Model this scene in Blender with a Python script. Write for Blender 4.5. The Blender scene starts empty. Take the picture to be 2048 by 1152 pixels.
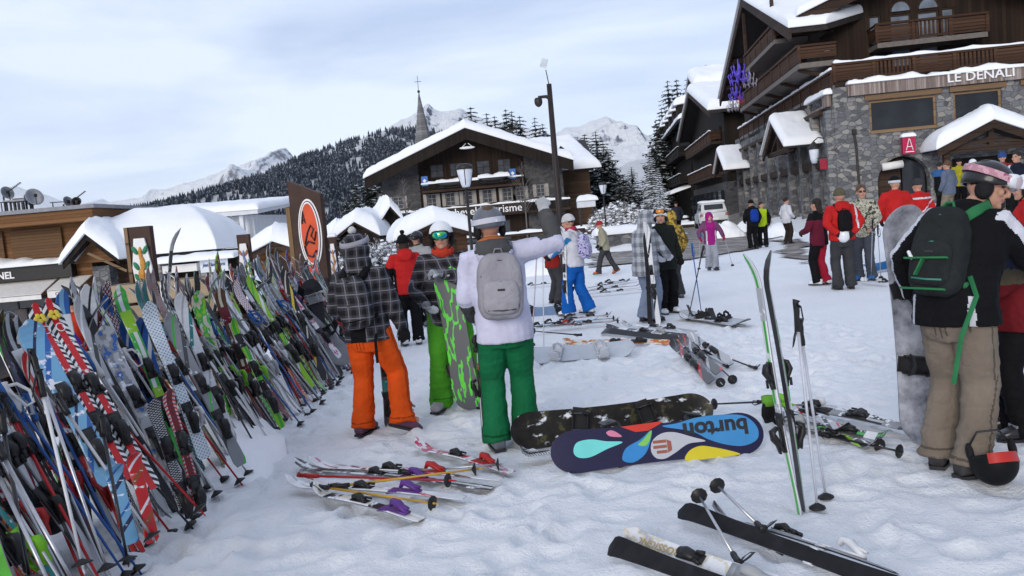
import bpy, bmesh, math, random
import numpy as np
from mathutils import Vector, Matrix
random.seed(7)
R = math.radians
sc = bpy.context.scene
col = sc.collection
# ---------------------------------------------------------------- camera
CAM = Vector((0, 0, 1.68))
FPX = 1650.0
PITCH, ROLL = R(4.54), R(5.0)
_f = Vector((0, math.cos(PITCH), -math.sin(PITCH)))
_r = Vector((1, 0, 0))
_u = _r.cross(_f)
_rr = _r * math.cos(ROLL) - _u * math.sin(ROLL)
_uu = _r * math.sin(ROLL) + _u * math.cos(ROLL)
cam_d = bpy.data.cameras.new('camera')
cam_d.lens = FPX / 2048 * 36
cam_d.clip_start = 0.05
cam_d.clip_end = 20000
cam = bpy.data.objects.new('camera', cam_d)
col.objects.link(cam)
m4 = Matrix((_rr, _uu, -_f)).transposed().to_4x4()
m4.translation = CAM
cam.matrix_world = m4
sc.camera = cam
# ---------------------------------------------------------------- light
SUN_EL, SUN_AZ = R(17), R(203)          # azimuth measured clockwise from +Y
w = bpy.data.worlds.new('World')
sc.world = w
w.use_nodes = True
nt = w.node_tree
nt.nodes.clear()
def N(nt, t, **k):
    n = nt.nodes.new(t)
    for a, b in k.items():
        setattr(n, a, b)
    return n
out = N(nt, 'ShaderNodeOutputWorld')
bg = N(nt, 'ShaderNodeBackground')
bg.inputs['Strength'].default_value = 0.1
sky = N(nt, 'ShaderNodeTexSky', sky_type='NISHITA', sun_disc=False)
sky.sun_elevation = SUN_EL
sky.sun_rotation = SUN_AZ
tc = N(nt, 'ShaderNodeTexCoord')
mp = N(nt, 'ShaderNodeMapping')
mp.inputs['Scale'].default_value = (1.0, 0.9, 4.2)
mp.inputs['Rotation'].default_value = (0, R(-9), R(15))
mp.inputs['Location'].default_value = (0.35, 0.1, 0.3)
nz = N(nt, 'ShaderNodeTexNoise')
nz.inputs['Scale'].default_value = 1.7
nz.inputs['Detail'].default_value = 6
nz.inputs['Roughness'].default_value = 0.52
nz.inputs['Distortion'].default_value = 0.36
rp = N(nt, 'ShaderNodeValToRGB')
rp.color_ramp.elements[0].position = 0.36
rp.color_ramp.elements[0].color = (3.3, 4.1, 5.8, 1)
rp.color_ramp.elements[1].position = 0.58
rp.color_ramp.elements[1].color = (6.0, 6.6, 7.9, 1)
L = nt.links.new
L(tc.outputs['Generated'], mp.inputs['Vector'])
L(mp.outputs['Vector'], nz.inputs['Vector'])
L(nz.outputs['Fac'], rp.inputs['Fac'])
mx = N(nt, 'ShaderNodeMixRGB')
mx.inputs['Fac'].default_value = 0.86
L(sky.outputs['Color'], mx.inputs['Color1'])
L(rp.outputs['Color'], mx.inputs['Color2'])
# sky gradient shaped for the light: full ahead and overhead, dimmed behind the camera
sx = N(nt, 'ShaderNodeSeparateXYZ')
L(tc.outputs['Generated'], sx.inputs['Vector'])
mr = N(nt, 'ShaderNodeMapRange')
mr.inputs['From Min'].default_value = -0.6
mr.inputs['From Max'].default_value = 0.8
mr.inputs['To Min'].default_value = 0.36
mr.inputs['To Max'].default_value = 1.0
up_ = N(nt, 'ShaderNodeMath', operation='MULTIPLY_ADD')
up_.inputs[1].default_value = 0.85
L(sx.outputs['Z'], up_.inputs[0]); L(sx.outputs['Y'], up_.inputs[2]); L(up_.outputs[0], mr.inputs['Value'])
ml = N(nt, 'ShaderNodeVectorMath', operation='SCALE')
L(mx.outputs['Color'], ml.inputs[0])
L(mr.outputs['Result'], ml.inputs['Scale'])
L(ml.outputs['Vector'], bg.inputs['Color'])
L(bg.outputs['Background'], out.inputs['Surface'])
sd = bpy.data.lights.new('sun', 'SUN')
sd.energy = 1.35
sd.angle = R(30)
sd.color = (1.0, 0.95, 0.88)
sun = bpy.data.objects.new('sun', sd)
col.objects.link(sun)
sdir = Vector((math.sin(SUN_AZ) * math.cos(SUN_EL), math.cos(SUN_AZ) * math.cos(SUN_EL), math.sin(SUN_EL)))
sun.rotation_euler = sdir.to_track_quat('Z', 'Y').to_euler()
sc.view_settings.view_transform = 'Standard'
sc.view_settings.look = 'None'
sc.view_settings.gamma = 1
sc.view_settings.exposure = 0.66
# ---------------------------------------------------------------- pixel helpers (used to survey the place)
def ray(px, py):
    x, y = (px - 1024) / FPX, (576 - py) / FPX
    return _rr * x + _uu * y + _f
def P(px, py, Y):
    d = ray(px, py)
    return CAM + d * (Y / d.y)
def sst(a, b, x):
    t = np.clip((x - a) / (b - a), 0, 1)
    return t * t * (3 - 2 * t)
HC = Vector((14.1, 35.0, 0))                      # street corner of the stone hotel
HA = math.atan2(-3.1, 26)
HE1 = Vector((math.cos(HA), math.sin(HA), 0))
HE2 = Vector((-math.sin(HA), math.cos(HA), 0))
def terrain(x, y):
    """broad shape of the square: falls to the shops on the left, rises to the hotel terrace"""
    x = np.asarray(x, float); y = np.asarray(y, float)
    z = -1.4 * sst(-5.0, -10.5, x) * sst(60, 40, y)
    u = (x - HC.x) * HE1.x + (y - HC.y) * HE1.y
    v = (x - HC.x) * HE2.x + (y - HC.y) * HE2.y
    z = z + 0.95 * sst(-17, -5, v) * sst(-3.0, 1.5, u) * sst(60, 30, v)
    return z
def tz(x, y):
    return float(terrain(x, y))
def G(px, py, dz=0.0):
    """where the photo's pixel meets the ground"""
    d = ray(px, py)
    z = 0.0
    for _ in range(12):
        t = (z - CAM.z) / d.z if d.z < -1e-4 else 100
        p = CAM + d * t
        z = tz(p.x, p.y)
    return Vector((p.x, p.y, z + dz))
def vn(Pn, seed=0):
    Pn = np.asarray(Pn, float)
    i = np.floor(Pn).astype(np.int64)
    f = Pn - i
    f = f * f * (3 - 2 * f)
    def h(a, b, c):
        n = (a * 73856093) ^ (b * 19349663) ^ (c * 83492791) ^ (seed * 26544357)
        n = n & 0x7fffffff
        n = ((n ^ (n >> 13)) * 1274126177) & 0x7fffffff
        n = n ^ (n >> 16)
        return (n & 0xffff) / 32767.5 - 1
    x, y, z = i[:, 0], i[:, 1], i[:, 2]
    fx, fy, fz = f[:, 0], f[:, 1], f[:, 2]
    def lp(a, b, t): return a + (b - a) * t
    return lp(lp(lp(h(x, y, z), h(x+1, y, z), fx), lp(h(x, y+1, z), h(x+1, y+1, z), fx), fy),
              lp(lp(h(x, y, z+1), h(x+1, y, z+1), fx), lp(h(x, y+1, z+1), h(x+1, y+1, z+1), fx), fy), fz)
def fbm(Pn, o=4, seed=0, ridged=False):
    Pn = np.asarray(Pn, float)
    s = 0; a = 1.0; t = 0
    for k in range(o):
        n = vn(Pn * 2 ** k + 17.3 * k, seed + k)
        if ridged: n = 1 - 2 * np.abs(n)
        s = s + n * a; t += a; a *= 0.5
    return s / t
# ---------------------------------------------------------------- materials
MATS = {}
def mat(name, c, rough=0.6, var=0.12, vs=6.0, bump=0.0, bs=40.0, bs2=0, metal=0.0, spec=0.25, coat=0.0, c2=None, sheen=0.0):
    """procedural surface: base colour wandering between two close tones, optional bump"""
    if name in MATS: return MATS[name]
    m = bpy.data.materials.new(name); m.use_nodes = True
    nt = m.node_tree; L = nt.links.new
    b = nt.nodes['Principled BSDF']
    b.inputs['Roughness'].default_value = rough
    b.inputs['Metallic'].default_value = metal
    b.inputs['Specular IOR Level'].default_value = spec
    b.inputs['Coat Weight'].default_value = coat
    if sheen: b.inputs['Sheen Weight'].default_value = sheen
    tc = N(nt, 'ShaderNodeTexCoord')
    n = N(nt, 'ShaderNodeTexNoise'); n.inputs['Scale'].default_value = vs; n.inputs['Detail'].default_value = 5
    L(tc.outputs['Object'], n.inputs['Vector'])
    r = N(nt, 'ShaderNodeValToRGB')
    r.color_ramp.elements[0].position = 0.32; r.color_ramp.elements[1].position = 0.68
    if c2 is None:
        c2 = tuple(min(1, x * (1 + var)) for x in c[:3]); c = tuple(x * (1 - var) for x in c[:3])
    r.color_ramp.elements[0].color = (*c[:3], 1); r.color_ramp.elements[1].color = (*c2[:3], 1)
    L(n.outputs['Fac'], r.inputs['Fac']); L(r.outputs['Color'], b.inputs['Base Color'])
    if bump:
        n2 = N(nt, 'ShaderNodeTexNoise'); n2.inputs['Scale'].default_value = bs; n2.inputs['Detail'].default_value = 4
        L(tc.outputs['Object'], n2.inputs['Vector']); n2.inputs['Distortion'].default_value = .8 if bs2 else 0
        bp = N(nt, 'ShaderNodeBump'); bp.inputs['Strength'].default_value = bump; bp.inputs['Distance'].default_value = 0.02
        L(n2.outputs['Fac'], bp.inputs['Height']); L(bp.outputs['Normal'], b.inputs['Normal'])
    MATS[name] = m
    return m
def nodes_of(name, rough=0.6):
    m = bpy.data.materials.new(name); m.use_nodes = True
    b = m.node_tree.nodes['Principled BSDF']; b.inputs['Roughness'].default_value = rough
    b.inputs['Specular IOR Level'].default_value = 0.2
    MATS[name] = m
    return m, m.node_tree, b
def coord(nt, scale=(1, 1, 1), rot=(0, 0, 0), src='Object'):
    tc = N(nt, 'ShaderNodeTexCoord'); mp = N(nt, 'ShaderNodeMapping')
    mp.inputs['Scale'].default_value = scale; mp.inputs['Rotation'].default_value = rot
    nt.links.new(tc.outputs[src], mp.inputs['Vector'])
    return mp.outputs['Vector']
def noise_fac(nt, vec, scale, detail=5, rough=0.5):
    n = N(nt, 'ShaderNodeTexNoise'); n.inputs['Scale'].default_value = scale
    n.inputs['Detail'].default_value = detail; n.inputs['Roughness'].default_value = rough
    nt.links.new(vec, n.inputs['Vector'])
    return n.outputs['Fac']
def ramp(nt, fac, *stops, interp='LINEAR'):
    r = N(nt, 'ShaderNodeValToRGB'); e = r.color_ramp.elements
    r.color_ramp.interpolation = interp
    while len(e) < len(stops): e.new(0.5)
    for k, (p, c) in enumerate(stops):
        e[k].position = p; e[k].color = (*c[:3], 1) if not isinstance(c, (int, float)) else (c, c, c, 1)
    nt.links.new(fac, r.inputs['Fac'])
    return r.outputs['Color']
def mixc(nt, fac, a, b, mode='MIX'):
    m = N(nt, 'ShaderNodeMixRGB', blend_type=mode)
    for s, k in ((fac, 'Fac'), (a, 'Color1'), (b, 'Color2')):
        if isinstance(s, (int, float)): m.inputs[k].default_value = s if k == 'Fac' else (s, s, s, 1)
        elif isinstance(s, tuple): m.inputs[k].default_value = (*s[:3], 1)
        else: nt.links.new(s, m.inputs[k])
    return m.outputs['Color']
def mth(nt, op, a, b=None, c=None):
    m = N(nt, 'ShaderNodeMath', operation=op)
    for k, s in enumerate((a, b, c)):
        if s is None: continue
        if isinstance(s, (int, float)): m.inputs[k].default_value = s
        else: nt.links.new(s, m.inputs[k])
    return m.outputs[0]
def bumpn(nt, b, fac, strength, dist=0.02):
    bp = N(nt, 'ShaderNodeBump'); bp.inputs['Strength'].default_value = strength; bp.inputs['Distance'].default_value = dist
    nt.links.new(fac, bp.inputs['Height']); nt.links.new(bp.outputs['Normal'], b.inputs['Normal'])
def snow_mat(name, fine=1.0, dirt=0.0):
    m, nt, b = nodes_of(name, 0.62)
    b.inputs['Specular IOR Level'].default_value = 0.25
    v = coord(nt)
    base = ramp(nt, noise_fac(nt, v, 0.9, 6), (0.3, (0.84, 0.865, 0.91)), (0.7, (0.90, 0.92, 0.955)))
    if dirt:
        d = ramp(nt, noise_fac(nt, coord(nt, (1, 1.6, 1)), 2.6, 9, 0.68), (0.60, 0.0), (0.76, 1.0))
        sp = ramp(nt, noise_fac(nt, v, 34, 3, 0.6), (0.66, 0.0), (0.76, 1.0))
        base = mixc(nt, mth(nt, 'MULTIPLY', d, 0.30 * dirt), base, (0.52, 0.50, 0.50))
        base = mixc(nt, mth(nt, 'MULTIPLY', sp, 0.35 * dirt), base, (0.40, 0.39, 0.40))
    nt.links.new(base, b.inputs['Base Color'])
    h = mth(nt, 'ADD', mth(nt, 'MULTIPLY', noise_fac(nt, v, 18, 8, 0.7), 1.3), mth(nt, 'MULTIPLY', noise_fac(nt, v, 55, 6, 0.7), 0.55))
    bumpn(nt, b, h, 0.75 * fine, 0.035)
    return m
SNOW = snow_mat('snow_cover', 0.5)
SNOWG = snow_mat('trodden_snow', 1.0, 1.0)
def wood(name, dark, light, axis='Z', plank=0.16, rough=0.75):
    """boards running along an axis, each plank its own tone, with grain and seams"""
    m, nt, b = nodes_of(name, rough)
    sx = N(nt, 'ShaderNodeSeparateXYZ')
    nt.links.new(coord(nt), sx.inputs['Vector'])
    if axis == 'Z':      # vertical boards: step across x+y
        a = mth(nt, 'ADD', sx.outputs['X'], sx.outputs['Y'])
        gs = (18, 18, 1.2)
    else:
        a = sx.outputs['Z']
        gs = (1.2, 1.2, 18)
    q = mth(nt, 'DIVIDE', a, plank)
    fl = mth(nt, 'FLOOR', q)
    wn = N(nt, 'ShaderNodeTexWhiteNoise', noise_dimensions='1D')
    nt.links.new(fl, wn.inputs['W'])
    fr = mth(nt, 'FRACT', q)
    seam = mth(nt, 'GREATER_THAN', mth(nt, 'ABSOLUTE', mth(nt, 'SUBTRACT', fr, 0.5)), 0.46)
    g = noise_fac(nt, coord(nt, gs), 1.6, 6, 0.6)
    f = mth(nt, 'ADD', mth(nt, 'MULTIPLY', wn.outputs['Value'], 0.5), mth(nt, 'MULTIPLY', g, 0.6))
    c = ramp(nt, f, (0.2, dark), (0.85, light))
    c = mixc(nt, mth(nt, 'MULTIPLY', seam, 0.75), c, tuple(x * 0.3 for x in dark))
    nt.links.new(c, b.inputs['Base Color'])
    bumpn(nt, b, mth(nt, 'SUBTRACT', mth(nt, 'MULTIPLY', g, 0.4), seam), 0.5, 0.015)
    return m
def stone(name, sc_=(2.1, 2.1, 3.3), tones=((0.07, 0.072, 0.08), (0.19, 0.20, 0.215), (0.36, 0.34, 0.31))):
    m, nt, b = nodes_of(name, 0.85)
    v = coord(nt, sc_)
    wv = N(nt, 'ShaderNodeTexNoise'); wv.inputs['Scale'].default_value = 1.4
    nt.links.new(v, wv.inputs['Vector'])
    ad = N(nt, 'ShaderNodeVectorMath', operation='MULTIPLY_ADD')
    nt.links.new(wv.outputs['Color'], ad.inputs[0]); ad.inputs[1].default_value = (0.35, 0.35, 0.35); nt.links.new(v, ad.inputs[2])
    vo = N(nt, 'ShaderNodeTexVoronoi', distance='CHEBYCHEV'); vo.inputs['Scale'].default_value = 1.6; vo.inputs['Randomness'].default_value = 0.85
    nt.links.new(ad.outputs['Vector'], vo.inputs['Vector'])
    ve = N(nt, 'ShaderNodeTexVoronoi', feature='DISTANCE_TO_EDGE'); ve.inputs['Scale'].default_value = 1.6; ve.inputs['Randomness'].default_value = 0.85
    nt.links.new(ad.outputs['Vector'], ve.inputs['Vector'])
    sp = N(nt, 'ShaderNodeSeparateColor'); nt.links.new(vo.outputs['Color'], sp.inputs['Color'])
    c = ramp(nt, sp.outputs['Red'], (0.0, tones[0]), (0.6, tones[1]), (1.0, tones[2]))
    c = mixc(nt, mth(nt, 'MULTIPLY', noise_fac(nt, v, 9, 5), 0.5), c, (0.13, 0.13, 0.14))
    j = ramp(nt, ve.outputs['Distance'], (0.0, 1.0), (0.07, 0.0))
    c = mixc(nt, j, c, (0.13, 0.13, 0.135))
    nt.links.new(c, b.inputs['Base Color'])
    bumpn(nt, b, mth(nt, 'SUBTRACT', noise_fac(nt, v, 6, 5), j), 0.7, 0.05)
    return m
def glass(name, c=(0.02, 0.024, 0.03)):
    m = mat(name, c, 0.08, 0.3, 1.2, spec=0.6)
    return m
# ---------------------------------------------------------------- mesh builder
class MB:
    def __init__(s):
        s.v = []; s.f = []; s.m = []
    def add(s, vs, fs, m=0):
        o = len(s.v)
        s.v.extend([tuple(x) for x in vs])
        s.f.extend([[i + o for i in f] for f in fs]); s.m.extend([m] * len(fs))
        return s
    def box(s, c, d, m=0, rot=None):
        x, y, z = d[0] / 2, d[1] / 2, d[2] / 2
        vs = [Vector((a * x, b * y, e * z)) for a in (-1, 1) for b in (-1, 1) for e in (-1, 1)]
        if rot is not None: vs = [rot @ v for v in vs]
        vs = [v + Vector(c) for v in vs]
        return s.add(vs, [(0, 1, 3, 2), (4, 6, 7, 5), (0, 4, 5, 1), (2, 3, 7, 6), (0, 2, 6, 4), (1, 5, 7, 3)], m)
    def bar(s, a, b, w, h, m=0, up=(0, 0, 1)):
        a, b = Vector(a), Vector(b); d = (b - a); l = d.length; d.normalize()
        u = Vector(up)
        sd = d.cross(u)
        if sd.length < 1e-4: sd = d.cross(Vector((1, 0, 0)))
        sd.normalize(); u = sd.cross(d)
        return s.box((a + b) / 2, (l, w, h), m, Matrix((d, sd, u)).transposed())
    def loft(s, rings, m=0, cap=True):
        n = len(rings[0]); o = len(s.v)
        fs = []
        for k in range(len(rings) - 1):
            for i in range(n):
                j = (i + 1) % n
                fs.append((k * n + i, k * n + j, (k + 1) * n + j, (k + 1) * n + i))
        if cap:
            fs.append(tuple(range(n - 1, -1, -1)))
            e = (len(rings) - 1) * n
            fs.append(tuple(range(e, e + n)))
        return s.add([p for r in rings for p in r], fs, m)
    def tube(s, pts, rad, n=8, m=0, up=None, cap=True):
        """tube along points; rad a number, list, or list of (rx, ry)"""
        pts = [Vector(p) for p in pts]
        if isinstance(rad, (int, float)): rad = [rad] * len(pts)
        rings = []
        prev = None
        for k, p in enumerate(pts):
            t = (pts[min(k + 1, len(pts) - 1)] - pts[max(k - 1, 0)])
            if t.length < 1e-9: t = Vector((0, 0, 1))
            t.normalize()
            if prev is None:
                ref = Vector(up) if up is not None else (Vector((1, 0, 0)) if abs(t.x) < 0.9 else Vector((0, 1, 0)))
            else: ref = prev
            a = (ref - t * ref.dot(t))
            if a.length < 1e-6: a = t.orthogonal()
            a.normalize(); b = t.cross(a); prev = a
            r = rad[k]; rx, ry = r if isinstance(r, (tuple, list)) else (r, r)
            rings.append([p + a * (rx * math.cos(2 * math.pi * i / n)) + b * (ry * math.sin(2 * math.pi * i / n)) for i in range(n)])
        return s.loft(rings, m, cap)
    def ell(s, c, r, m=0, nu=16, nv=10, rot=None):
        c = Vector(c)
        rings = []
        for k in range(1, nv):
            ph = math.pi * k / nv
            rg = []
            for i in range(nu):
                th = 2 * math.pi * i / nu
                v = Vector((r[0] * math.sin(ph) * math.cos(th), r[1] * math.sin(ph) * math.sin(th), -r[2] * math.cos(ph)))
                if rot is not None: v = rot @ v
                rg.append(c + v)
            rings.append(rg)
        o = len(s.v)
        s.loft(rings, m, False)
        bt, tp = Vector((0, 0, -r[2])), Vector((0, 0, r[2]))
        if rot is not None: bt, tp = rot @ bt, rot @ tp
        s.v.append(tuple(c + bt)); s.v.append(tuple(c + tp))
        e = o + (nv - 2) * nu; kb = len(s.v) - 2
        for i in range(nu):
            j = (i + 1) % nu
            s.f.append([o + j, o + i, kb]); s.m.append(m)
            s.f.append([e + i, e + j, kb + 1]); s.m.append(m)
        return s
    def prism(s, poly, d0, d1, fn, m=0, mside=None):
        """polygon (2D) extruded between depths d0, d1; fn(a, b, d) -> 3D point"""
        n = len(poly)
        vs = [fn(a, b, d0) for a, b in poly] + [fn(a, b, d1) for a, b in poly]
        s.add(vs, [tuple(range(n)), tuple(range(2 * n - 1, n - 1, -1))], m)
        o = len(s.v) - 2 * n
        for i in range(n):
            j = (i + 1) % n
            s.f.append([o + i, o + n + i, o + n + j, o + j]); s.m.append(m if mside is None else mside)
        return s
    def lathe(s, prof, c=(0, 0, 0), n=16, m=0):
        c = Vector(c)
        rings = [[c + Vector((r * math.cos(2 * math.pi * i / n), r * math.sin(2 * math.pi * i / n), z)) for i in range(n)] for r, z in prof]
        return s.loft(rings, m, True)
    def mesh(s, name, mats, smooth=False):
        me = bpy.data.meshes.new(name)
        me.from_pydata(s.v, [], s.f)
        for x in mats: me.materials.append(x)
        if len(mats) > 1: me.polygons.foreach_set('material_index', s.m)
        if smooth: me.polygons.foreach_set('use_smooth', [True] * len(me.polygons))
        bm = bmesh.new(); bm.from_mesh(me); bmesh.ops.recalc_face_normals(bm, faces=bm.faces); bm.to_mesh(me); bm.free()
        me.update()
        return me
    def build(s, name, mats, parent=None, smooth=False, bevel=0.0):
        if not isinstance(mats, (list, tuple)): mats = [mats]
        me = s.mesh(name, mats, smooth)
        if bevel:
            bm = bmesh.new(); bm.from_mesh(me)
            es = [e for e in bm.edges if len(e.link_faces) == 2 and e.calc_face_angle(0) > 0.6]
            bmesh.ops.bevel(bm, geom=es, offset=bevel, segments=2, affect='EDGES', profile=0.6)
            bm.to_mesh(me); bm.free()
        return link(name, me, parent)
def link(name, me, parent=None):
    o = bpy.data.objects.new(name, me); col.objects.link(o)
    if parent is not None: o.parent = parent
    return o
def tag(o, label=None, cat=None, group=None, kind=None):
    if label: o['label'] = label
    if cat: o['category'] = cat
    if group: o['group'] = group
    if kind: o['kind'] = kind
    return o
def thing(name, label, cat, loc=(0, 0, 0), rz=0.0, group=None, rot=None):
    o = bpy.data.objects.new(name, None); col.objects.link(o)
    o.empty_display_size = 0.2
    o.location = loc
    if rot is not None: o.rotation_euler = rot.to_euler()
    else: o.rotation_euler = (0, 0, rz)
    return tag(o, label, cat, group)
def copy_tree(o, parent=None):
    c = o.copy(); col.objects.link(c); c.parent = parent
    for ch in list(o.children): copy_tree(ch, c)
    return c
def np_mesh(name, V, F, mats, smooth=True, mi=None):
    me = bpy.data.meshes.new(name)
    V = np.asarray(V, np.float32); F = np.asarray(F, np.int32)
    me.vertices.add(len(V)); me.vertices.foreach_set('co', V.ravel())
    k = F.shape[1]
    me.loops.add(F.size); me.loops.foreach_set('vertex_index', F.ravel())
    me.polygons.add(len(F)); me.polygons.foreach_set('loop_start', np.arange(0, F.size, k, dtype=np.int32))
    me.polygons.foreach_set('loop_total', np.full(len(F), k, np.int32))
    me.update(calc_edges=True)
    for x in mats: me.materials.append(x)
    if mi is not None: me.polygons.foreach_set('material_index', np.asarray(mi, np.int32))
    me.polygons.foreach_set('use_smooth', np.full(len(F), smooth))
    me.update()
    return me
def gridF(nr, nc):
    i = np.arange(nr - 1)[:, None] * nc + np.arange(nc - 1)[None, :]
    i = i.ravel()
    return np.stack([i, i + 1, i + nc + 1, i + nc], 1)
def remesh(mb, voxel, it=4, name='m', mats=(), fold=None, paint=None):
    """fuse overlapping solids into one smooth skin; fold(co, no) -> displacement, paint(centers) -> slots"""
    me0 = mb.mesh('tmp', [])
    o = bpy.data.objects.new('tmp', me0); col.objects.link(o)
    md = o.modifiers.new('r', 'REMESH'); md.mode = 'VOXEL'; md.voxel_size = voxel; md.use_smooth_shade = True
    if it:
        ms = o.modifiers.new('s', 'SMOOTH'); ms.factor = 0.5; ms.iterations = it
    dg = bpy.context.evaluated_depsgraph_get()
    me = bpy.data.meshes.new_from_object(o.evaluated_get(dg))
    bpy.data.objects.remove(o); bpy.data.meshes.remove(me0)
    me.name = name
    n = len(me.vertices)
    if fold is not None and n:
        co = np.empty(n * 3); me.vertices.foreach_get('co', co); co = co.reshape(-1, 3)
        no = np.empty(n * 3); me.vertices.foreach_get('normal', no); no = no.reshape(-1, 3)
        co = co + no * fold(co, no)[:, None]
        me.vertices.foreach_set('co', co.ravel()); me.update()
    me.materials.clear()
    for x in mats: me.materials.append(x)
    me.polygons.foreach_set('use_smooth', [True] * len(me.polygons))
    if paint is not None and n:
        c = np.empty(len(me.polygons) * 3); me.polygons.foreach_get('center', c); c = c.reshape(-1, 3)
        me.polygons.foreach_set('material_index', np.asarray(paint(c), np.int32))
    else:
        me.polygons.foreach_set('material_index', [0] * len(me.polygons))
    me.update()
    return me
def text_mesh(s, size=1.0, ext=0.02, m=None, bold=0.0, shear=0.0, space=1.0):
    cu = bpy.data.curves.new('t', 'FONT'); cu.body = s; cu.size = size; cu.extrude = ext
    cu.align_x = 'CENTER'; cu.align_y = 'CENTER'; cu.offset = bold; cu.shear = shear; cu.space_character = space
    cu.resolution_u = 3
    o = bpy.data.objects.new('t', cu); col.objects.link(o)
    dg = bpy.context.evaluated_depsgraph_get()
    me = bpy.data.meshes.new_from_object(o.evaluated_get(dg))
    bpy.data.objects.remove(o); bpy.data.curves.remove(cu)
    me.name = 'lettering'
    me.materials.clear()
    if m: me.materials.append(m)
    return me
def lettering(s, size, parent, loc, rot, m, ext=0.015, bold=0.0, name='lettering', shear=0.0, sx=1.0):
    o = link(name, text_mesh(s, size, ext, m, bold, shear), parent)
    o.location = loc; o.rotation_euler = rot; o.scale = (sx, 1, 1)
    return o
def frame(p, x, z):
    """matrix with x axis and z axis given"""
    x = Vector(x).normalized(); z = Vector(z); z = (z - x * z.dot(x)).normalized(); y = z.cross(x)
    m = Matrix((x, y, z)).transposed().to_4x4(); m.translation = p
    return m
# ================================================================ ground
def axis(fine0, fine1, step, lo, hi, g=1.13):
    a = list(np.arange(fine0, fine1, step))
    s = step; x = a[-1]
    up = []
    while x < hi: s *= g; x += s; up.append(x)
    s = step; x = a[0]; dn = []
    while x > lo: s *= g; x -= s; dn.append(x)
    return np.array(dn[::-1] + a + up)
def ground_noise(X, Y):
    p = np.stack([X.ravel(), Y.ravel(), 0 * X.ravel()], 1)
    n = 0.014 * fbm(p * 0.9, 3, 3) + 0.005 * fbm(p * 3.6, 3, 9, True) * (0.6 + 0.4 * fbm(p * 0.35, 2, 5)) + 0.012 * fbm(p * 11, 3, 21)
    return n.reshape(X.shape)
def build_ground():
    xs = axis(-4.2, 4.4, 0.036, -900, 900, 1.11)
    ys = axis(2.6, 9.5, 0.036, -60, 1500, 1.09)
    X, Y = np.meshgrid(xs, ys)
    Z = terrain(X, Y) + ground_noise(X, Y) - 0.012
    # snow thrown up along the foot of the ski rack
    p = np.stack([X.ravel(), Y.ravel(), 0 * X.ravel()], 1)
    lump = (0.10 * (0.5 + 0.7 * fbm(p * 2.2, 4, 31))).reshape(X.shape)
    Z = Z + np.clip(lump, 0, 1) * np.exp(-((X + 2.42) / 0.35) ** 2) * sst(2.5, 3.5, Y) * sst(13, 11, Y)
    # tramped heaps and footprints
    rnd = np.random.RandomState(4)
    for _ in range(1100):
        cx, cy = rnd.uniform(-2.2, 4.3), 2.7 + 8.5 * rnd.rand() ** .8
        a = rnd.uniform(0, 6.28); l, ww, d = rnd.uniform(.10, .16), rnd.uniform(.045, .07), rnd.uniform(.012, .036)
        i0, i1 = np.searchsorted(xs, (cx - .5, cx + .5)); j0, j1 = np.searchsorted(ys, (cy - .5, cy + .5))
        dx, dy = X[j0:j1, i0:i1] - cx, Y[j0:j1, i0:i1] - cy
        u = (dx * math.cos(a) + dy * math.sin(a)) / l; v = (-dx * math.sin(a) + dy * math.cos(a)) / ww
        q = u * u + v * v
        Z[j0:j1, i0:i1] += -d * np.exp(-q ** 1.5) + d * 0.5 * np.exp(-(np.sqrt(q) - 1.6) ** 2 * 4)
    # bank of cleared snow before the hotel
    me = np_mesh('snow_ground', np.stack([X, Y, Z], -1).reshape(-1, 3), gridF(*X.shape), [SNOWG])
    tag(link('snow_ground', me), kind='structure')
build_ground()
def build_road():
    m, nt, b = nodes_of('slushy_road', 0.55)
    v = coord(nt)
    c = ramp(nt, noise_fac(nt, coord(nt, (0.9, 0.6, 1)), 1.3, 10, 0.68), (0.34, (0.11, 0.095, 0.085)), (0.5, (0.21, 0.185, 0.17)), (0.62, (0.34, 0.32, 0.31)), (0.72, (0.68, 0.70, 0.74)))
    nt.links.new(c, b.inputs['Base Color'])
    bumpn(nt, b, noise_fac(nt, v, 4, 7, 0.7), 0.6, 0.05)
    px = [(1180, 536), (1235, 533), (1300, 528), (1360, 524), (1420, 516), (1480, 500), (1530, 486), (1580, 478), (1612, 470),
          (1640, 458), (1600, 448), (1560, 444), (1500, 432), (1450, 425), (1420, 420), (1350, 422), (1310, 440), (1290, 470), (1240, 495), (1180, 515)]
    poly = [G(*q) for q in px]
    q = np.array([(p.x, p.y) for p in poly])
    def inside(x, y):
        r = np.zeros(x.shape, bool); n = len(q)
        for i in range(n):
            (x1, y1), (x2, y2) = q[i], q[(i + 1) % n]
            k = ((y1 > y) != (y2 > y))
            r ^= k & (x < (x2 - x1) * (y - y1) / (y2 - y1 + 1e-12) + x1)
        return r
    gx = np.arange(q[:, 0].min() - 1, q[:, 0].max() + 1, 0.25); gy = np.arange(q[:, 1].min() - 1, q[:, 1].max() + 1, 0.3)
    X, Y = np.meshgrid(gx, gy)
    Z = terrain(X, Y) + 0.035 + 0 * X
    cx, cy = X[:-1, :-1] + .12, Y[:-1, :-1] + .15
    pn = np.stack([cx.ravel(), cy.ravel(), 0 * cx.ravel()], 1)
    k = inside(cx + (1.1 * fbm(pn * 0.5, 4, 3)).reshape(cx.shape), cy + (1.5 * fbm(pn * 0.45, 4, 8)).reshape(cx.shape))
    F = gridF(*X.shape)[k.ravel()]
    us, inv = np.unique(F, return_inverse=True)
    me = np_mesh('road', np.stack([X, Y, Z], -1).reshape(-1, 3)[us], inv.reshape(F.shape), [m])
    tag(link('road', me), kind='structure')
build_road()
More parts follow.
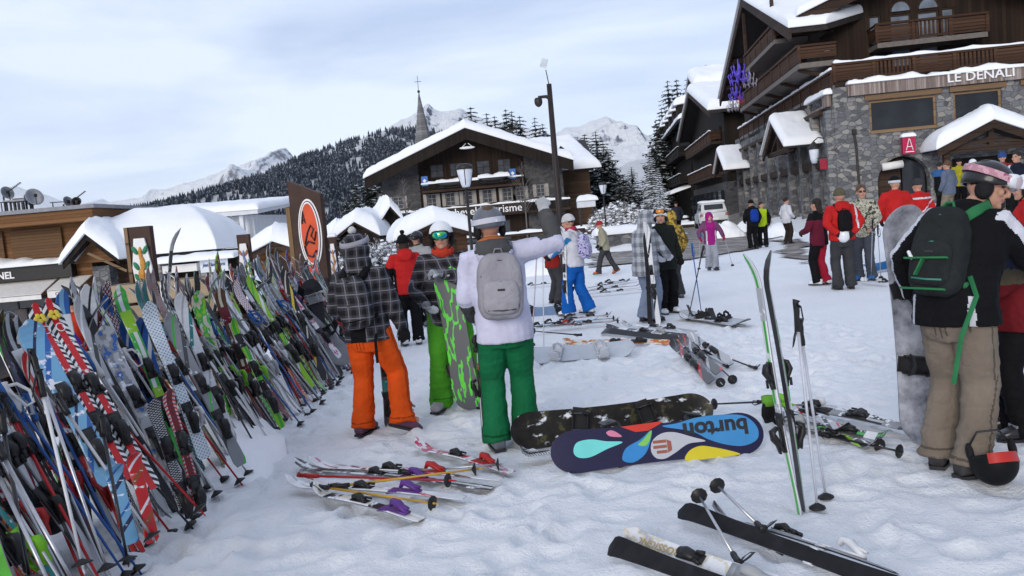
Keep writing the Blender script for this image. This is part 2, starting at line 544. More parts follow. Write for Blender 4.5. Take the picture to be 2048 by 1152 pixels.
# ================================================================ mountains
def rock_snow(name, rockfrac=0.5, scale=0.006, rockc=(0.16, 0.17, 0.21), nscale=1.0):
    m, nt, b = nodes_of(name, 0.8)
    b.inputs['Specular IOR Level'].default_value = 0.1
    v = coord(nt)
    g = N(nt, 'ShaderNodeNewGeometry'); sx = N(nt, 'ShaderNodeSeparateXYZ'); nt.links.new(g.outputs['Normal'], sx.inputs['Vector'])
    n = noise_fac(nt, coord(nt, (1, 1, 0.45), (0, R(28), 0)), scale, 10, 0.72)
    k = mth(nt, 'ADD', mth(nt, 'MULTIPLY', n, 1.3), mth(nt, 'MULTIPLY', mth(nt, 'SUBTRACT', 0.72, sx.outputs['Z']), 0.9))
    c = ramp(nt, k, (rockfrac, (0.90, 0.92, 0.95)), (rockfrac + 0.06, (0.62, 0.65, 0.72)), (rockfrac + 0.13, rockc))
    nt.links.new(c, b.inputs['Base Color'])
    bumpn(nt, b, noise_fac(nt, v, scale * 2.5, 9, 0.7), 0.9, 30)
    return m
def mountain(name, pts, Y, depth, mats, amp=0.06, nz=1 / 260.0, seed=1, cols=260, rows=110, power=1.0, skew=0.0, tj=0.38):
    """ridge line surveyed from the photo at its distance, falling to the valley on this side and behind"""
    tops = [P(px, py, Y) for px, py in pts]
    xs = np.array([t.x for t in tops]); zs = np.array([t.z for t in tops])
    o = np.argsort(xs); xs, zs = xs[o], zs[o]
    gx = np.linspace(xs[0], xs[-1], cols)
    top = np.interp(gx, xs, zs)
    p = np.stack([gx, 0 * gx, 0 * gx], 1)
    top = top + fbm(p * nz * 3, 5, seed + 50, True) * amp * tj * top
    t = np.linspace(-0.35, 1, rows)
    T, X = np.meshgrid(t, gx, indexing='ij')
    TOP = np.broadcast_to(top, T.shape)
    Yg = Y - T * depth
    Zg = np.where(T >= 0, TOP * (1 - np.clip(T, 0, 1)) ** power, TOP * (1 + T * 1.6))
    pp = np.stack([X.ravel(), Yg.ravel(), 0 * X.ravel()], 1)
    d = fbm(pp * nz, 7, seed, True).reshape(X.shape) - 0.2
    k = np.clip(np.abs(T) * 5, 0, 1) * np.clip((1 - T) * 3, 0, 1)
    Zg = Zg + d * amp * TOP * k
    Zg = np.where(T > 0, np.minimum(Zg, TOP * (1 - 0.10 * T) ), Zg)
    Xg = X + skew * T * depth
    V = np.stack([Xg, Yg, Zg - 4], -1).reshape(-1, 3)
    me = np_mesh(name, V, gridF(rows, cols), mats)
    return tag(link(name, me), kind='structure'), (Xg, Yg, Zg - 4)
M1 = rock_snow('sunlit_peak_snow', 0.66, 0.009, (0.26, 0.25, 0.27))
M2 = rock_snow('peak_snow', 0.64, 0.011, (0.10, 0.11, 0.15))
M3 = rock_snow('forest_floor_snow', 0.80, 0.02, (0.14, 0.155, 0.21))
mountain('mountain_range', [(215, 470), (255, 432), (310, 404), (345, 390), (385, 372), (425, 362), (460, 348), (500, 330), (525, 318), (550, 312), (572, 307), (590, 318), (640, 345), (720, 400), (760, 470)], 5200, 2300, [M1], 0.24, 1 / 620., 3, 320, 150)
mountain('mountain_range', [(-420, 420), (-200, 380), (-60, 388), (0, 382), (30, 372), (60, 384), (95, 392), (140, 410), (170, 412), (205, 398), (230, 410), (280, 440)], 6500, 2200, [M1], 0.10, 1 / 800., 8)
mountain('mountain_range', [(700, 330), (760, 268), (795, 248), (815, 234), (835, 222), (858, 212), (885, 218), (905, 222), (925, 222), (950, 234), (990, 240), (1030, 246), (1080, 262), (1140, 300), (1200, 350)], 4200, 1700, [M2], 0.22, 1 / 420., 12, 320, 150, 1.0, 0.0, 0.2)
mountain('mountain_range', [(1040, 330), (1090, 280), (1130, 257), (1160, 252), (1185, 244), (1212, 232), (1232, 240), (1255, 255), (1285, 272), (1320, 300), (1400, 330), (1520, 390), (1700, 460)], 4600, 1900, [M2], 0.24, 1 / 430., 22, 320, 150, 1.0, 0.0, 0.14)
_, FG = mountain('wooded_mountain', [(300, 540), (380, 480), (440, 436), (500, 396), (545, 364), (590, 336), (640, 314), (690, 294), (715, 281), (745, 268), (780, 254), (820, 252), (870, 262), (930, 290), (1000, 330), (1080, 380), (1200, 430)], 1700, 1150, [M3], 0.10, 1 / 240., 31, 280, 120, 1.15)
mountain('wooded_mountain', [(1120, 420), (1160, 385), (1200, 352), (1260, 318), (1320, 310), (1400, 330), (1480, 350), (1600, 380), (1900, 430)], 1500, 800, [M3], 0.10, 1 / 240., 35, 120, 60, 1.15)
# far-off woods: nobody could count them
m, nt, b = nodes_of('far_conifer', 0.9)
b.inputs['Specular IOR Level'].default_value = 0.1
c = ramp(nt, noise_fac(nt, coord(nt), 0.05, 6), (0.3, (0.012, 0.019, 0.030)), (0.75, (0.034, 0.044, 0.062)))
gg = N(nt, 'ShaderNodeNewGeometry'); sx = N(nt, 'ShaderNodeSeparateXYZ'); nt.links.new(gg.outputs['Normal'], sx.inputs['Vector'])
sf = mth(nt, 'MULTIPLY', mth(nt, 'GREATER_THAN', noise_fac(nt, coord(nt), 0.35, 4), 0.56), 0.25)
nt.links.new(mixc(nt, sf, c, (0.62, 0.68, 0.78)), b.inputs['Base Color'])
FARC = m
def forest(name, X, Y, Z, n, keep, seed, hmin=11, hmax=20):
    rs = np.random.RandomState(seed)
    r, c_ = X.shape
    a = rs.rand(n) * (r - 1.01); q = rs.rand(n) * (c_ - 1.01)
    i, j = a.astype(int), q.astype(int); fa, fq = a - i, q - j
    def bl(A): return (A[i, j] * (1 - fa) * (1 - fq) + A[i + 1, j] * fa * (1 - fq) + A[i, j + 1] * (1 - fa) * fq + A[i + 1, j + 1] * fa * fq)
    x, y, z = bl(X), bl(Y), bl(Z)
    k = keep(x, y, z, rs.rand(n), a / r)
    x, y, z = x[k], y[k], z[k]
    h = rs.uniform(hmin, hmax, len(x)); wd = h * rs.uniform(0.17, 0.25, len(x))
    ns = 5
    base = []; faces = []
    ang = np.arange(ns) * 2 * math.pi / ns
    V = np.zeros((len(x), 2 * (ns + 1), 3)); ph = rs.rand(len(x))[:, None] * 6
    for t, (zb, zt, wr) in enumerate(((0.08, 0.72, 1.0), (0.42, 1.0, 0.66))):
        o = t * (ns + 1)
        V[:, o:o + ns, 0] = x[:, None] + np.cos(ang + ph) * (wd * wr)[:, None]
        V[:, o:o + ns, 1] = y[:, None] + np.sin(ang + ph) * (wd * wr)[:, None]
        V[:, o:o + ns, 2] = (z + h * zb)[:, None]
        V[:, o + ns, 0] = x; V[:, o + ns, 1] = y; V[:, o + ns, 2] = z + h * zt
    F = []
    for t in range(2):
        o = t * (ns + 1)
        for s_ in range(ns): F.append((o + s_, o + (s_ + 1) % ns, o + ns))
    F = np.array(F)[None] + (np.arange(len(x)) * 2 * (ns + 1))[:, None, None]
    me = np_mesh(name, V.reshape(-1, 3), F.reshape(-1, 3), [FARC], False)
    return tag(link(name, me), 'dense dark conifer forest patched with snow on the mountainside behind the village', 'forest', kind='stuff')
def keep1(x, y, z, r, t):
    pn = fbm(np.stack([x / 150, y / 150, 0 * x], 1), 4, 77)
    pn2 = fbm(np.stack([x / 26, y / 120, 0 * x], 1), 3, 79)
    tl = 268 - 0.12 * (x + 400)                 # tree line
    dens = sst(1.0, 0.66, z / 208 + 0.12 * pn) * sst(0.42, -0.10, pn) * sst(.5, -.1, pn2) + 0.012
    return (r < dens) & (t > 0.2)
forest('forest', *FG, 62000, keep1, 5, 8, 14)
# ================================================================ trees
def tree_mat(name, snow):
    m, nt, b = nodes_of(name, 0.85)
    b.inputs['Specular IOR Level'].default_value = 0.15
    c = ramp(nt, noise_fac(nt, coord(nt), 2.2, 6), (0.3, (0.008, 0.013, 0.012)), (0.75, (0.028, 0.037, 0.029)))
    g = N(nt, 'ShaderNodeNewGeometry'); s_ = N(nt, 'ShaderNodeSeparateXYZ'); nt.links.new(g.outputs['Normal'], s_.inputs['Vector'])
    k = mth(nt, 'ADD', mth(nt, 'MULTIPLY', mth(nt, 'ABSOLUTE', s_.outputs['Z']), 0.3), noise_fac(nt, coord(nt), 1.5, 7, 0.7))
    f = ramp(nt, k, (0.84 - 0.22 * snow, 0.0), (0.90 - 0.22 * snow, 1.0))
    nt.links.new(mixc(nt, f, c, (0.72, 0.77, 0.84)), b.inputs['Base Color'])
    return m
CONL, CONH = tree_mat('conifer_needles', 0.25), tree_mat('snowy_conifer_needles', 0.95)
BARK = mat('bark', (0.06, 0.045, 0.035), 0.9, 0.3, 8, 0.5, 20)
def conifer_mesh(h, wd, seed, m, sparse=0.0):
    """tiers of drooping, ragged fronds around a trunk"""
    rs = random.Random(seed)
    V = []; F = []
    tiers = int(h * 2.3)
    for t in range(tiers):
        ft = t / tiers
        z = h * (0.10 + 0.89 * ft)
        ln = wd * 1.12 * (1 - ft) ** 0.72 * rs.uniform(0.75, 1.12) + 0.12
        n = max(7, int(14 * (1 - ft * 0.45)))
        for k in range(n):
            if rs.random() < sparse: continue
            a = 2 * math.pi * (k + rs.uniform(-.4, .4)) / n + t * 0.7
            l = ln * rs.uniform(0.62, 1.15)
            dr = l * rs.uniform(0.22, 0.5)
            ca, sa = math.cos(a), math.sin(a)
            sw = l * rs.uniform(0.16, 0.26)
            segs = 4
            o = len(V)
            for q in range(segs + 1):
                fq = q / segs
                rr = l * fq; zz = z - dr * fq ** 1.4 + (0.10 * l if q == segs else 0)
                wv = sw * (1 - fq) ** 0.7 * rs.uniform(0.7, 1.3) * (1 if q else 0.4) + 0.01
                jz = rs.uniform(-.05, .05) * l
                V += [(ca * rr - sa * wv, sa * rr + ca * wv, zz - wv * 0.5), (ca * rr * 1.0, sa * rr, zz + jz + wv * 0.15), (ca * rr + sa * wv, sa * rr - ca * wv, zz - wv * 0.5)]
            for q in range(segs):
                a0 = o + q * 3
                F += [(a0, a0 + 1, a0 + 4, a0 + 3), (a0 + 1, a0 + 2, a0 + 5, a0 + 4)]
            # hanging side twigs
            for q in range(3):
                fq = rs.uniform(.3, .95); rr = l * fq; zz = z - dr * fq ** 1.4
                s2 = rs.choice((-1, 1)) * sw * rs.uniform(1.0, 2.0) * (1 - fq * 0.5)
                o2 = len(V)
                V += [(ca * rr * .9, sa * rr * .9, zz), (ca * rr - sa * s2, sa * rr + ca * s2, zz - abs(s2) * 0.6), (ca * rr * 1.08, sa * rr * 1.08, zz - 0.02), (ca * rr - sa * s2 * .6, sa * rr + ca * s2 * .6, zz - abs(s2) * .9)]
                F.append((o2, o2 + 1, o2 + 3, o2 + 2))
    return np_mesh('crown', V, F, [m], False)
def trunk_mesh(h, r):
    mb = MB(); mb.tube([(0, 0, -0.3), (0.03, 0, h * .3), (0, .03, h * .7), (0, 0, h * .97)], [r, r * .8, r * .4, .02], 8)
    return mb.mesh('trunk', [BARK], True)
TV = {}
for k, (mt, sp) in {'dark': (CONL, 0.12), 'snow': (CONH, 0.06)}.items():
    for s_ in range(3):
        TV[k, s_] = (conifer_mesh(14, (2.5, 2.0, 2.9)[s_], 40 + s_, mt, sp), trunk_mesh(14, 0.22))
def conifer(px, ptop, Y, kind, v, label, group, zb=None, wide=1.0):
    top = P(px, ptop, Y)
    zb = tz(top.x, min(top.y, 200)) if zb is None else zb
    t = thing('conifer_tree', label, 'tree', (top.x, top.y, zb), random.uniform(0, 6.28), group)
    s_ = (top.z - zb) / 14
    for nm, me in zip(('crown', 'trunk'), TV[kind, v]):
        o = link(nm, me, t)
        o.scale = (s_ * wide, s_ * wide, s_)
    return t
g1 = 'conifers rising behind the tourist office roof'
for px, py, Y, v, wd, lb in ((940, 209, 125, 0, 1.0, 'tall dark conifer behind the chalet ridge, leftmost and most pointed of its row'),
        (972, 222, 128, 1, 1.1, 'broad dark conifer behind the chalet ridge, second in its row from the steeple'),
        (988, 228, 135, 0, .9, 'short dark conifer tucked right beside a broader one over the chalet ridge'),
        (1010, 214, 130, 2, .8, 'tallest dark conifer in the middle of the row over the chalet roof'),
        (1022, 218, 126, 1, 1.0, 'dark conifer with a double-looking top in the row over the chalet roof'),
        (1038, 228, 128, 0, 1.0, 'lower rounded conifer just right of the tallest middle group over the chalet roof'),
        (1068, 231, 122, 1, .9, 'slim conifer between the middle group and the tall dark post'),
        (1084, 244, 124, 2, .9, 'small bushy conifer beside the tall dark post, rightmost over the chalet roof')):
    conifer(px, py - 4, Y, 'dark', v, lb, g1, -1.0, wd * 1.5)
g2 = 'conifers left of the tourist office'
for px, py, Y, v, wd, lb in ((733, 318, 92, 0, 1.15, 'dark conifer close against the left eave of the chalet'),
        (706, 350, 96, 1, 1.2, 'dark conifer between the chalet and the orange ski-logo board'),
        (690, 388, 90, 2, .9, 'low dark conifer just right of the orange ski-logo board'),
        (755, 330, 98, 2, 1.0, 'dark conifer half hidden by the left wall of the chalet')):
    conifer(px, py, Y, 'dark', v, lb, g2, -1.0, wd * 1.3)
g3 = 'snow-dusted conifers right of the tourist office'
for px, py, Y, v, wd, lb in ((1168, 262, 100, 0, 1.1, 'snow-dusted conifer touching the right end of the chalet roof'),
        (1190, 256, 104, 1, 1.1, 'tallest snow-dusted conifer right of the chalet, in front of the sharp white peak'),
        (1205, 275, 96, 2, .9, 'leaning snow-dusted conifer right of the chalet below the sharp white peak'),
        (1225, 318, 110, 0, 1.2, 'low snow-dusted conifer at the foot of the sharp white peak'),
        (1262, 330, 112, 1, 1.3, 'low wide snow-dusted conifer left of the dark street row'),
        (1245, 345, 90, 2, 1.2, 'squat snow-dusted conifer behind the snow-laden bush')):
    conifer(px, py, Y, 'dark', v, lb, g3, -0.5, wd * 1.8)
g4 = 'snowy conifers along the shopping street'
for px, py, Y, v, wd, lb in ((1312, 240, 112, 0, 1.0, 'tall slender snowy conifer at the left end of the street row'),
        (1298, 300, 92, 1, 1.0, 'snowy conifer whose lower branches meet the street, left of the dark house row'),
        (1334, 152, 142, 1, .95, 'high pointed conifer behind the dark house row, leftmost of three tall ones'),
        (1352, 150, 140, 0, .9, 'high pointed conifer behind the dark house row, middle of three tall ones'),
        (1374, 148, 138, 2, .75, 'high dark conifer behind the dark house row, rightmost of three tall ones'),
        (1411, 120, 132, 2, .95, 'lone broad conifer with layered branches above the middle chalet roof'),
        (1322, 208, 116, 2, .9, 'frosted pale conifer just left of the snowy dormers'),
        (1316, 335, 70, 1, .9, 'small snow-caked conifer at the kerb in front of the dark house row')):
    conifer(px, py, Y, 'snow' if py > 290 else 'dark', v, lb, g4, -0.2, wd * 1.4)
# bushes
def bush(px, py, Y, wd, ht, seed, label, snow=1.0, n=260, group=None):
    m = MATS.get('snowy_twigs')
    if not m:
        m, nt, b = nodes_of('snowy_twigs', 0.85)
        g = N(nt, 'ShaderNodeNewGeometry'); s_ = N(nt, 'ShaderNodeSeparateXYZ'); nt.links.new(g.outputs['Normal'], s_.inputs['Vector'])
        f = ramp(nt, mth(nt, 'ADD', s_.outputs['Z'], mth(nt, 'MULTIPLY', noise_fac(nt, coord(nt), 3, 5), 0.9)), (0.80, 0.0), (0.95, 1.0))
        nt.links.new(mixc(nt, f, (0.055, 0.045, 0.042), (0.80, 0.83, 0.88)), b.inputs['Base Color'])
    rs = random.Random(seed)
    base = P(px, py, Y); zb = tz(base.x, base.y)
    t = thing('snowy_bush', label, 'bush', (base.x, base.y, zb), 0, group)
    mb = MB()
    for k in range(n):
        a = rs.uniform(0, 6.28); el = rs.uniform(0.15, 1.5); l = rs.uniform(0.55, 1.0)
        d = Vector((math.cos(a) * math.cos(el) * wd, math.sin(a) * math.cos(el) * wd, math.sin(el) * ht)) * l
        mid = d * 0.5 + Vector((rs.uniform(-.1, .1) * wd, rs.uniform(-.1, .1) * wd, rs.uniform(0, .12) * ht))
        r0 = 0.02 * rs.uniform(.6, 1.3) * (ht / 2 + .4)
        mb.tube([(d.x * .12, d.y * .12, 0), mid, d], [r0, r0 * .7, r0 * .3], 4)
        for q in range(3):
            f = rs.uniform(.4, 1); p0 = mid.lerp(d, f)
            e = p0 + Vector((rs.uniform(-1, 1), rs.uniform(-1, 1), rs.uniform(-.2, 1))) * 0.22 * wd
            mb.tube([p0, e], [r0 * .5, r0 * .2], 3)
            if rs.random() < 0.42 * snow:
                s_ = 0.065 * (wd + ht) / 2 * rs.uniform(.4, 1.1)
                mb.ell(p0.lerp(e, rs.random()), (s_, s_, s_ * .45), 1, 7, 5, Matrix.Rotation(rs.uniform(-.5, .5), 3, 'X'))
    mb.build('twigs', [m, SNOW], t, True)
    return t
bush(1250, 440, 58, 2.4, 2.5, 1, 'big snow-laden bare bush beside the street, left of the parked white car')
bush(1215, 452, 50, 1.6, 2.2, 2, 'smaller snow-caked bush by the little street lantern')
bush(1285, 446, 52, 1.3, 1.8, 3, 'low snowy bush at the right foot of the big snow-laden one')
bush(748, 500, 26, 1.4, 1.5, 4, 'frosted twiggy shrub right behind the plaid hooded person', .7, 220)
bush(700, 500, 28, 1.2, 1.3, 5, 'frosted twiggy shrub between the ski rack and the hooded person', .8, 160)
bush(770, 470, 40, 1.4, 1.6, 6, 'frosted shrub in front of the snowed-in low roofs', .8, 140)
# ================================================================ building materials
STONE = stone('grey_rubble_stone')
STONED = stone('dark_rubble_stone', (1.5, 1.5, 2.6), ((0.03, 0.03, 0.032), (0.065, 0.065, 0.068), (0.11, 0.105, 0.10)))
TIMV = wood('dark_vertical_boards', (0.012, 0.0075, 0.0055), (0.036, 0.021, 0.014), 'Z', 0.18)
TIMD = wood('very_dark_boards', (0.008, 0.006, 0.005), (0.022, 0.015, 0.011), 'Z', 0.2)
TIMH = wood('brown_horizontal_boards', (0.036, 0.018, 0.011), (0.090, 0.047, 0.028), 'X', 0.16)
TIMO = wood('orange_brown_boards', (0.12, 0.055, 0.022), (0.24, 0.12, 0.052), 'X', 0.14)
TIMG = wood('weathered_cladding', (0.11, 0.075, 0.062), (0.36, 0.31, 0.29), 'Z', 0.09)
BEAM = wood('brown_beam', (0.024, 0.014, 0.010), (0.055, 0.034, 0.024), 'X', 0.3)
BEAML = wood('pale_oak_beam', (0.15, 0.095, 0.055), (0.26, 0.17, 0.10), 'X', 0.3)
FASC = mat('dark_fascia', (0.028, 0.022, 0.022), 0.7, 0.3)
GLASS = glass('dark_window_glass')
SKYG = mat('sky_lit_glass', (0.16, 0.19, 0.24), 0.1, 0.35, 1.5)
LETT = mat('white_lettering', (0.78, 0.78, 0.80), 0.5, 0.04)
LETD = mat('dark_lettering', (0.03, 0.03, 0.035), 0.4, 0.1)
IRON = mat('dark_iron', (0.035, 0.033, 0.034), 0.5, 0.2, metal=0.3)
PLAS = mat('white_render', (0.62, 0.64, 0.68), 0.8, 0.06, 2, 0.2)
AWN = mat('cream_awning', (0.70, 0.68, 0.66), 0.8, 0.06)
def snow_slab(name, q, th, parent, nu=40, nv=24, rnd=0.5, lump=0.22, seed=0, edges=(1, 1, 1, 1), over=0.15, mtl=None):
    """thick snow on the quad q (p00, p10, p11, p01), bulging over its free edges"""
    p00, p10, p11, p01 = [Vector(p) for p in q]
    lu = ((p10 - p00).length + (p11 - p01).length) / 2; lv = ((p01 - p00).length + (p11 - p10).length) / 2
    aa = np.linspace(0, 1, nu); bb = np.linspace(0, 1, nv)
    aa = 0.5 - 0.5 * np.cos(aa * math.pi) if nu > 4 else aa
    bb = 0.5 - 0.5 * np.cos(bb * math.pi)
    A, B = np.meshgrid(aa, bb)
    A2 = A * (1 + (edges[0] + edges[1]) * over / lu) - edges[0] * over / lu
    B2 = B * (1 + (edges[2] + edges[3]) * over / lv) - edges[2] * over / lv
    Q = [np.array(p) for p in (p00, p10, p11, p01)]
    pt = (Q[0] * ((1 - A2) * (1 - B2))[..., None] + Q[1] * (A2 * (1 - B2))[..., None] + Q[2] * (A2 * B2)[..., None] + Q[3] * ((1 - A2) * B2)[..., None])
    d = np.full(A.shape, 99.0)
    if edges[0]: d = np.minimum(d, A * lu)
    if edges[1]: d = np.minimum(d, (1 - A) * lu)
    if edges[2]: d = np.minimum(d, B * lv)
    if edges[3]: d = np.minimum(d, (1 - B) * lv)
    k = np.clip(d / rnd, 0, 1)
    h = np.sqrt(1 - (1 - k) ** 2)
    n = fbm(pt.reshape(-1, 3) * (0.8 / max(th, .25) ** .5), 4, seed).reshape(A.shape)
    H = th * h * (1 + lump * 1.5 * n + .10 * fbm(pt.reshape(-1, 3) * 3.1, 3, seed + 5, True).reshape(A.shape))
    top = pt.copy(); top[..., 2] += H
    bot = pt.copy(); bot[..., 2] -= 0.02 + 0.06 * th
    V = np.concatenate([top.reshape(-1, 3), bot.reshape(-1, 3)])
    F = gridF(nv, nu); K = nu * nv
    fs = [F, F[:, ::-1] + K]
    ring = [j for j in range(nu)] + [i * nu + nu - 1 for i in range(1, nv)] + [(nv - 1) * nu + j for j in range(nu - 2, -1, -1)] + [i * nu for i in range(nv - 2, 0, -1)]
    ring = np.array(ring); nx = np.roll(ring, -1)
    fs.append(np.stack([ring, ring + K, nx + K, nx], 1))
    me = np_mesh(name, V, np.concatenate(fs), [mtl or SNOW])
    bm = bmesh.new(); bm.from_mesh(me); bmesh.ops.recalc_face_normals(bm, faces=bm.faces); bm.to_mesh(me); bm.free()
    return link(name, me, parent)
def wall_holes(mb, a0, a1, z0, z1, holes, fn, depth=0.3, m=0):
    """wall sheet on local plane fn(a, d, z), holes = (a0, a1, z0, z1) with real reveals of the given depth"""
    ca = sorted({a0, a1, *[h[0] for h in holes], *[h[1] for h in holes]})
    cz = sorted({z0, z1, *[h[2] for h in holes], *[h[3] for h in holes]})
    ca = [a for a in ca if a0 <= a <= a1]; cz = [z for z in cz if z0 <= z <= z1]
    for i in range(len(ca) - 1):
        for j in range(len(cz) - 1):
            ma, mz = (ca[i] + ca[i + 1]) / 2, (cz[j] + cz[j + 1]) / 2
            if any(h[0] < ma < h[1] and h[2] < mz < h[3] for h in holes): continue
            mb.add([fn(ca[i], 0, cz[j]), fn(ca[i + 1], 0, cz[j]), fn(ca[i + 1], 0, cz[j + 1]), fn(ca[i], 0, cz[j + 1])], [(0, 1, 2, 3)], m)
    for h in holes:
        c = [(h[0], h[2]), (h[1], h[2]), (h[1], h[3]), (h[0], h[3])]
        for k in range(4):
            (x0, y0), (x1, y1) = c[k], c[(k + 1) % 4]
            mb.add([fn(x0, 0, y0), fn(x1, 0, y1), fn(x1, depth, y1), fn(x0, depth, y0)], [(0, 1, 2, 3)], m)
    return mb
def window(parent, fn, a0, a1, z0, z1, d, fw=0.09, fm=None, gm=None, bars=(1, 0), lintel=0.0):
    """window with frame and a pane; fn(a, d, z) maps to the building's own axes"""
    fm = fm or BEAM; gm = gm or GLASS
    f = MB()
    def bx(x0, x1, y0, y1, p0, p1): f.prism([(x0, y0), (x1, y0), (x1, y1), (x0, y1)], p0, p1, lambda a, b, dd: fn(a, dd, b))
    bx(a0, a0 + fw, z0, z1, d - .05, d + .05); bx(a1 - fw, a1, z0, z1, d - .05, d + .05)
    bx(a0 + fw, a1 - fw, z0, z0 + fw, d - .05, d + .05); bx(a0 + fw, a1 - fw, z1 - fw, z1, d - .05, d + .05)
    for k in range(1, bars[0] + 1):
        x = a0 + (a1 - a0) * k / (bars[0] + 1); bx(x - .025, x + .025, z0 + fw, z1 - fw, d - .03, d + .03)
    for k in range(1, bars[1] + 1):
        y = z0 + (z1 - z0) * k / (bars[1] + 1); bx(a0 + fw, a1 - fw, y - .02, y + .02, d - .022, d + .022)
    w_ = f.build('window', [fm], parent)
    g = MB(); g.prism([(a0 + fw * .8, z0 + fw * .8), (a1 - fw * .8, z0 + fw * .8), (a1 - fw * .8, z1 - fw * .8), (a0 + fw * .8, z1 - fw * .8)], d + .004, d + .014, lambda a, b, dd: fn(a, dd, b))
    g.build('pane', [gm], w_)
    return w_
def balcony(parent, fn, a0, a1, zf, h, d0, d1, pm, sm, panels=5, slat=True, snow=0.0, ends=True, seed=0):
    """floor slab, rail, posts and alternating slatted / boarded panels; d0 outer edge, d1 the wall"""
    b = MB()
    def bx(x0, x1, y0, y1, p0, p1, m=0): b.prism([(x0, y0), (x1, y0), (x1, y1), (x0, y1)], p0, p1, lambda a, bb, dd: fn(a, dd, bb), m)
    bx(a0, a1, zf - 0.22, zf, d0, d1)
    o = b.build('balcony', [sm], parent)
    b = MB()
    s = 1 if d1 > d0 else -1
    bx(a0 - .05, a1 + .05, zf + h - .1, zf + h, d0 - s * .07, d0 + s * .09)
    bx(a0, a1, zf + .06, zf + .16, d0 + s * .02, d0 + s * .07)
    for k in range(panels + 1):
        x = a0 + (a1 - a0) * k / panels
        bx(x - .07, x + .07, zf, zf + h + .0, d0 - s * .03, d0 + s * .085)
    for k in range(panels):
        x0 = a0 + (a1 - a0) * k / panels + .07; x1 = a0 + (a1 - a0) * (k + 1) / panels - .07
        if slat and k % 2:
            n = max(3, int((x1 - x0) / .16))
            for q in range(n):
                x = x0 + (x1 - x0) * (q + .5) / n
                bx(x - .045, x + .045, zf + .16, zf + h - .1, d0 + s * .02, d0 + s * .05)
        else:
            n = 4
            for q in range(n):
                z = zf + .18 + (h - .30) * q / n
                bx(x0, x1, z, z + (h - .30) / n * .9, d0 + s * .02, d0 + s * .055)
    if ends:
        for x in (a0, a1):
            for q in range(4):
                z = zf + .18 + (h - .30) * q / 4
                e = .02 if x == a0 else -.06
                bx(x + e, x + e + .04, z, z + (h - .3) / 4 * .9, d0 + s * .1, d1)
            bx(x - .04, x + .04, zf + h - .09, zf + h - .01, d0 + s * .1, d1)
    b.build('railing', [pm], o)
    if snow:
        q = [fn(a0, d0 - s * .08, zf + h), fn(a1, d0 - s * .08, zf + h), fn(a1, d0 + s * .1, zf + h), fn(a0, d0 + s * .1, zf + h)]
        snow_slab('railing_snow', q, snow, o, max(30, int((a1 - a0) * 4)), 8, 0.1, 0.9, seed, over=0.03)
    return o
# ================================================================ the stone hotel on the right
hotel = thing('hotel', 'large hotel with grey stone ground floor, brown timber upper floors, balconies and LE DENALI lettering', 'hotel', (HC.x, HC.y, 0), HA)
FRN = lambda a, d, z: (a, d, z)                # front face: a along u, d inwards along v
LFT = lambda a, d, z: (d, a, z)                # street face: a along v, d inwards along u
mb = MB()
holes = [(1.42, 4.09, 4.08, 5.42), (4.75, 6.64, 4.2, 5.42), (7.5, 10.6, 4.1, 5.42), (1.61, 3.72, -0.5, 3.03), (4.6, 7.2, -.5, 2.7)]
wall_holes(mb, 0.0, 24, -1, 6.2, holes, FRN, 0.42)
# arch spandrels inside the door hole
cx, rr_, zs = 2.665, 1.055, 1.98
arc = [(cx + rr_ * math.cos(math.pi * k / 16), zs + rr_ * math.sin(math.pi * k / 16) * 0.98) for k in range(17)]
for lo, hi, corner in ((0, 8, (3.72, 3.03)), (8, 16, (1.61, 3.03))):
    pl = arc[lo:hi + 1]
    mb.prism([corner] + pl if lo == 0 else [corner] + pl, 0.002, 0.42, lambda a, b, d: (a, d, b))
holes2 = [(0.35, 1.75, 4.0, 5.1), (2.3, 3.8, 3.9, 5.1)] + [(v, v + 1.5, -.5, 2.7) for v in (0.7, 3.1, 5.6, 8.1, 10.6, 13.4, 16.2, 19.0, 21.8)] + [(v, v + .9, 3.4, 4.7) for v in (11.2, 15.6, 20.3)]
wall_holes(mb, 0.0, 26, -1, 6.2, holes2, LFT, 0.42)
mb.build('stone_wall', [STONE], hotel)
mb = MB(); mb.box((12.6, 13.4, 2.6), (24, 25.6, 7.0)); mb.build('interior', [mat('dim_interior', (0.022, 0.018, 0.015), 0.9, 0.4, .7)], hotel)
for a0, a1, z0, z1 in holes[:3]: window(hotel, FRN, a0, a1, z0, z1, .12, .10, BEAML, GLASS, (0, 0))
mb = MB()
for a0, a1 in ((1.25, 4.28), (4.6, 6.8), (7.35, 10.8)):
    mb.box(((a0 + a1) / 2, -.03, 5.53), (a1 - a0, .14, .2)); mb.box(((a0 + a1) / 2, -.02, 4.08 if a0 < 7 else 4.08), (a1 - a0 - .3, .12, .07))
mb.build('lintels', [BEAML], hotel)
for k, (a0, a1, z0, z1) in enumerate(holes2):
    if z0 > 3.3: window(hotel, LFT, a0, a1, z0, z1, .15, .1, BEAML if k < 2 else BEAM, mat('amber_blind', (0.20, 0.085, 0.03), 0.6, 0.3, 2) if k < 2 else GLASS, (1, 0))
    else: window(hotel, LFT, a0, a1, z0 + .5, z1, .25, .1, BEAM, GLASS, (1, 1))
# door in the arch
d = MB(); d.prism([(1.72, .9), (2.66, .9), (2.66, 2.95), (1.72, 2.7)], .34, .40, lambda a, b, dd: (a, dd, b)); d.build('door', [BEAM], hotel, bevel=.02)
d = MB(); d.prism([(2.72, .9), (3.62, .9), (3.62, 2.6), (2.72, 2.95)], .34, .40, lambda a, b, dd: (a, dd, b)); d.build('door', [GLASS], hotel)
s = MB(); s.tube([(1.75, -.25, 2.62), (2.55, -.25, 2.68)], .16, 10); s.build('rolled_banner', [AWN], hotel, True)
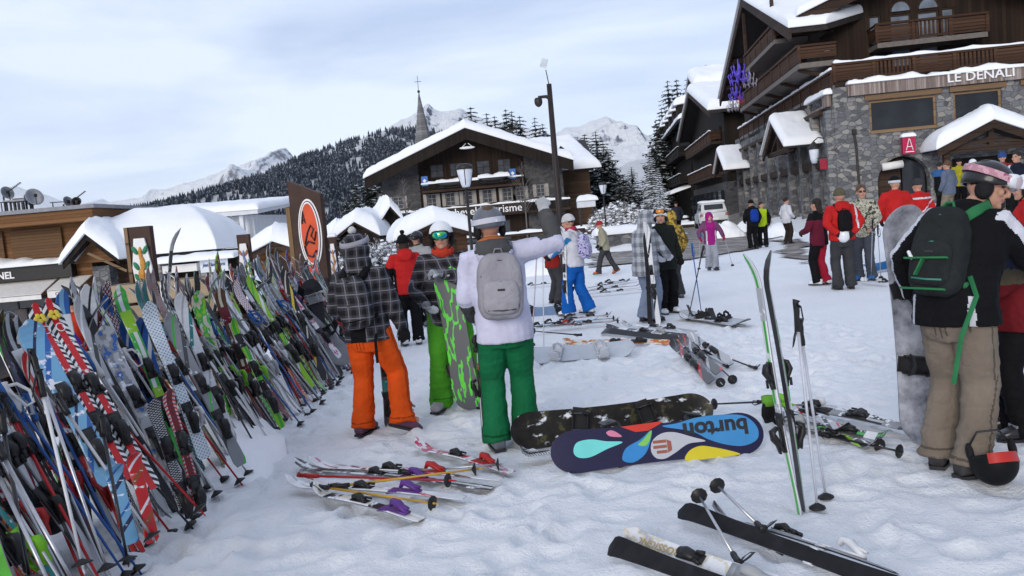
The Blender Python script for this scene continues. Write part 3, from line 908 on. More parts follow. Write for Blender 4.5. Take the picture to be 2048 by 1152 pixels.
# stone pilasters of the street side
mb = MB()
for v in (.25, 2.65, 5.15, 7.65, 10.15, 13.0, 15.8, 18.6, 21.4, 24.0): mb.box((-.16, v, 2.1), (.36, .38, 6.2))
mb.build('pilasters', [STONE], hotel, bevel=.03)
mb = MB(); mb.box((-.12, 13.4, 3.05), (.30, 25.4, .34)); mb.box((-.2, 13.4, 5.25), (.22, 24.4, .2)); mb.build('string_beam', [BEAM], hotel)
# weathered fascia, ledge snow and lettering
mb = MB(); mb.box((12.35, -.12, 5.92), (23.6, .2, .5)); mb.build('fascia', [TIMG], hotel)
snow_slab('ledge_snow', [(.55, -.30, 6.17), (24, -.30, 6.17), (24, .3, 6.17), (.55, .3, 6.17)], .17, hotel, 130, 10, .16, .8, 3, over=.03)
lettering('LE DENALI', .50, hotel, (5.75, -.27, 5.96), (R(90), 0, 0), LETT, .03, .004, sx=1.12)
mb = MB(); mb.box((-.14, 1.8, 5.62), (.2, 3.2, .5)); mb.build('fascia', [TIMG], hotel)
snow_slab('ledge_snow', [(-.34, .1, 5.9), (-.34, 3.5, 5.9), (.1, 3.5, 5.9), (.1, .1, 5.9)], .22, hotel, 40, 10, .16, .6, 4, over=.03)
lettering('LE DENALI', .42, hotel, (-.27, 1.85, 5.63), (R(90), 0, R(-90)), LETD, .03, .01)
# terrace with railing round the corner
def L2(a, d, z): return (d, a, z)
t1 = balcony(hotel, FRN, 0.1, 24, 6.31, .80, 0.0, 4.0, TIMH, BEAM, 15, True, .10, False, 5)
t2 = balcony(hotel, LFT, 0.12, 24, 6.05, .80, 0.0, 1.2, TIMH, BEAM, 13, True, .10, False, 6)
# timber storeys of the front
mb = MB(); wh = [(2.82, 3.36, 8.3, 9.66), (3.75, 4.7, 7.2, 9.6), (4.95, 5.9, 7.2, 9.6), (6.0, 6.6, 8.3, 9.66)]
gz = lambda a: 11.55 - .375 * abs(a - 4.85)
wall_holes(mb, .6, 24, 6.1, 9.7, [(a, b, c, min(d_, 9.699)) for a, b, c, d_ in wh], lambda a, d, z: (a, 4 + d, z), .3)
mb.prism([(-.0 + .6, 9.7), (9.1, 9.7), (4.85, 11.45)], 4.0, 4.25, lambda a, b, d: (a, d, b))
wall_holes(mb, 4.0, 25, 6.1, 9.0, [(v, v + 1.1, 6.9, 8.6) for v in (6.5, 9.5, 12.6, 15.7, 18.8, 21.6)], lambda a, d, z: (.6 + d, a, z), .3)
mb.prism([(2.6, 8.9), (24.6, 8.9), (13.6, 13.0)], .6, .9, lambda a, b, d: (d, a, b))
mb.build('timber_wall', [TIMV], hotel)
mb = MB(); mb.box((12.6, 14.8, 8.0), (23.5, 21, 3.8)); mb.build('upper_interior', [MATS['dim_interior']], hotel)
for a, b, c, d_ in wh: window(hotel, lambda a, d, z: (a, 4 + d, z), a, b, c, min(d_, 9.699), .1, .08, BEAM, SKYG, (0, 1 if b - a > .6 else 0))
# round heads of the two tall windows, standing proud of the boards
for c_ in (4.225, 5.425):
    ar = [(c_ + .475 * math.cos(math.pi * k / 12), 9.705 + .5 * math.sin(math.pi * k / 12)) for k in range(13)]
    f = MB(); f.prism(ar, 3.93, 4.05, lambda a, b, d: (a, d, b)); wv = f.build('window', [BEAM], hotel)
    ar = [(c_ + .39 * math.cos(math.pi * k / 12), 9.715 + .41 * math.sin(math.pi * k / 12)) for k in range(13)]
    f = MB(); f.prism(ar, 3.915, 3.95, lambda a, b, d: (a, d, b)); f.build('pane', [SKYG], wv)
for v in (6.5, 9.5, 12.6, 15.7, 18.8, 21.6): window(hotel, lambda a, d, z: (.6 + d, a, z), v, v + 1.1, 6.9, 8.6, .1, .08, BEAM, GLASS, (1, 0))
balcony(hotel, FRN, 2.75, 7.4, 8.18, .86, 2.7, 4.0, TIMH, mat('balcony_soffit', (0.16, 0.14, 0.13), 0.8), 3, True, 0, True)
balcony(hotel, LFT, 1.3, 17.0, 7.45, .78, -1.0, .6, TIMH, MATS['balcony_soffit'], 8, False, .0, True)
balcony(hotel, LFT, 6.0, 14.4, 9.45, .78, -1.0, .6, TIMH, MATS['balcony_soffit'], 5, False, .0, True)
for v in (1.7, 5.4, 9.2, 13, 16.6):
    mb = MB(); mb.bar((-.95, v, 7.22), (.55, v, 6.75), .14, .16); mb.build('balcony_brace', [BEAM], hotel)
for v in (6.3, 14.1):
    mb = MB(); mb.bar((-.95, v, 9.4), (-.95, v, 12.2 if v < 8 else 12.6), .16, .16, up=(1, 0, 0)); mb.build('balcony_post', [BEAM], hotel)
# roofs
def gable_roof(parent, fn, a_l, a_r, a_c, ze, zr, d0, d1, th=.28, snow=.5, over=.0, seed=0, rake=.42, fm=None, nu=50, nv=26, cut=None):
    """two slabs; ridge at a_c running along d; barge boards at the d0 end; thick snow above"""
    r = MB()
    for ae in (a_l, a_r):
        ce = cut if (cut is not None and ae == a_l) else d1
        r.add([fn(ae, d0, ze), fn(a_c, d0, zr), fn(a_c, d0, zr + th), fn(ae, d0, ze + th), fn(ae, ce, ze), fn(a_c, d1, zr), fn(a_c, d1, zr + th), fn(ae, ce, ze + th)], [(0, 1, 2, 3), (7, 6, 5, 4), (0, 4, 5, 1), (1, 5, 6, 2), (2, 6, 7, 3), (3, 7, 4, 0)])
    o = r.build('roof', [FASC], parent)
    s = 1 if d1 > d0 else -1
    bb = MB()
    for ae in (a_l, a_r):
        bb.prism([(ae, ze - rake * .75), (a_c, zr - rake * .75), (a_c, zr + th * .7), (ae, ze + th * .7)], d0 - s * .10, d0 - s * .003, lambda a, b, d: fn(a, d, b))
    bb.build('barge_board', [fm or BEAM], o)
    if snow:
        for k, ae in enumerate((a_l, a_r)):
            q = [fn(ae, d0 - s * .12, ze + th), fn(ae, cut if (cut is not None and ae == a_l) else d1, ze + th), fn(a_c, d1, zr + th), fn(a_c, d0 - s * .12, zr + th)]
            snow_slab('roof_snow', q, snow, o, nu, nv, snow * 1.1, .16, seed + k, (1, 1, 1, 0), .10)
    return o
gable_roof(hotel, LFT, 2.3, 24.9, 13.6, 8.95, 13.2, -1.0, 14, .3, .34, seed=11, cut=.55)
gable_roof(hotel, FRN, -.6, 10.3, 4.85, 9.5, 11.55, 2.6, 14.2, .3, .40, seed=14)
mb = MB()
for v, z in ((4.2, 9.35), (7.2, 10.45), (19.5, 10.8), (22.6, 9.6)):
    mb.bar((-.9, v, z), (.6, v, z - .02), .22, .28)
mb.build('purlins', [BEAM], hotel)
# entrance porch with heaped snow
def porch(parent, fn, a0, a1, ze, zr, d0, d1, snow, seed, posts=True, zp=0.0):
    ac = (a0 + a1) / 2
    o = gable_roof(parent, fn, a0, a1, ac, ze, zr, d0, d1, .16, snow, seed=seed, rake=.3, nu=34, nv=22)
    t = MB()
    sg = 1 if d1 > d0 else -1
    dd0, dd1 = d0 + sg * .12, d0 + sg * .30
    w_ = (a1 - a0) * .40
    pr = lambda pl: t.prism(pl, dd0, dd1, lambda a, b, d: fn(a, d, b))
    pr([(ac - w_ - .3, ze - .12), (ac + w_ + .3, ze - .12), (ac + w_ + .3, ze + .10), (ac - w_ - .3, ze + .10)])
    pr([(ac - .1, ze + .10), (ac + .1, ze + .10), (ac + .1, zr - .12), (ac - .1, zr - .12)])
    for s_ in (-1, 1):
        pr([(ac + s_ * .1, zr - .55), (ac + s_ * .1, zr - .75), (ac + s_ * w_ * .7, ze + .10), (ac + s_ * (w_ * .7 + .25), ze + .10)])
    t.build('truss', [BEAM], o)
    if posts:
        for s_ in (-1, 1):
            t = MB(); x = ac + s_ * w_
            t.prism([(x - .12, zp), (x + .12, zp), (x + .12, ze - .13), (x - .12, ze - .13)], dd0 - .03 * sg, dd0 + sg * .2, lambda a, b, d: fn(a, d, b))
            t.build('post', [BEAM], o, bevel=.02)
    return o
porch(hotel, FRN, 3.45, 7.7, 3.0, 3.95, -1.5, -.02, .55, 21, True, .3)
porch(hotel, LFT, 2.0, 7.6, 3.9, 5.35, -1.5, -.02, .26, 24, False, -.2)
porch(hotel, LFT, 20.8, 26.4, 3.85, 5.3, -1.5, -.02, .28, 27, False, -.2)
# red lantern sign over the arch, with the pale tower emblem
lan = MB(); lan.box((2.83, -.22, 3.42), (.50, .22, .72)); lo = lan.build('lantern_sign', [mat('magenta_sign', (0.42, 0.018, 0.075), 0.45, 0.1)], hotel, bevel=.02)
e = MB()
for s_ in (-1, 1): e.bar((2.83 + s_ * .13, -.345, 3.22), (2.83 + s_ * .012, -.345, 3.68), .02, .045, up=(0, 1, 0))
e.box((2.83, -.345, 3.36), (.16, .02, .03)); e.box((2.83, -.345, 3.15), (.34, .02, .035)); e.build('emblem', [LETT], lo)
snow_slab('snow_cap', [(2.56, -.34, 3.79), (3.10, -.34, 3.79), (3.10, -.1, 3.79), (2.56, -.1, 3.79)], .12, lo, 14, 8, .1, .3, 2, over=.02)
rs_ = MB(); rs_.box((-.5, .15, 2.98), (.30, .06, .44)); rs_.build('hanging_sign', [mat('red_sign', (0.28, 0.012, 0.035), 0.5)], hotel, bevel=.01)
bar_ = MB(); bar_.tube([(-.75, .15, 3.25), (0, .15, 3.25)], .02, 6); bar_.build('sign_bracket', [IRON], hotel)
dp = MB(); dp.tube([(.75, -.06, 4.15), (.80, -.06, 3.6), (.9, -.06, 0)], .05, 8); dp.box((.75, -.08, 4.2), (.16, .14, .2)); dp.build('downpipe', [IRON], hotel)
for (u_, v_, z_) in ((.9, 3.9, 8.3),):
    lm = MB(); lm.box((u_, v_ - .02, z_), (.22, .12, .18)); lm.build('flood_lamp', [LETT], hotel, bevel=.02)
# ================================================================ wall lantern and the hanging chandelier decorations
FROST = mat('frosted_lantern_glass', (0.62, 0.66, 0.74), 0.35, 0.08)
def hotel_pt(u, v, z): return HC + HE1 * u + HE2 * v + Vector((0, 0, z))
p = hotel_pt(-.75, .6, 3.0)
t = thing('wall_lantern', 'frosted wall lantern with a dark cap hanging at the corner of the stone hotel', 'lantern', p, HA)
a = MB(); a.lathe([(.10, .05), (.17, .25), (.21, .62), (.20, .68)], n=12); a.build('lamp_glass', [FROST], t, True)
a = MB(); a.lathe([(.24, .66), (.22, .74), (.10, .92), (.03, 1.0)], n=12); a.lathe([(.03, -.05), (.10, 0), (.11, .06)], n=12); a.build('cap', [IRON], t, True)
a = MB(); a.tube([(0, 0, 1.0), (.2, 0, 1.15), (.8, 0, 1.0)], .025, 6); a.build('bracket', [IRON], t, True)
VIO = mat('violet_tinsel', (0.13, 0.085, 0.62), 0.4, 0.25); SILV = mat('silver_tinsel', (0.40, 0.38, 0.44), 0.35, 0.2, metal=.5)
def chandelier(p, s, m, label, seed):
    rs = random.Random(seed)
    t = thing('chandelier_ornament', label, 'ornament', p, 0, 'chandelier ornaments hanging over the street')
    a = MB(); a.tube([(0, 0, 1.5 * s), (0, 0, 1.0 * s), (0, 0, .1 * s)], [.02, .05 * s, .12 * s], 8)
    a.ell((0, 0, .45 * s), (.16 * s, .16 * s, .22 * s), 0, 10, 6); a.build('stem', [m], t, True)
    a = MB()
    for tier, (z0, rr0, n) in enumerate(((.15, .75, 9), (.75, .5, 7))):
        for k in range(n):
            an = 6.283 * k / n + tier
            c, s2 = math.cos(an), math.sin(an)
            pts = [(0, 0, z0), (.4 * rr0, 0, z0 - .22), (.85 * rr0, 0, z0 - .12), (rr0, 0, z0 + .18), (.9 * rr0, 0, z0 + .32)]
            a.tube([(x * c * s, x * s2 * s, z * s) for x, _, z in pts], .035 * s, 5)
            a.tube([(rr0 * .85 * c * s, rr0 * .85 * s2 * s, (z0 - .12) * s), (rr0 * .8 * c * s, rr0 * .8 * s2 * s, (z0 - .5) * s)], [.05 * s, .01], 5)
    a.build('arms', [m], t, True)
for (px, py, u_, s_, m, lb) in ((1478, 160, -2.4, .72, VIO, 'big violet chandelier ornament hanging highest over the shopping street'), (1500, 168, -1.8, .52, SILV, 'silver chandelier ornament beside the big violet one'),
        (1473, 196, -2.2, .55, VIO, 'smaller violet chandelier ornament below the big violet one'), (1466, 218, -2.0, .48, SILV, 'dull silver chandelier ornament, lowest of the hanging cluster'), (1481, 204, -1.6, .3, mat('red_tinsel', (.5, .03, .03), .4), 'little red ornament hanging among the chandelier decorations')):
    q = ray(px, py); k = (HC - CAM + HE1 * u_).dot(HE1) / q.dot(HE1)
    chandelier(CAM + q * k, s_, m, lb, int(px))
# ================================================================ chalets up the street
def street_house(name, label, v0, v1, ze, zr, u1, snow, seed, timber, stonez=3.0, ub=-1.0, balc=()):
    t = thing(name, label, 'chalet', (HC.x, HC.y, 0), HA)
    vc = (v0 + v1) / 2
    mb = MB()
    wall_holes(mb, v0 + 1.5, v1 - 1.5, stonez, ze, [(v, v + 1.2, z, z + 1.3) for v in np.arange(v0 + 3, v1 - 3, 3.2) for z in (stonez + .7, stonez + 3.3) if z + 1.5 < ze], LFT, .3)
    mb.prism([(v0 + 1.4, ze - .02), (v1 - 1.4, ze - .02), (vc, zr - .1)], .0, .25, lambda a, b, d: (d, a, b))
    mb.prism([(0, stonez), (u1, stonez), (u1, ze), (0, ze)], v0 + 1.5, v0 + 1.8, lambda a, b, d: (a, d, b))
    mb.build('timber_wall', [timber], t)
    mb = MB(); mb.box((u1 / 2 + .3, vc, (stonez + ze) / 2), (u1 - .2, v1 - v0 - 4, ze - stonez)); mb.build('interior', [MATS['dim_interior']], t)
    for v in np.arange(v0 + 3, v1 - 3, 3.2):
        for z in (stonez + .7, stonez + 3.3):
            if z + 1.5 < ze: window(t, LFT, v, v + 1.2, z, z + 1.3, .1, .09, BEAM, GLASS, (1, 0))
    mb = MB(); mb.box((u1 / 2, vc, stonez / 2 - .5), (u1 + .3, v1 - v0 - 2.9, stonez + 1)); mb.build('stone_base', [STONED], t)
    for v in np.arange(v0 + 2.5, v1 - 2, 3.2):
        mb = MB(); mb.box((-.30, v + 1.0, stonez * .42), (.25, 1.5, stonez * .8)); mb.build('shop_front', [GLASS], t)
    gable_roof(t, LFT, v0, v1, vc, ze, zr, ub, u1 + .5, .3, snow, seed=seed)
    for (a0, a1, z) in balc: balcony(t, LFT, a0, a1, z, .85, -.9, .0, TIMH, BEAM, max(3, int((a1 - a0) / 2.2)), False, .08, True, seed)
    return t
ch2 = street_house('chalet', 'dark timber chalet with a thick snow roof next to the big stone hotel', 29.3, 56.5, 8.7, 12.1, 12, .6, 31, TIMD, 3.4, -1.2, ((33, 53, 6.8), (34, 52, 4.1)))
dm = MB(); dm.prism([(2.2, 10.6), (4.8, 10.6), (4.8, 11.9), (2.2, 11.9)], 34, 38, lambda a, b, d: (a, d, b)); dm.build('dormer', [TIMD], ch2)
snow_slab('dormer_snow', [(1.9, 33.6, 11.95), (5.1, 33.6, 11.95), (5.1, 38.5, 12.4), (1.9, 38.5, 12.4)], .4, ch2, 16, 12, .3, .3, 7)
ch3 = thing('dark_house_row', 'long dark timber building with a row of snowy dormers running down the street', 'building', (HC.x, HC.y, 0), HA)
mb = MB(); mb.box((6, 76, 5.2), (12, 38, 12.4)); mb.build('timber_wall', [TIMD], ch3)
mb = MB(); mb.prism([(-1.1, 11.0), (6, 14.0), (6, 14.3), (-1.1, 11.3)], 56, 96, lambda a, b, d: (a, d, b)); mb.build('roof', [FASC], ch3)
snow_slab('roof_snow', [(-1.1, 56, 11.3), (-1.1, 96, 11.3), (6, 96, 14.3), (6, 56, 14.3)], .5, ch3, 80, 20, .5, .4, 9)
for k in range(7):
    v = 58.5 + k * 5.6
    d = MB(); d.box((-.2, v, 12.0), (1.6, 2.2, 1.8)); dd = d.build('dormer', [TIMD], ch3)
    snow_slab('dormer_snow', [(-1.3, v - 1.5, 12.95), (-1.3, v + 1.5, 12.95), (1.6, v + 1.5, 13.3), (1.6, v - 1.5, 13.3)], .8, dd, 16, 14, .6, .3, 40 + k)
for z in (7.6, 4.6): balcony(ch3, LFT, 58, 94, z, .85, -1.2, .0, TIMD, TIMD, 12, False, .08, True, 8)
for k, (v, w_) in enumerate(((59, 4), (66, 5), (75, 4.5))):
    snow_slab('awning_snow', [(-2.2, v, 3.3), (-2.2, v + w_, 3.3), (.0, v + w_, 3.9), (.0, v, 3.9)], .35, ch3, 16, 12, .3, .3, 60 + k)
b5 = thing('roof_house', 'small snow-capped roof rising behind the street chalet beside the hotel gable', 'house', hotel_pt(5, 62, 0), HA)
mb = MB(); mb.box((0, 0, 7), (7, 8, 15)); mb.build('wall', [TIMD], b5)
gable_roof(b5, LFT, -5, 5, 0, 14.5, 16.3, -4, 4, .3, .9, seed=71)
# ================================================================ the tourist office chalet
TY = 80.0
off = thing('tourist_office', 'wide timber chalet with a broad snow-covered gable, balconies and a tourist office sign', 'chalet', (-3.0, TY, 0), 0)
mb = MB()                                  # facade in local x, y inwards
st = [(-9.4, -5.0), (5.6, 9.2)]
wall_holes(mb, -8.6, -5.0, -2, 7.6, [(-7.7, -6.7, 3.9, 5.1)], FRN, .3); mb.prism([(-8.6, 7.6), (-5.0, 7.6), (-5.0, 9.0)], 0, .3, lambda a, b, d: (a, d, b)); mb.build('stone_wall', [STONED], off); mb = MB(); wall_holes(mb, 5.2, 8.8, -2, 7.4, [(6.2, 7.0, 3.9, 5.1)], FRN, .3)
mb.prism([(5.2, 7.4), (8.8, 7.4), (5.2, 8.9)], 0, .3, lambda a, b, d: (a, d, b))
mb.build('stone_wall', [STONED], off)
mb = MB()
w2 = [(-3.9, -2.6, 6.55, 7.85), (-2.0, -.8, 6.55, 7.85), (.6, 1.9, 6.55, 7.85), (2.6, 3.9, 6.55, 7.85)]
w1 = [(-4.4, -3.5, 3.75, 5.05), (-2.6, -1.7, 3.75, 5.05), (-.9, 0, 3.75, 5.05), (1.0, 1.9, 3.75, 5.05), (2.9, 3.8, 3.75, 5.05), (4.2, 5.0, 3.75, 5.05)]
w0 = [(-4.2, -2.4, -.5, 2.0), (-1.6, .4, -.5, 2.0), (1.4, 3.4, -.5, 2.0)]
wall_holes(mb, -5.0, 5.2, -2, 8.9, w2 + w1 + w0, lambda a, d, z: (a, .15 + d, z), .3)
mb.prism([(-5.0, 8.9), (5.2, 8.9), (.1, 10.9)], .15, .45, lambda a, b, d: (a, d, b))
mb.box((0.1, 9.3, 3), (16.4, 17, 9))
mb.build('timber_wall', [TIMV], off)
PALE = mat('pale_shutter', (0.36, 0.34, 0.33), 0.7, 0.15)
for w_ in w2 + w0: window(off, lambda a, d, z: (a, .15 + d, z), *w_, .1, .08, BEAM, mat('curtained_glass', (0.07, 0.08, 0.10), 0.15, 0.3, 2), (1, 1))
for w_ in w1 + [(-7.7, -6.7, 3.9, 5.1), (6.2, 7.0, 3.9, 5.1)]:
    o = window(off, lambda a, d, z: (a, .05 + d, z), *w_, .12, .08, PALE, MATS['curtained_glass'], (1, 2))
    for s_ in (0, 1):
        f = MB(); x = w_[0] - .36 if s_ == 0 else w_[1] + .02
        f.box((x + .17, -.03, (w_[2] + w_[3]) / 2), (.34, .05, w_[3] - w_[2])); f.build('shutter', [PALE], o, bevel=.01)
balcony(off, FRN, -4.7, 5.0, 5.35, .62, -1.3, .1, TIMD, BEAM, 7, False, .20, True, 41)
balcony(off, FRN, -8.2, 9.2, 2.65, .80, -1.5, .1, TIMD, BEAM, 10, False, .20, True, 43)
sg = MB(); sg.box((.1, -1.62, 3.02), (10.4, .06, .95)); so = sg.build('sign_board', [mat('dark_sign_board', (0.022, 0.016, 0.013), 0.5)], off)
lettering('Courchevel Tourisme', 1.02, so, (.1, -1.70, 3.02), (R(90), 0, 0), LETT, .02, .006)
for x in (-4.35, 4.0):
    f = MB(); f.box((x, -1.36, 6.25), (.6, .05, .9)); f2 = f.build('blue_sign', [mat('blue_sign', (0.06, 0.16, 0.45), 0.5, .1)], off)
    f = MB(); f.box((x, -1.395, 6.28), (.26, .02, .26), 0, Matrix.Rotation(R(45), 3, 'Y')); f.build('emblem', [LETT], f2)
gable_roof(off, FRN, -9.8, 9.7, -.05, 6.55, 10.35, -2.6, 9, .45, .75, seed=51, rake=.9, fm=TIMD, nu=70, nv=50)
# cross wing on the right, its roof slope facing the square
mb = MB(); mb.box((8.6, 8.5, 2.4), (6.4, 9, 9.0)); mb.build('wing_wall', [wood('amber_dark_boards', (0.05, .03, .018), (.12, .075, .045), 'X', .2)], off)
r = MB(); r.prism([(3.6, 6.3), (13.6, 9.9), (13.6, 10.2), (3.6, 6.6)], 3.5, 12.6, lambda a, b, d: (d, a, b)); r.build('roof', [FASC], off)
snow_slab('roof_snow', [(4.5, 3.2, 6.5), (12.8, 3.2, 6.5), (11.2, 13.8, 10.2), (4.0, 13.8, 10.2)], .75, off, 40, 30, .6, .15, 53)
d = MB(); d.prism([(8.6, 7.95), (10.4, 7.95), (9.2, 9.0)], 5.0, 8, lambda a, b, d: (a, d, b)); d.build('dormer', [TIMD], off)
c = MB(); c.box((3.5, 8, 11.2), (1.9, 1.1, .25)); [c.box((3.5 + x, 8 + y, 10.7), (.2, .2, .9)) for x in (-.7, 0, .7) for y in (-.4, .4)]; c.build('chimney', [IRON], off)
c = MB(); c.ell((0, -2.75, 8.9), (.75, .12, .13), 0, 12, 6); [c.tube([(.5 * s_, -2.78, 8.95), (.1 * s_, -2.78, 9.3)], .03, 5) for s_ in (-1, 1)]; c.build('gable_ornament', [LETT], off, True)
# bobsleighs laid with snow on the balcony front
for (x, z, lb) in ((-1.8, 5.95, 'snow-covered old bobsleigh fixed to the upper balcony, left one'), (2.2, 6.05, 'snow-covered old bobsleigh fixed to the upper balcony, right one')):
    t = thing('bobsleigh', lb, 'sleigh', (-3 + x, TY - 1.6, z - .6), 0, 'bobsleighs on the balcony front')
    a = MB(); a.tube([(-1.4, 0, .55), (-.9, 0, .45), (.8, 0, .45), (1.3, 0, .6)], [.10, .24, .26, .10], 10); a.build('hull', [IRON], t, True)
    a = MB(); [a.tube([(-1.3, y, .25), (-1.0, y, .12), (1.0, y, .12), (1.3, y, .3)], .04, 6) for y in (-.2, .2)]
    [a.lathe([(.22, -.03), (.22, .03)], (xx, -.25, .22), 12) for xx in (-.8, .8)]; a.build('runners', [IRON], t, True)
    snow_slab('snow_cover', [(-1.5, -.3, .62), (1.5, -.3, .62), (1.5, .3, .62), (-1.5, .3, .62)], .32, t, 24, 10, .25, .6, int(z * 7), over=.04)
# bare frosted saplings in front of the facade
for k, (x, h, lb) in enumerate(((-9.0, 6.8, 'thin bare frosted tree at the left corner of the tourist office'), (1.8, 7.2, 'thin bare frosted tree before the right half of the tourist office'), (-11.2, 5.5, 'short bare frosted tree left of the tourist office windows'))):
    t = thing('bare_tree', lb, 'tree', (x, TY - 5, -.3), 0, 'bare trees before the tourist office')
    rs = random.Random(k); a = MB(); b = MB()
    a.tube([(0, 0, 0), (.06, 0, h * .5), (0, 0, h)], [.08, .05, .015], 6)
    for q in range(34):
        z = h * rs.uniform(.35, .98); an = rs.uniform(0, 6.28); l = (h - z) * .5 + .3
        e = Vector((math.cos(an) * l * .6, math.sin(an) * l * .6, l * .8)); s0 = Vector((0, 0, z))
        b.tube([s0, s0 + e * .5 + Vector((0, 0, .05)), s0 + e], [.022, .014, .006], 4)
        b.tube([s0 + e * .5, s0 + e * .5 + Vector((rs.uniform(-.4, .4), rs.uniform(-.3, .3), .4))], [.012, .005], 3)
    a.build('trunk', [mat('frosted_bark', (.16, .145, .14), .9, .3, 10)], t, True); b.build('crown', [MATS['frosted_bark']], t, True)
# ================================================================ church steeple
ch = thing('church', 'pointed grey shingled church steeple with a thin cross behind the chalet roof', 'church', (-10.5, 116, 0), R(45))
SH = wood('grey_shingles', (0.10, 0.105, 0.11), (0.26, 0.26, 0.27), 'X', .35)
a = MB(); a.lathe([(1.7, 0), (1.7, 11.5)], n=4); a.build('tower', [STONED], ch)
a = MB(); a.lathe([(1.75, 11.4), (1.45, 12.6), (1.05, 14.6), (.70, 16.6), (.34, 18.8), (.06, 20.6)], n=8); a.build('spire', [SH], ch)
a = MB(); a.ell((0, 0, 20.75), (.20, .20, .20), 0, 12, 8); a.tube([(0, 0, 20.5), (0, 0, 22.9)], .035, 6); a.box((0, 0, 22.1), (.9, .05, .06), 0, Matrix.Rotation(R(-45), 3, 'Z')); a.build('cross', [IRON], ch)
# ================================================================ left side: shop, pavilion, huts, white hotel
SZ = -1.4
shop = thing('shop', 'low brown flat-roofed boutique with a black CHANEL sign and pale awnings', 'shop', (-18, 31, SZ), 0)
a = MB(); a.box((-3.2, 4, 1.6), (11.6, 7.6, 6.2)); a.build('timber_wall', [TIMO], shop)
a = MB(); a.box((-3.1, 3.6, 4.70), (12.4, 9.0, .42)); a.build('roof_fascia', [TIMO], shop)
a = MB(); a.box((-3.1, 3.6, 4.99), (12.7, 9.3, .14)); a.build('roof', [mat('grey_roof_sheet', (.22, .23, .26), .5)], shop)
a = MB(); [a.box((x, .12, 3.75), (1.9, .10, 1.25)) for x in (-6.6, -4.2, -1.8, .4)]; a.build('shutters', [wood('brown_shutter', (.10, .055, .028), (.16, .09, .045), 'X', .11)], shop)
a = MB(); a.box((-1.1, .0, 2.78), (5.6, .36, .55)); sgn = a.build('sign_board', [mat('black_sign', (.010, .010, .013), .35)], shop)
lettering('CHANEL', .36, sgn, (-1.13, -.20, 2.73), (R(90), 0, 0), LETT, .015, .008)
snow_slab('ledge_snow', [(-6, -.25, 3.07), (1.9, -.25, 3.07), (1.9, .5, 3.12), (-6, .5, 3.12)], .22, shop, 60, 10, .25, .9, 3)
a = MB(); a.prism([(-1.15, 1.96), (.1, 2.45), (.1, 2.49), (-1.15, 2.00)], -3.6, 1.0, lambda a_, b_, d_: (d_, a_, b_)); a.prism([(-1.15, 1.80), (-1.13, 1.80), (-1.13, 1.98), (-1.15, 1.98)], -3.6, 1.0, lambda a_, b_, d_: (d_, a_, b_)); a.build('awning', [AWN], shop)
a = MB(); a.prism([(-1.0, 2.05), (.1, 2.45), (.1, 2.49), (-1.0, 2.09)], 1.15, 2.3, lambda a_, b_, d_: (d_, a_, b_)); a.prism([(-1.0, 1.80), (-.98, 1.80), (-.98, 2.07), (-1.0, 2.07)], 1.15, 2.3, lambda a_, b_, d_: (d_, a_, b_)); aw2 = a.build('awning', [AWN], shop)
lettering('CHANEL', .16, aw2, (1.75, -1.012, 1.93), (R(90), 0, 0), LETD, .004)
window(shop, FRN, -4.4, -2.2, .1, 1.85, .1, .08, IRON, GLASS, (0, 0)); window(shop, FRN, -2.0, .8, .1, 1.85, .1, .08, IRON, GLASS, (1, 0)); window(shop, FRN, 1.0, 2.4, .1, 1.85, .1, .08, IRON, GLASS, (0, 0))
for k in range(3):
    a = MB(); a.box((-3 + k * 1.3, -.14, 1.0), (.5, .1, .9)); a.build('display', [mat('dark_display', (.05, .045, .05), .5, .6, 3)], shop, bevel=.02)
def dish(px, py, Y, r, yaw, label, m=None):
    p = P(px, py, Y); zb = SZ + 5.06
    r *= .62
    t = thing('satellite_dish', label, 'satellite dish', (p.x, p.y, zb), yaw, 'satellite dishes on the boutique roof')
    h = max(.25, p.z - zb)
    a = MB(); a.tube([(0, .12, 0), (0, .12, h)], .035, 6); a.build('mast', [IRON], t)
    a = MB(); prof = [(.02, 0), (r * .35, .03), (r * .7, .10), (r, .20), (r * .98, .215), (r * .68, .125), (r * .3, .05), (.01, .02)]
    rot = Matrix.Rotation(R(68), 3, 'X')
    rings = [[Vector((0, 0, h)) + rot @ Vector((q * math.cos(6.283 * i / 20), q * math.sin(6.283 * i / 20) * 1.06, z)) for i in range(20)] for q, z in prof]
    a.loft(rings); a.build('reflector', [m or mat('grey_dish', (.34, .35, .38), .5)], t, True)
    a = MB(); pe = Vector((0, 0, h)) + rot @ Vector((0, 0, r * .9)); a.tube([Vector((0, 0, h)) + rot @ Vector((0, -r * .95, .2)), pe], .015, 5); a.box(pe, (.09, .09, .12)); a.build('feed_arm', [IRON], t)
dish(10, 390, 33, .42, R(60), 'pale satellite dish at the left end of the boutique roof')
dish(66, 398, 33, .55, R(50), 'largest satellite dish, tilted, beside the roof vent')
dish(52, 404, 34, .42, R(75), 'half-hidden satellite dish between the roof vent and the largest one')
dish(131, 408, 33, .36, R(65), 'narrow edge-on satellite dish near the right end of the boutique roof')
dish(156, 412, 33, .30, R(15), 'small dark satellite dish beside the pavilion roof', IRON)
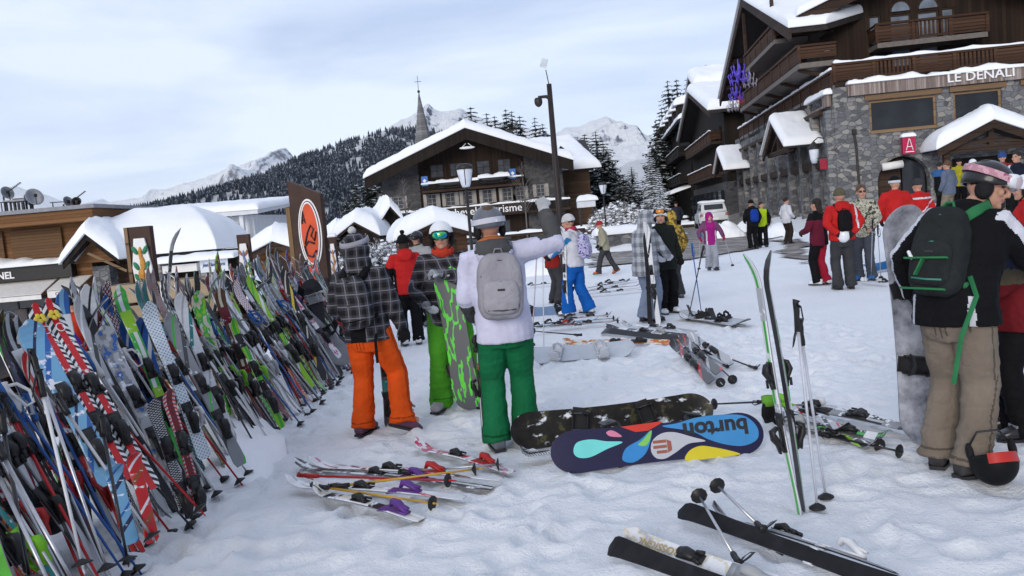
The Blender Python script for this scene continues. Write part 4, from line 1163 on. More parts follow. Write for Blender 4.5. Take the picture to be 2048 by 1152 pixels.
def aerial(px, py, Y, n, ln, label, tilt=0.0):
    p = P(px, py, Y); zb = SZ + 5.06; h = p.z - zb
    t = thing('roof_aerial', label, 'aerial', (p.x, p.y, zb), R(20), 'aerials on the boutique roof')
    a = MB(); a.tube([(0, 0, 0), (0, 0, h)], .022, 5); a.build('mast', [IRON], t)
    a = MB(); d = Vector((math.cos(tilt), 0, math.sin(tilt)))
    a.tube([Vector((0, 0, h)) - d * .1, Vector((0, 0, h)) + d * ln], .018, 5)
    for k in range(n):
        c = Vector((0, 0, h)) + d * ln * (k + .5) / n; a.tube([c - Vector((0, .25, 0)), c + Vector((0, .25, 0))], .010, 4)
    a.build('antenna', [IRON], t)
aerial(18, 382, 33, 8, .55, 'tilted aerial on a tall mast left of the roof vent', R(35)); aerial(30, 398, 33.5, 4, .3, 'short aerial just left of the roof vent')
aerial(105, 405, 33, 5, .5, 'low flat aerial in the middle of the boutique roof'); aerial(150, 398, 33, 8, .5, 'tilted aerial above the small dark dish', R(35)); aerial(2, 405, 32.5, 3, .3, 'low aerial at the picture edge of the boutique roof')
vt = thing('roof_vent', 'dark square louvred vent on the boutique roof among the dishes', 'vent', (P(38, 415, 33).x, 33, SZ + 5.06), 0)
a = MB(); a.box((0, 0, .08), (.9, .7, .16)); a.build('base', [IRON], vt); a = MB(); [a.box((-.32 + k * .16, y, .34), (.06, .06, .36)) for k in range(5) for y in (-.26, .26)]; a.build('louvres', [IRON], vt); a = MB(); a.box((0, 0, .56), (.85, .66, .08)); a.build('lid', [mat('grey_lid', (.3, .31, .34), .5)], vt, bevel=.02)
# pavilion
pav = thing('pavilion', 'ski school pavilion with stone pillars under a huge rounded snow roof', 'pavilion', (-12.9, 30, SZ), 0)
for k, (x, y) in enumerate(((-1.85, .2), (.02, .2), (1.95, .2), (-1.85, 3.2), (1.95, 3.2))):
    a = MB(); a.box((x, y, 1.3), (.62, .62, 3.0)); a.build('pillar', [STONE], pav, bevel=.03)
a = MB(); a.box((.05, .55, 2.90), (4.6, .22, .26)); a.box((.05, 3.4, 2.88), (4.6, .22, .26)); a.box((-2.3, 2, 2.92), (.2, 3.2, .24)); a.build('eave_beam', [TIMD], pav)
a = MB(); a.box((.2, 2.7, 1.3), (3.9, .12, 2.9)); a.build('back_wall', [TIMD], pav)
# hipped main roof
hr = MB()
e = [(-2.5, -.1, 3.05), (2.35, -.1, 3.03), (2.35, 3.9, 3.05), (-2.5, 3.9, 3.05)]; rg = [(-1.25, 2.0, 4.0), (.8, 2.0, 3.95)]
hr.add(e + rg, [(0, 1, 5, 4), (1, 2, 5), (2, 3, 4, 5), (3, 0, 4), (3, 2, 1, 0)]); hr.build('roof', [FASC], pav)
a = MB(); a.box((.72, -.14, 2.98), (3.3, .06, .20)); a.build('barge_board', [TIMD], pav)
def hip_snow(name, e, rg, th, parent, n=34, seed=1, dome=0.0):
    """snow blanket over a hipped roof, thick in the middle, rounded to the eaves"""
    x0, x1, y0, y1 = e
    aa = np.linspace(0, 1, n); bb = np.linspace(0, 1, n)
    aa = .5 - .5 * np.cos(aa * math.pi); bb = .5 - .5 * np.cos(bb * math.pi)
    A, B = np.meshgrid(aa, bb); X = x0 + (x1 - x0) * A; Y = y0 + (y1 - y0) * B
    ze, zr, ra, rb = rg
    dy = np.minimum(Y - y0, y1 - Y) / ((y1 - y0) / 2); dx = np.minimum((X - x0) / max(.01, ra - x0), (x1 - X) / max(.01, x1 - rb))
    h = np.clip(np.minimum(dy, dx), 0, 1); d = np.minimum(np.minimum(X - x0, x1 - X), np.minimum(Y - y0, y1 - Y))
    k = np.clip(d / (th * 1.0), 0, 1)
    p = np.stack([X.ravel(), Y.ravel(), 0 * X.ravel()], 1)
    hs = 1 - (1 - h) ** 1.25
    Z = ze + (zr - ze) * hs + th * np.sqrt(1 - (1 - k) ** 2) * (1 + .10 * fbm(p, 3, seed).reshape(X.shape))
    V = np.concatenate([np.stack([X, Y, Z], -1).reshape(-1, 3), np.stack([X, Y, 0 * Z + ze - .03], -1).reshape(-1, 3)])
    F = gridF(n, n); K = n * n
    ring = np.array([j for j in range(n)] + [i * n + n - 1 for i in range(1, n)] + [(n - 1) * n + j for j in range(n - 2, -1, -1)] + [i * n for i in range(n - 2, 0, -1)]); nx = np.roll(ring, -1)
    me = np_mesh(name, V, np.concatenate([F, F[:, ::-1] + K, np.stack([ring, ring + K, nx + K, nx], 1)]), [SNOW])
    bm = bmesh.new(); bm.from_mesh(me); bmesh.ops.recalc_face_normals(bm, faces=bm.faces); bm.to_mesh(me); bm.free()
    return link(name, me, parent)
hip_snow('roof_snow', (-2.7, 2.45, -.25, 4.0), (3.08, 4.05, -1.2, .75), .80, pav, 60, 4)
gable_roof(pav, FRN, -2.78, -.8, -1.82, 2.98, 3.92, -.8, 1.5, .12, .50, seed=81, rake=.22, fm=TIMD)
a = MB(); a.prism([(-2.7, 2.95), (-.9, 2.95), (-1.82, 3.85)], -.3, -.2, lambda a_, b_, d_: (a_, d_, b_)); a.build('gable_boards', [TIMO], pav)
a = MB(); a.bar((-1.8, -1.0, 3.3), (-.7, -.6, 2.55), .07, .09); a.build('strut', [BEAML], pav)
# handwritten white banner under the eave
bn = thing('sign', 'long white banner with handwritten blue lettering under the pavilion eave', 'sign', (-9.0, 24, SZ), 0)
p0, p1 = P(405, 533, 24), P(452, 530, 24)
a = MB(); a.box(((p0.x + p1.x) / 2 + 9, 0, p0.z - SZ), (p1.x - p0.x + .12, .04, .36)); a.build('board', [mat('pale_board', (.66, .70, .74), .6, .05)], bn)
a = MB(); [a.tube([(x, .06, -.2), (x, .06, p0.z - SZ + .1)], .04, 6) for x in (p0.x + 9.1, p1.x + 8.9)]; a.build('post', [IRON], bn)
lettering('Jean Blanc Sports', .15, bn, ((p0.x + p1.x) / 2 + 9, -.03, p0.z - SZ + .03), (R(90), 0, 0), mat('blue_ink', (.05, .09, .28), .5), .004, .002, shear=.4, sx=.62)
snow_slab('snow_cap', [(p0.x + 7.8, -.15, p0.z - SZ + .22), (p1.x + 9.2, -.15, p0.z - SZ + .22), (p1.x + 9.2, .3, p0.z - SZ + .26), (p0.x + 7.8, .3, p0.z - SZ + .26)], .14, bn, 30, 8, .12, .5, 5)
a = MB(); a.box((p0.x + 8.35, .1, p0.z - SZ + .0), (1.0, .3, .22)); a.build('light_box', [AWN], bn)
# white hotel
wh_ = thing('white_hotel', 'long white hotel with columns and balconies under a deep flat snow roof', 'hotel', (-26.5, 70, -1.4), R(-6))
a = MB(); a.box((-1.2, 5, 2.6), (13, 9, 6.0)); a.build('wall', [PLAS], wh_)
for k in range(7):
    a = MB(); a.box((-7.0 + k * 1.95, -.5, 2.9), (.34, .34, 5.4)); a.build('column', [PLAS], wh_, bevel=.02)
for k in range(6):
    x = -6.6 + k * 1.95
    window(wh_, FRN, x, x + 1.1, 3.1, 5.0, .46, .1, PALE, GLASS, (1, 0))
    balcony(wh_, FRN, x - .2, x + 1.35, 3.0, .7, -.45, .5, PLAS, PLAS, 2, True, .0, False)
a = MB(); a.prism([(-1.2, 5.6), (10, 6.6), (10, 6.9), (-1.2, 6.2)], -8.4, 6.4, lambda a_, b_, d_: (d_, a_, b_)); a.build('roof', [PLAS], wh_)
snow_slab('roof_snow', [(-8.4, -1.2, 6.25), (6.4, -1.2, 6.0), (6.4, 10, 6.9), (-8.4, 10, 7.1)], .5, wh_, 60, 20, .6, .12, 15)
# huts
def hut(label, x, y, z0, wd, dp, ze, zr, snow, seed, timber, rz=0.0, wallh=True):
    t = thing('wooden_hut', label, 'hut', (x, y, z0), rz)
    a = MB(); a.box((0, dp / 2, (ze - z0) / 2), (wd * .82, dp * .9, ze - z0)); a.prism([(-wd * .41, ze - z0 - .01), (wd * .41, ze - z0 - .01), (0, zr - z0 - .08)], dp * .05 + .01, dp * .10, lambda a_, b_, d_: (a_, d_, b_)); a.build('wall', [timber], t)
    a = MB(); a.box((0, dp * .03, (ze - z0) * .78), (wd * .5, .04, (ze - z0) * .3)); a.build('hatch', [BEAM], t)
    gable_roof(t, FRN, -wd / 2, wd / 2, 0, ze - z0, zr - z0, -.25, dp, .09, snow, seed=seed, rake=.16, fm=BEAM, nu=30, nv=24)
    return t
hut('small orange wooden hut with a rounded snow roof beside the orange ski-logo board', -5.55, 20, -.5, 1.25, 2.2, 1.42, 1.68, .36, 91, TIMO)
hut('brown wooden hut with a thick snow roof just below the tourist office', -2.62, 30, -.1, 2.9, 3.2, 1.36, 1.88, .52, 93, TIMH, R(12))
hut('snow-buried low hut left of the tourist office, its roof sliding with snow', -9.0, 50, -.6, 2.9, 3.6, 1.6, 2.5, .8, 95, TIMD, R(-8))
hut('tall narrow snow-heaped shed beside the left wall of the tourist office', -7.25, 52, -.6, 1.4, 3.0, 2.4, 3.3, .7, 97, TIMD, R(20))
hut('low snowed-over cabin at the far left of the frosted shrubs', -10.6, 52, -.8, 2.6, 3.4, 1.3, 2.0, .8, 98, TIMD, R(5))
# ================================================================ lamps, post, boards
pp = P(1098, 168, 25)
po = thing('camera_post', 'tall dark post with a white panel on top and a dome camera arm', 'post', (pp.x, 25, tz(pp.x, 25)), 0)
a = MB(); a.tube([(0, 0, -.2), (0, 0, 2), (0, 0, pp.z)], [.105, .10, .075], 8); a.build('pole', [mat('dark_brown_paint', (.028, .02, .019), .5)], po, True)
a = MB(); a.tube([(0, 0, pp.z - .05), (-.06, 0, pp.z + .42)], .014, 6); a.build('antenna_rod', [IRON], po)
a = MB(); a.box((-.10, -.02, pp.z + .62), (.20, .06, .27), 0, Matrix.Rotation(R(20), 3, 'Y') @ Matrix.Rotation(R(30), 3, 'X')); a.build('antenna_panel', [mat('white_panel', (.62, .66, .72), .4)], po, bevel=.02)
a = MB(); a.tube([(0, 0, pp.z - .42), (-.12, 0, pp.z - .36), (-.36, 0, pp.z - .36)], [.07, .05, .04], 8); a.build('bracket', [IRON], po)
a = MB(); a.lathe([(.09, .10), (.12, .05), (.12, -.05), (.09, -.12), (.03, -.17)], (-.36, 0, pp.z - .48), 14); a.build('dome_camera', [IRON], po, True)
def globe_lamp(px, ptop, Y, s, label):
    p = P(px, ptop, Y); zb = tz(p.x, Y); h = p.z - zb
    t = thing('street_lamp', label, 'street lamp', (p.x, p.y, zb), 0)
    a = MB(); a.tube([(0, 0, -.2), (0, 0, .3), (0, 0, .35), (0, 0, h - .80 * s)], [.09 * s, .09 * s, .055 * s, .05 * s], 10); a.build('pole', [IRON], t, True)
    a = MB(); a.lathe([(.10 * s, h - .82 * s), (.16 * s, h - .70 * s), (.255 * s, h - .30 * s), (.27 * s, h - .20 * s)], n=18); a.build('lamp_glass', [FROST], t, True)
    a = MB(); a.lathe([(.285 * s, h - .20 * s), (.28 * s, h - .12 * s), (.22 * s, h - .03 * s), (.10 * s, h)], n=18); a.lathe([(.03 * s, h - .86 * s), (.11 * s, h - .84 * s), (.12 * s, h - .80 * s)], n=14)
    [a.tube([(.16 * s * math.cos(q), .16 * s * math.sin(q), h - .72 * s), (.28 * s * math.cos(q), .28 * s * math.sin(q), h - .2 * s)], .014 * s, 4) for q in (0, 1.57, 3.14, 4.71)]
    a.build('cap', [IRON], t, True)
    return t
globe_lamp(928, 327, 24, .86, 'street lamp with a frosted lantern head in front of the chalet balconies')
globe_lamp(1205, 364, 42, .75, 'thin street lantern beside the snow-laden bush right of the chalet')
# signboards of the ski school
POSTW = mat('brown_board_paint', (.050, .026, .020), .6, .2, 5)
def board(px0, px1, ptop, Y, label, th=.09):
    a_, b_ = P(px0, ptop, Y), P(px1, ptop, Y)
    wd = b_.x - a_.x
    zb = tz((a_.x + b_.x) / 2, Y)
    t = thing('signboard', label, 'signboard', ((a_.x + b_.x) / 2, Y, zb), 0, None)
    return t, wd, a_.z - zb
def crest(t, wd, h, main, accent):
    """six-sided white plaque with a figure between leaves"""
    a = MB(); w_ = wd * .44
    hexa = [(-w_ * .55, h - .12), (w_ * .55, h - .12), (w_, h - .42), (w_ * .45, h - .95), (-w_ * .45, h - .95), (-w_, h - .42)]
    a.prism(hexa, -.075, -.048, lambda x, z, d: (x, d, z)); pl = a.build('plaque', [LETT], t)
    g = MB()
    for z, r_, x in ((.28, .036, 0), (.38, .048, .012), (.50, .06, -.01), (.62, .05, .01), (.74, .042, 0)): g.ell((x, -.082, h - z), (r_ * wd * 2.6, .012, .075), 0, 10, 6)
    g.box((0, -.082, h - .87), (wd * .3, .016, .03)); g.build('figure', [main], pl, True)
    g = MB()
    for s_ in (-1, 1):
        for z in (.24, .40, .52, .66): g.ell((s_ * wd * .24, -.082, h - z), (wd * .10, .010, .05), 0, 8, 6, Matrix.Rotation(s_ * .5, 3, 'Y'))
    g.build('leaves', [accent], pl, True)
t, wd, h = board(259, 303, 455, 8.5, 'tall brown signboard with a white hexagonal crest of an orange figure and green leaves')
a = MB(); a.box((0, 0, h / 2), (wd, .09, h)); a.build('board', [POSTW], t, bevel=.006)
a = MB(); a.box((-wd * .5 - .02, 0, h / 2), (.035, .12, h)); a.build('edge_post', [BEAML], t)
crest(t, wd, h, mat('crest_orange', (.55, .26, .05), .6, .3, 20), mat('crest_green', (.03, .20, .10), .6))
t, wd, h = board(474, 499, 470, 11, 'narrow brown signboard with a small white crest plaque behind the ski rack')
a = MB(); a.box((0, 0, h / 2), (wd, .08, h)); a.build('board', [POSTW], t, bevel=.006)
crest(t, wd, h, mat('crest_blue', (.18, .22, .42), .6, .3, 20), mat('crest_rust', (.35, .16, .08), .6))
t, wd, h = board(657, 671, 472, 12.5, 'slim brown signboard with a pale crest just left of the plaid hooded person')
a = MB(); a.box((0, 0, h / 2), (wd, .07, h)); a.build('board', [POSTW], t, bevel=.006)
crest(t, wd, h, MATS['crest_orange'], MATS['crest_blue'])
snow_slab('snow_cap', [(-wd / 2, -.04, h), (wd / 2, -.04, h), (wd / 2, .04, h), (-wd / 2, .04, h)], .04, t, 8, 6, .04, .2, 1, over=.01)
# big slanted-top board with the orange ski emblem
t = thing('signboard', 'big dark brown board with a slanted top and a tall orange oval ski emblem', 'signboard', (-2.98, 12.6, 0), R(-14))
a = MB(); a.prism([(-.27, -.3), (.25, -.3), (.25, 2.36), (-.27, 2.60)], -.06, .06, lambda x, z, d: (x, d, z)); a.build('board', [POSTW], t, bevel=.008)
a = MB(); a.box((-.315, .02, .95), (.07, .14, 2.5)); a.build('edge_post', [wood('pale_edge', (.16, .10, .05), (.26, .17, .09), 'Z', .3)], t)
def oval(rx, rz, cz, cx=.03): return [(cx + rx * math.cos(6.283 * k / 32), cz + rz * math.sin(6.283 * k / 32)) for k in range(32)]
for k, (rx, rz, m) in enumerate(((.19, .52, LETT), (.168, .49, LETD), (.155, .475, LETT), (.135, .45, mat('emblem_orange', (.62, .085, .03), .5)))):
    a = MB(); a.prism(oval(rx, rz, 1.78), -.070 - .006 * k, -.066 - .006 * k + .0, lambda x, z, d: (x, d, z)); em = a.build(('emblem_rim', 'emblem_line', 'emblem_ring', 'emblem_face')[k], [m], t)
a = MB(); a.prism([(-.05, 1.30), (.11, 1.30), (.07, .72), (.02, .72)], -.078, -.070, lambda x, z, d: (x, d, z)); a.build('emblem_tail', [MATS['emblem_orange']], t)
a = MB()
for pl in ([(-.09, 1.93), (-.065, 1.93), (-.045, 2.09), (-.055, 2.12)], [(-.035, 1.95), (-.015, 1.93), (-.045, 2.12), (-.055, 2.12)], [(-.07, 1.975), (-.03, 1.975), (-.03, 1.995), (-.07, 1.995)]): a.prism(pl, -.100, -.090, lambda x, z, d: (x, d, z))
a.tube([(-.06, -.095, 1.62), (0, -.095, 1.80), (.06, -.095, 1.90), (.10, -.095, 1.84), (.05, -.095, 1.74), (.10, -.095, 1.66), (.14, -.095, 1.80)], .014, 6)
a.tube([(.10, -.095, 1.62), (.0, -.095, 1.66), (-.07, -.095, 1.58), (-.04, -.095, 1.45), (.05, -.095, 1.42), (.12, -.095, 1.52)], .016, 6)
a.build('emblem_script', [LETD], t, True)
# ================================================================ street clutter
def car(px, py, Y, rz, label):
    p = P(px, py, Y); t = thing('parked_car', label, 'car', (p.x, p.y, tz(p.x, p.y) + .18), rz)
    W = mat('white_car_paint', (.62, .64, .67), .3, .05, coat=.6); K = mat('black_rubber', (.02, .02, .02), .8)
    a = MB(); hw = .92
    def sec(y, zb, zt, w_, r_=.12):
        pts = []
        for sx, sz in ((1, 0), (1, 1), (-1, 1), (-1, 0)):
            for q in range(4):
                an = {(1, 0): -90, (1, 1): 0, (-1, 1): 90, (-1, 0): 180}[(sx, sz)] + q * 30
                cx_, cz_ = sx * (w_ - r_), (zt - r_ if sz else zb + r_)
                pts.append((cx_ + r_ * math.cos(R(an)), y, cz_ + r_ * math.sin(R(an))))
        return pts
    a.loft([sec(-2.2, .45, .95, .80), sec(-2.1, .35, 1.0, .90), sec(-1.2, .30, 1.02, .92), sec(1.2, .30, 1.0, .92), sec(2.0, .35, .88, .88), sec(2.25, .45, .75, .75)])
    body = a.build('body', [W], t, True)
    a = MB(); a.loft([sec(-2.05, 1.0, 1.12, .80, .05), sec(-1.75, .98, 1.62, .72, .1), sec(-.2, .98, 1.70, .74, .12), sec(.6, .98, 1.60, .72, .1), sec(1.35, .96, 1.05, .78, .04)]); cab = a.build('cabin', [W], t, True)
    a = MB(); a.box((0, -1.93, 1.36), (1.15, .03, .36), 0, Matrix.Rotation(R(-31), 3, 'X')); a.build('rear_window', [GLASS], t)
    for s_ in (-1, 1):
        a = MB(); a.box((s_ * .755, -.5, 1.34), (.02, 1.9, .38)); a.build('side_window', [GLASS], t)
        a = MB(); a.box((s_ * .76, -2.17, .86), (.22, .06, .2)); a.build('tail_light', [mat('tail_red', (.3, .01, .01), .3)], t, bevel=.02)
        for y in (-1.35, 1.4):
            a = MB(); rr2 = [[(s_ * x, y + r_ * math.cos(6.283 * i / 18), .32 + r_ * math.sin(6.283 * i / 18)) for i in range(18)] for r_, x in ((.30, .70), (.34, .74), (.34, .90), (.30, .93))]; a.loft(rr2); wl = a.build('wheel', [K], t, True)
            a = MB(); a.loft([[(s_ * x, y + r_ * math.cos(6.283 * i / 12), .32 + r_ * math.sin(6.283 * i / 12)) for i in range(12)] for r_, x in ((.20, .925), (.18, .945))]); a.build('rim', [SILV], wl)
    a = MB(); a.box((0, -2.21, .62), (.52, .03, .12)); a.build('number_plate', [LETT], t)
    a = MB(); a.box((0, -2.2, .45), (1.6, .12, .14)); a.build('bumper', [K], t, bevel=.03)
    snow_slab('roof_snow', [(-.6, -1.6, 1.66), (.6, -1.6, 1.66), (.6, .5, 1.68), (-.6, .5, 1.68)], .10, t, 16, 16, .15, .5, 3)
    return t
car(1422, 440, 54, R(-8), 'white estate car parked by the dark house row, seen from behind')
def heap(px, py, w_, h, seed, label, dp=None):
    p = G(px, py); t = thing('snow_heap', label, 'snow heap', p, random.uniform(-.4, .4))
    n = 36; a = np.linspace(-1, 1, n); A, B = np.meshgrid(a, a); rr2 = np.sqrt(A * A + B * B)
    pn = np.stack([A.ravel() * 1.7, B.ravel() * 1.7, 0 * A.ravel()], 1)
    f = fbm(pn, 4, seed).reshape(A.shape); f2 = fbm(pn * 2.5, 4, seed + 9, True).reshape(A.shape)
    H = np.clip(1 - (rr2 * (1 + .35 * f)) ** 1.7, -.2, 1) * h * (1 + .4 * f) + .12 * h * f2 * np.clip(1.2 - rr2, 0, 1)
    V = np.stack([A * w_, B * (dp or w_), H], -1).reshape(-1, 3)
    link('snow_mass', np_mesh('snow_mass', V, gridF(n, n), [SNOW]), t)
heap(1452, 476, 1.0, .85, 3, 'angular block of cleared snow beside the parked white car', .8)
heap(1492, 462, .8, .6, 5, 'small heap of snow to the right of the big snow block')
heap(1560, 470, .9, .55, 6, 'low snow heap behind the pair in dark clothes')
heap(1242, 484, 1.5, .5, 7, 'flat snow heap on the low wall behind the walker in beige')
heap(1250, 500, 1.8, .35, 8, 'spread of shovelled snow at the edge of the slushy road')
heap(1090, 545, 1.2, .45, 9, 'snow heap at the foot of the tall dark post')
heap(1350, 470, .8, .45, 12, 'small snow heap beside the stacked snowy logs')
w_ = thing('stone_wall', 'low stone wall with snow on top behind the walker in beige', 'wall', G(1262, 500), R(8))
a = MB(); a.box((-.2, 0, .35), (2.6, .4, .9)); a.build('masonry', [STONE], w_, bevel=.03)
snow_slab('snow_cap', [(-1.5, -.25, .8), (1.1, -.25, .8), (1.1, .25, .8), (-1.5, .25, .8)], .3, w_, 24, 12, .25, .3, 3)
for k, (px, py, z, lb) in enumerate(((1352, 452, 0.0, 'snow-topped log lying lowest of the street stack'), (1350, 452, .42, 'snow-topped log lying on top of the street stack'), (1240, 470, .15, 'snow-topped log beside the low stone wall'), (1385, 455, 0, 'short snowy log at the end of the street stack'))):
    p = G(px, py); t = thing('snowy_log', lb, 'log', (p.x, p.y, z), R(-25), 'snow-covered logs along the street')
    a = MB(); a.tube([(-1.1, 0, .22), (1.1, 0, .22)], .2, 12); a.build('log', [BARK], t, True)
    snow_slab('snow_cap', [(-1.15, -.18, .30), (1.15, -.18, .30), (1.15, .18, .30), (-1.15, .18, .30)], .2, t, 20, 10, .18, .3, k)
for k, (px, py, w_, lb) in enumerate(((1172, 405, .95, 'white covered sledge box with snow right of the chalet entrance'),)):
    p = P(px, py, 60); t = thing('snow_topped_box', lb, 'box', (p.x, p.y, p.z - .4), 0)
    a = MB(); a.box((0, 0, .3), (1.3, .8, .5)); a.build('box', [PLAS], t, bevel=.04); a = MB(); [a.box((x, 0, -.8), (.12, .5, 1.7)) for x in (-.5, .5)]; a.build('leg', [IRON], t)
    snow_slab('snow_cap', [(-.5, -.4, .56), (.7, -.4, .56), (.7, .4, .56), (-.5, .4, .56)], .35, t, 14, 10, .25, .3, 3)
# slush board fence by the post
f = thing('snowy_fence', 'low timber rail fence under snow at the foot of the chalet', 'fence', (-3.2, 60, 0), 0)
a = MB(); [a.box((x, 0, .4), (.14, .14, 1.2)) for x in np.arange(-6, 10, 2.0)]; a.build('post', [BEAM], f); a = MB(); a.box((2, -.08, .75), (16, .06, .16)); a.box((2, -.08, .4), (16, .06, .16)); a.build('rail', [BEAM], f)
snow_slab('snow_cap', [(-6, -.15, .85), (10, -.15, .85), (10, .1, .85), (-6, .1, .85)], .16, f, 60, 8, .12, .8, 3)
# ================================================================ people
def cloth(name, c, rough=0.75, bump=0.25, var=.10, bs=260):
    return mat('cloth_' + name, tuple(q * .80 for q in c), rough, max(var, .16), 5, min(1, bump * 2.4), 15, bs2=1, spec=.08)
SKIN = mat('skin', (0.46, 0.25, 0.18), 0.5, 0.10, 14, .1, 200)
LIPS = mat('lips', (0.36, 0.13, 0.11), 0.5)
EYE = mat('eye_shade', (0.05, 0.03, 0.025), 0.3)
GLOVEK = cloth('black_glove', (0.018, 0.018, 0.020), .6)
SHELLK = mat('black_shell', (0.022, 0.022, 0.025), .35, .2, 4, coat=.3)
SHELLW = mat('white_shell', (0.70, 0.72, 0.76), .3, .04, 4, coat=.4)
SHELLG = mat('grey_shell', (0.115, 0.125, 0.15), .4, .1, 4, coat=.2)
BUCK = mat('grey_buckle', (0.30, 0.31, 0.33), .4, .1, metal=.6)
def plaid(name, base, dark, light, sc_=9.0, thin=.10):
    m, nt, b = nodes_of('cloth_' + name, .8)
    b.inputs['Specular IOR Level'].default_value = .2
    sx = N(nt, 'ShaderNodeSeparateXYZ'); nt.links.new(coord(nt), sx.inputs['Vector'])
    def band(o, off, width):
        return mth(nt, 'LESS_THAN', mth(nt, 'FRACT', mth(nt, 'ADD', mth(nt, 'MULTIPLY', o, sc_), off)), width)
    xy = mth(nt, 'ADD', sx.outputs['X'], mth(nt, 'MULTIPLY', sx.outputs['Y'], .8))
    h1, v1 = band(sx.outputs['Z'], 0, .45), band(xy, .2, .45)
    h2, v2 = band(sx.outputs['Z'], .3, thin), band(xy, .5, thin)
    k = mth(nt, 'MULTIPLY', mth(nt, 'ADD', h1, v1), .5)
    c = ramp(nt, k, (0.0, tuple(q * 1.7 for q in base)), (.5, base), (1.0, dark))
    ln = mth(nt, 'MINIMUM', mth(nt, 'ADD', h2, v2), 1.0)
    c = mixc(nt, mth(nt, 'MULTIPLY', ln, .75), c, light)
    nt.links.new(c, b.inputs['Base Color'])
    bumpn(nt, b, noise_fac(nt, coord(nt), 120, 3), .25, .01)
    return m
def splotch(name, *cols, sc_=14.0):
    m, nt, b = nodes_of('cloth_' + name, .8)
    st = [(.36 + .28 * k / max(1, len(cols) - 1), c) for k, c in enumerate(cols)]
    c = ramp(nt, noise_fac(nt, coord(nt), sc_, 3, .5), *st, interp='CONSTANT')
    nt.links.new(c, b.inputs['Base Color'])
    return m
def ik(a, t, la, lb, pole):
    d = t - a; L_ = d.length
    if L_ > (la + lb) * .995: t = a + d.normalized() * (la + lb) * .995; d = t - a; L_ = d.length
    if L_ < abs(la - lb) * 1.05 + .02: L_ = abs(la - lb) * 1.05 + .02
    x = (la * la - lb * lb + L_ * L_) / (2 * L_); h = math.sqrt(max(0, la * la - x * x))
    u = d.normalized(); p = Vector(pole); p = (p - u * p.dot(u))
    p = p.normalized() if p.length > 1e-5 else u.orthogonal()
    return a + u * x + p * h, t
def sell(mb, c, r, p=.55, m=0, rot=None, nu=20, nv=14):
    """rounded box"""
    o = len(mb.v)
    mb.ell((0, 0, 0), (1, 1, 1), m, nu, nv)
    for i in range(o, len(mb.v)):
        x, y, z = mb.v[i]
        v = Vector([math.copysign(abs(q) ** p, q) * s_ for q, s_ in zip((x, y, z), r)])
        if rot is not None: v = rot @ v
        mb.v[i] = tuple(v + Vector(c))
def hand(mb, w_, d, n, side, curl, s=1.0, fat=1.0):
    """palm, four unequal bent fingers and a thumb leaving the side of the palm; n = palm normal"""
    d = Vector(d).normalized(); n = Vector(n); n = (n - d * n.dot(d)).normalized(); x = d.cross(n) * side
    f = fat * s
    mb.tube([w_ - d * .02 * s, w_ + d * .03 * s, w_ + d * .075 * s, w_ + d * .095 * s], [(.030 * f, .022 * f), (.042 * f, .019 * f), (.044 * f, .017 * f), (.036 * f, .014 * f)], 10, up=x)
    for k, (off, ln) in enumerate(((-.031, .074), (-.010, .084), (.011, .078), (.031, .060))):
        b0 = w_ + d * .088 * s + x * off * s
        a = curl * (1 + .12 * k)
        d1 = d * math.cos(a) + n * math.sin(a); d2 = d * math.cos(a * 2) + n * math.sin(a * 2)
        p1 = b0 + d1 * ln * .5 * s; p2 = p1 + d2 * ln * .5 * s
        mb.tube([b0 - d * .012 * s, b0, p1, p2], [.0098 * f, .0105 * f, .0098 * f, .0080 * f], 8)
    b0 = w_ + d * .03 * s - x * .036 * s
    d1 = (d * .75 - x * .62 + n * .25).normalized(); d2 = (d * .9 - x * .12 + n * (.3 + curl * .4)).normalized()
    mb.tube([b0 + x * .02 * s, b0 + d1 * .036 * s, b0 + d1 * .036 * s + d2 * .034 * s], [.0145 * f, .0125 * f, .0095 * f], 8)
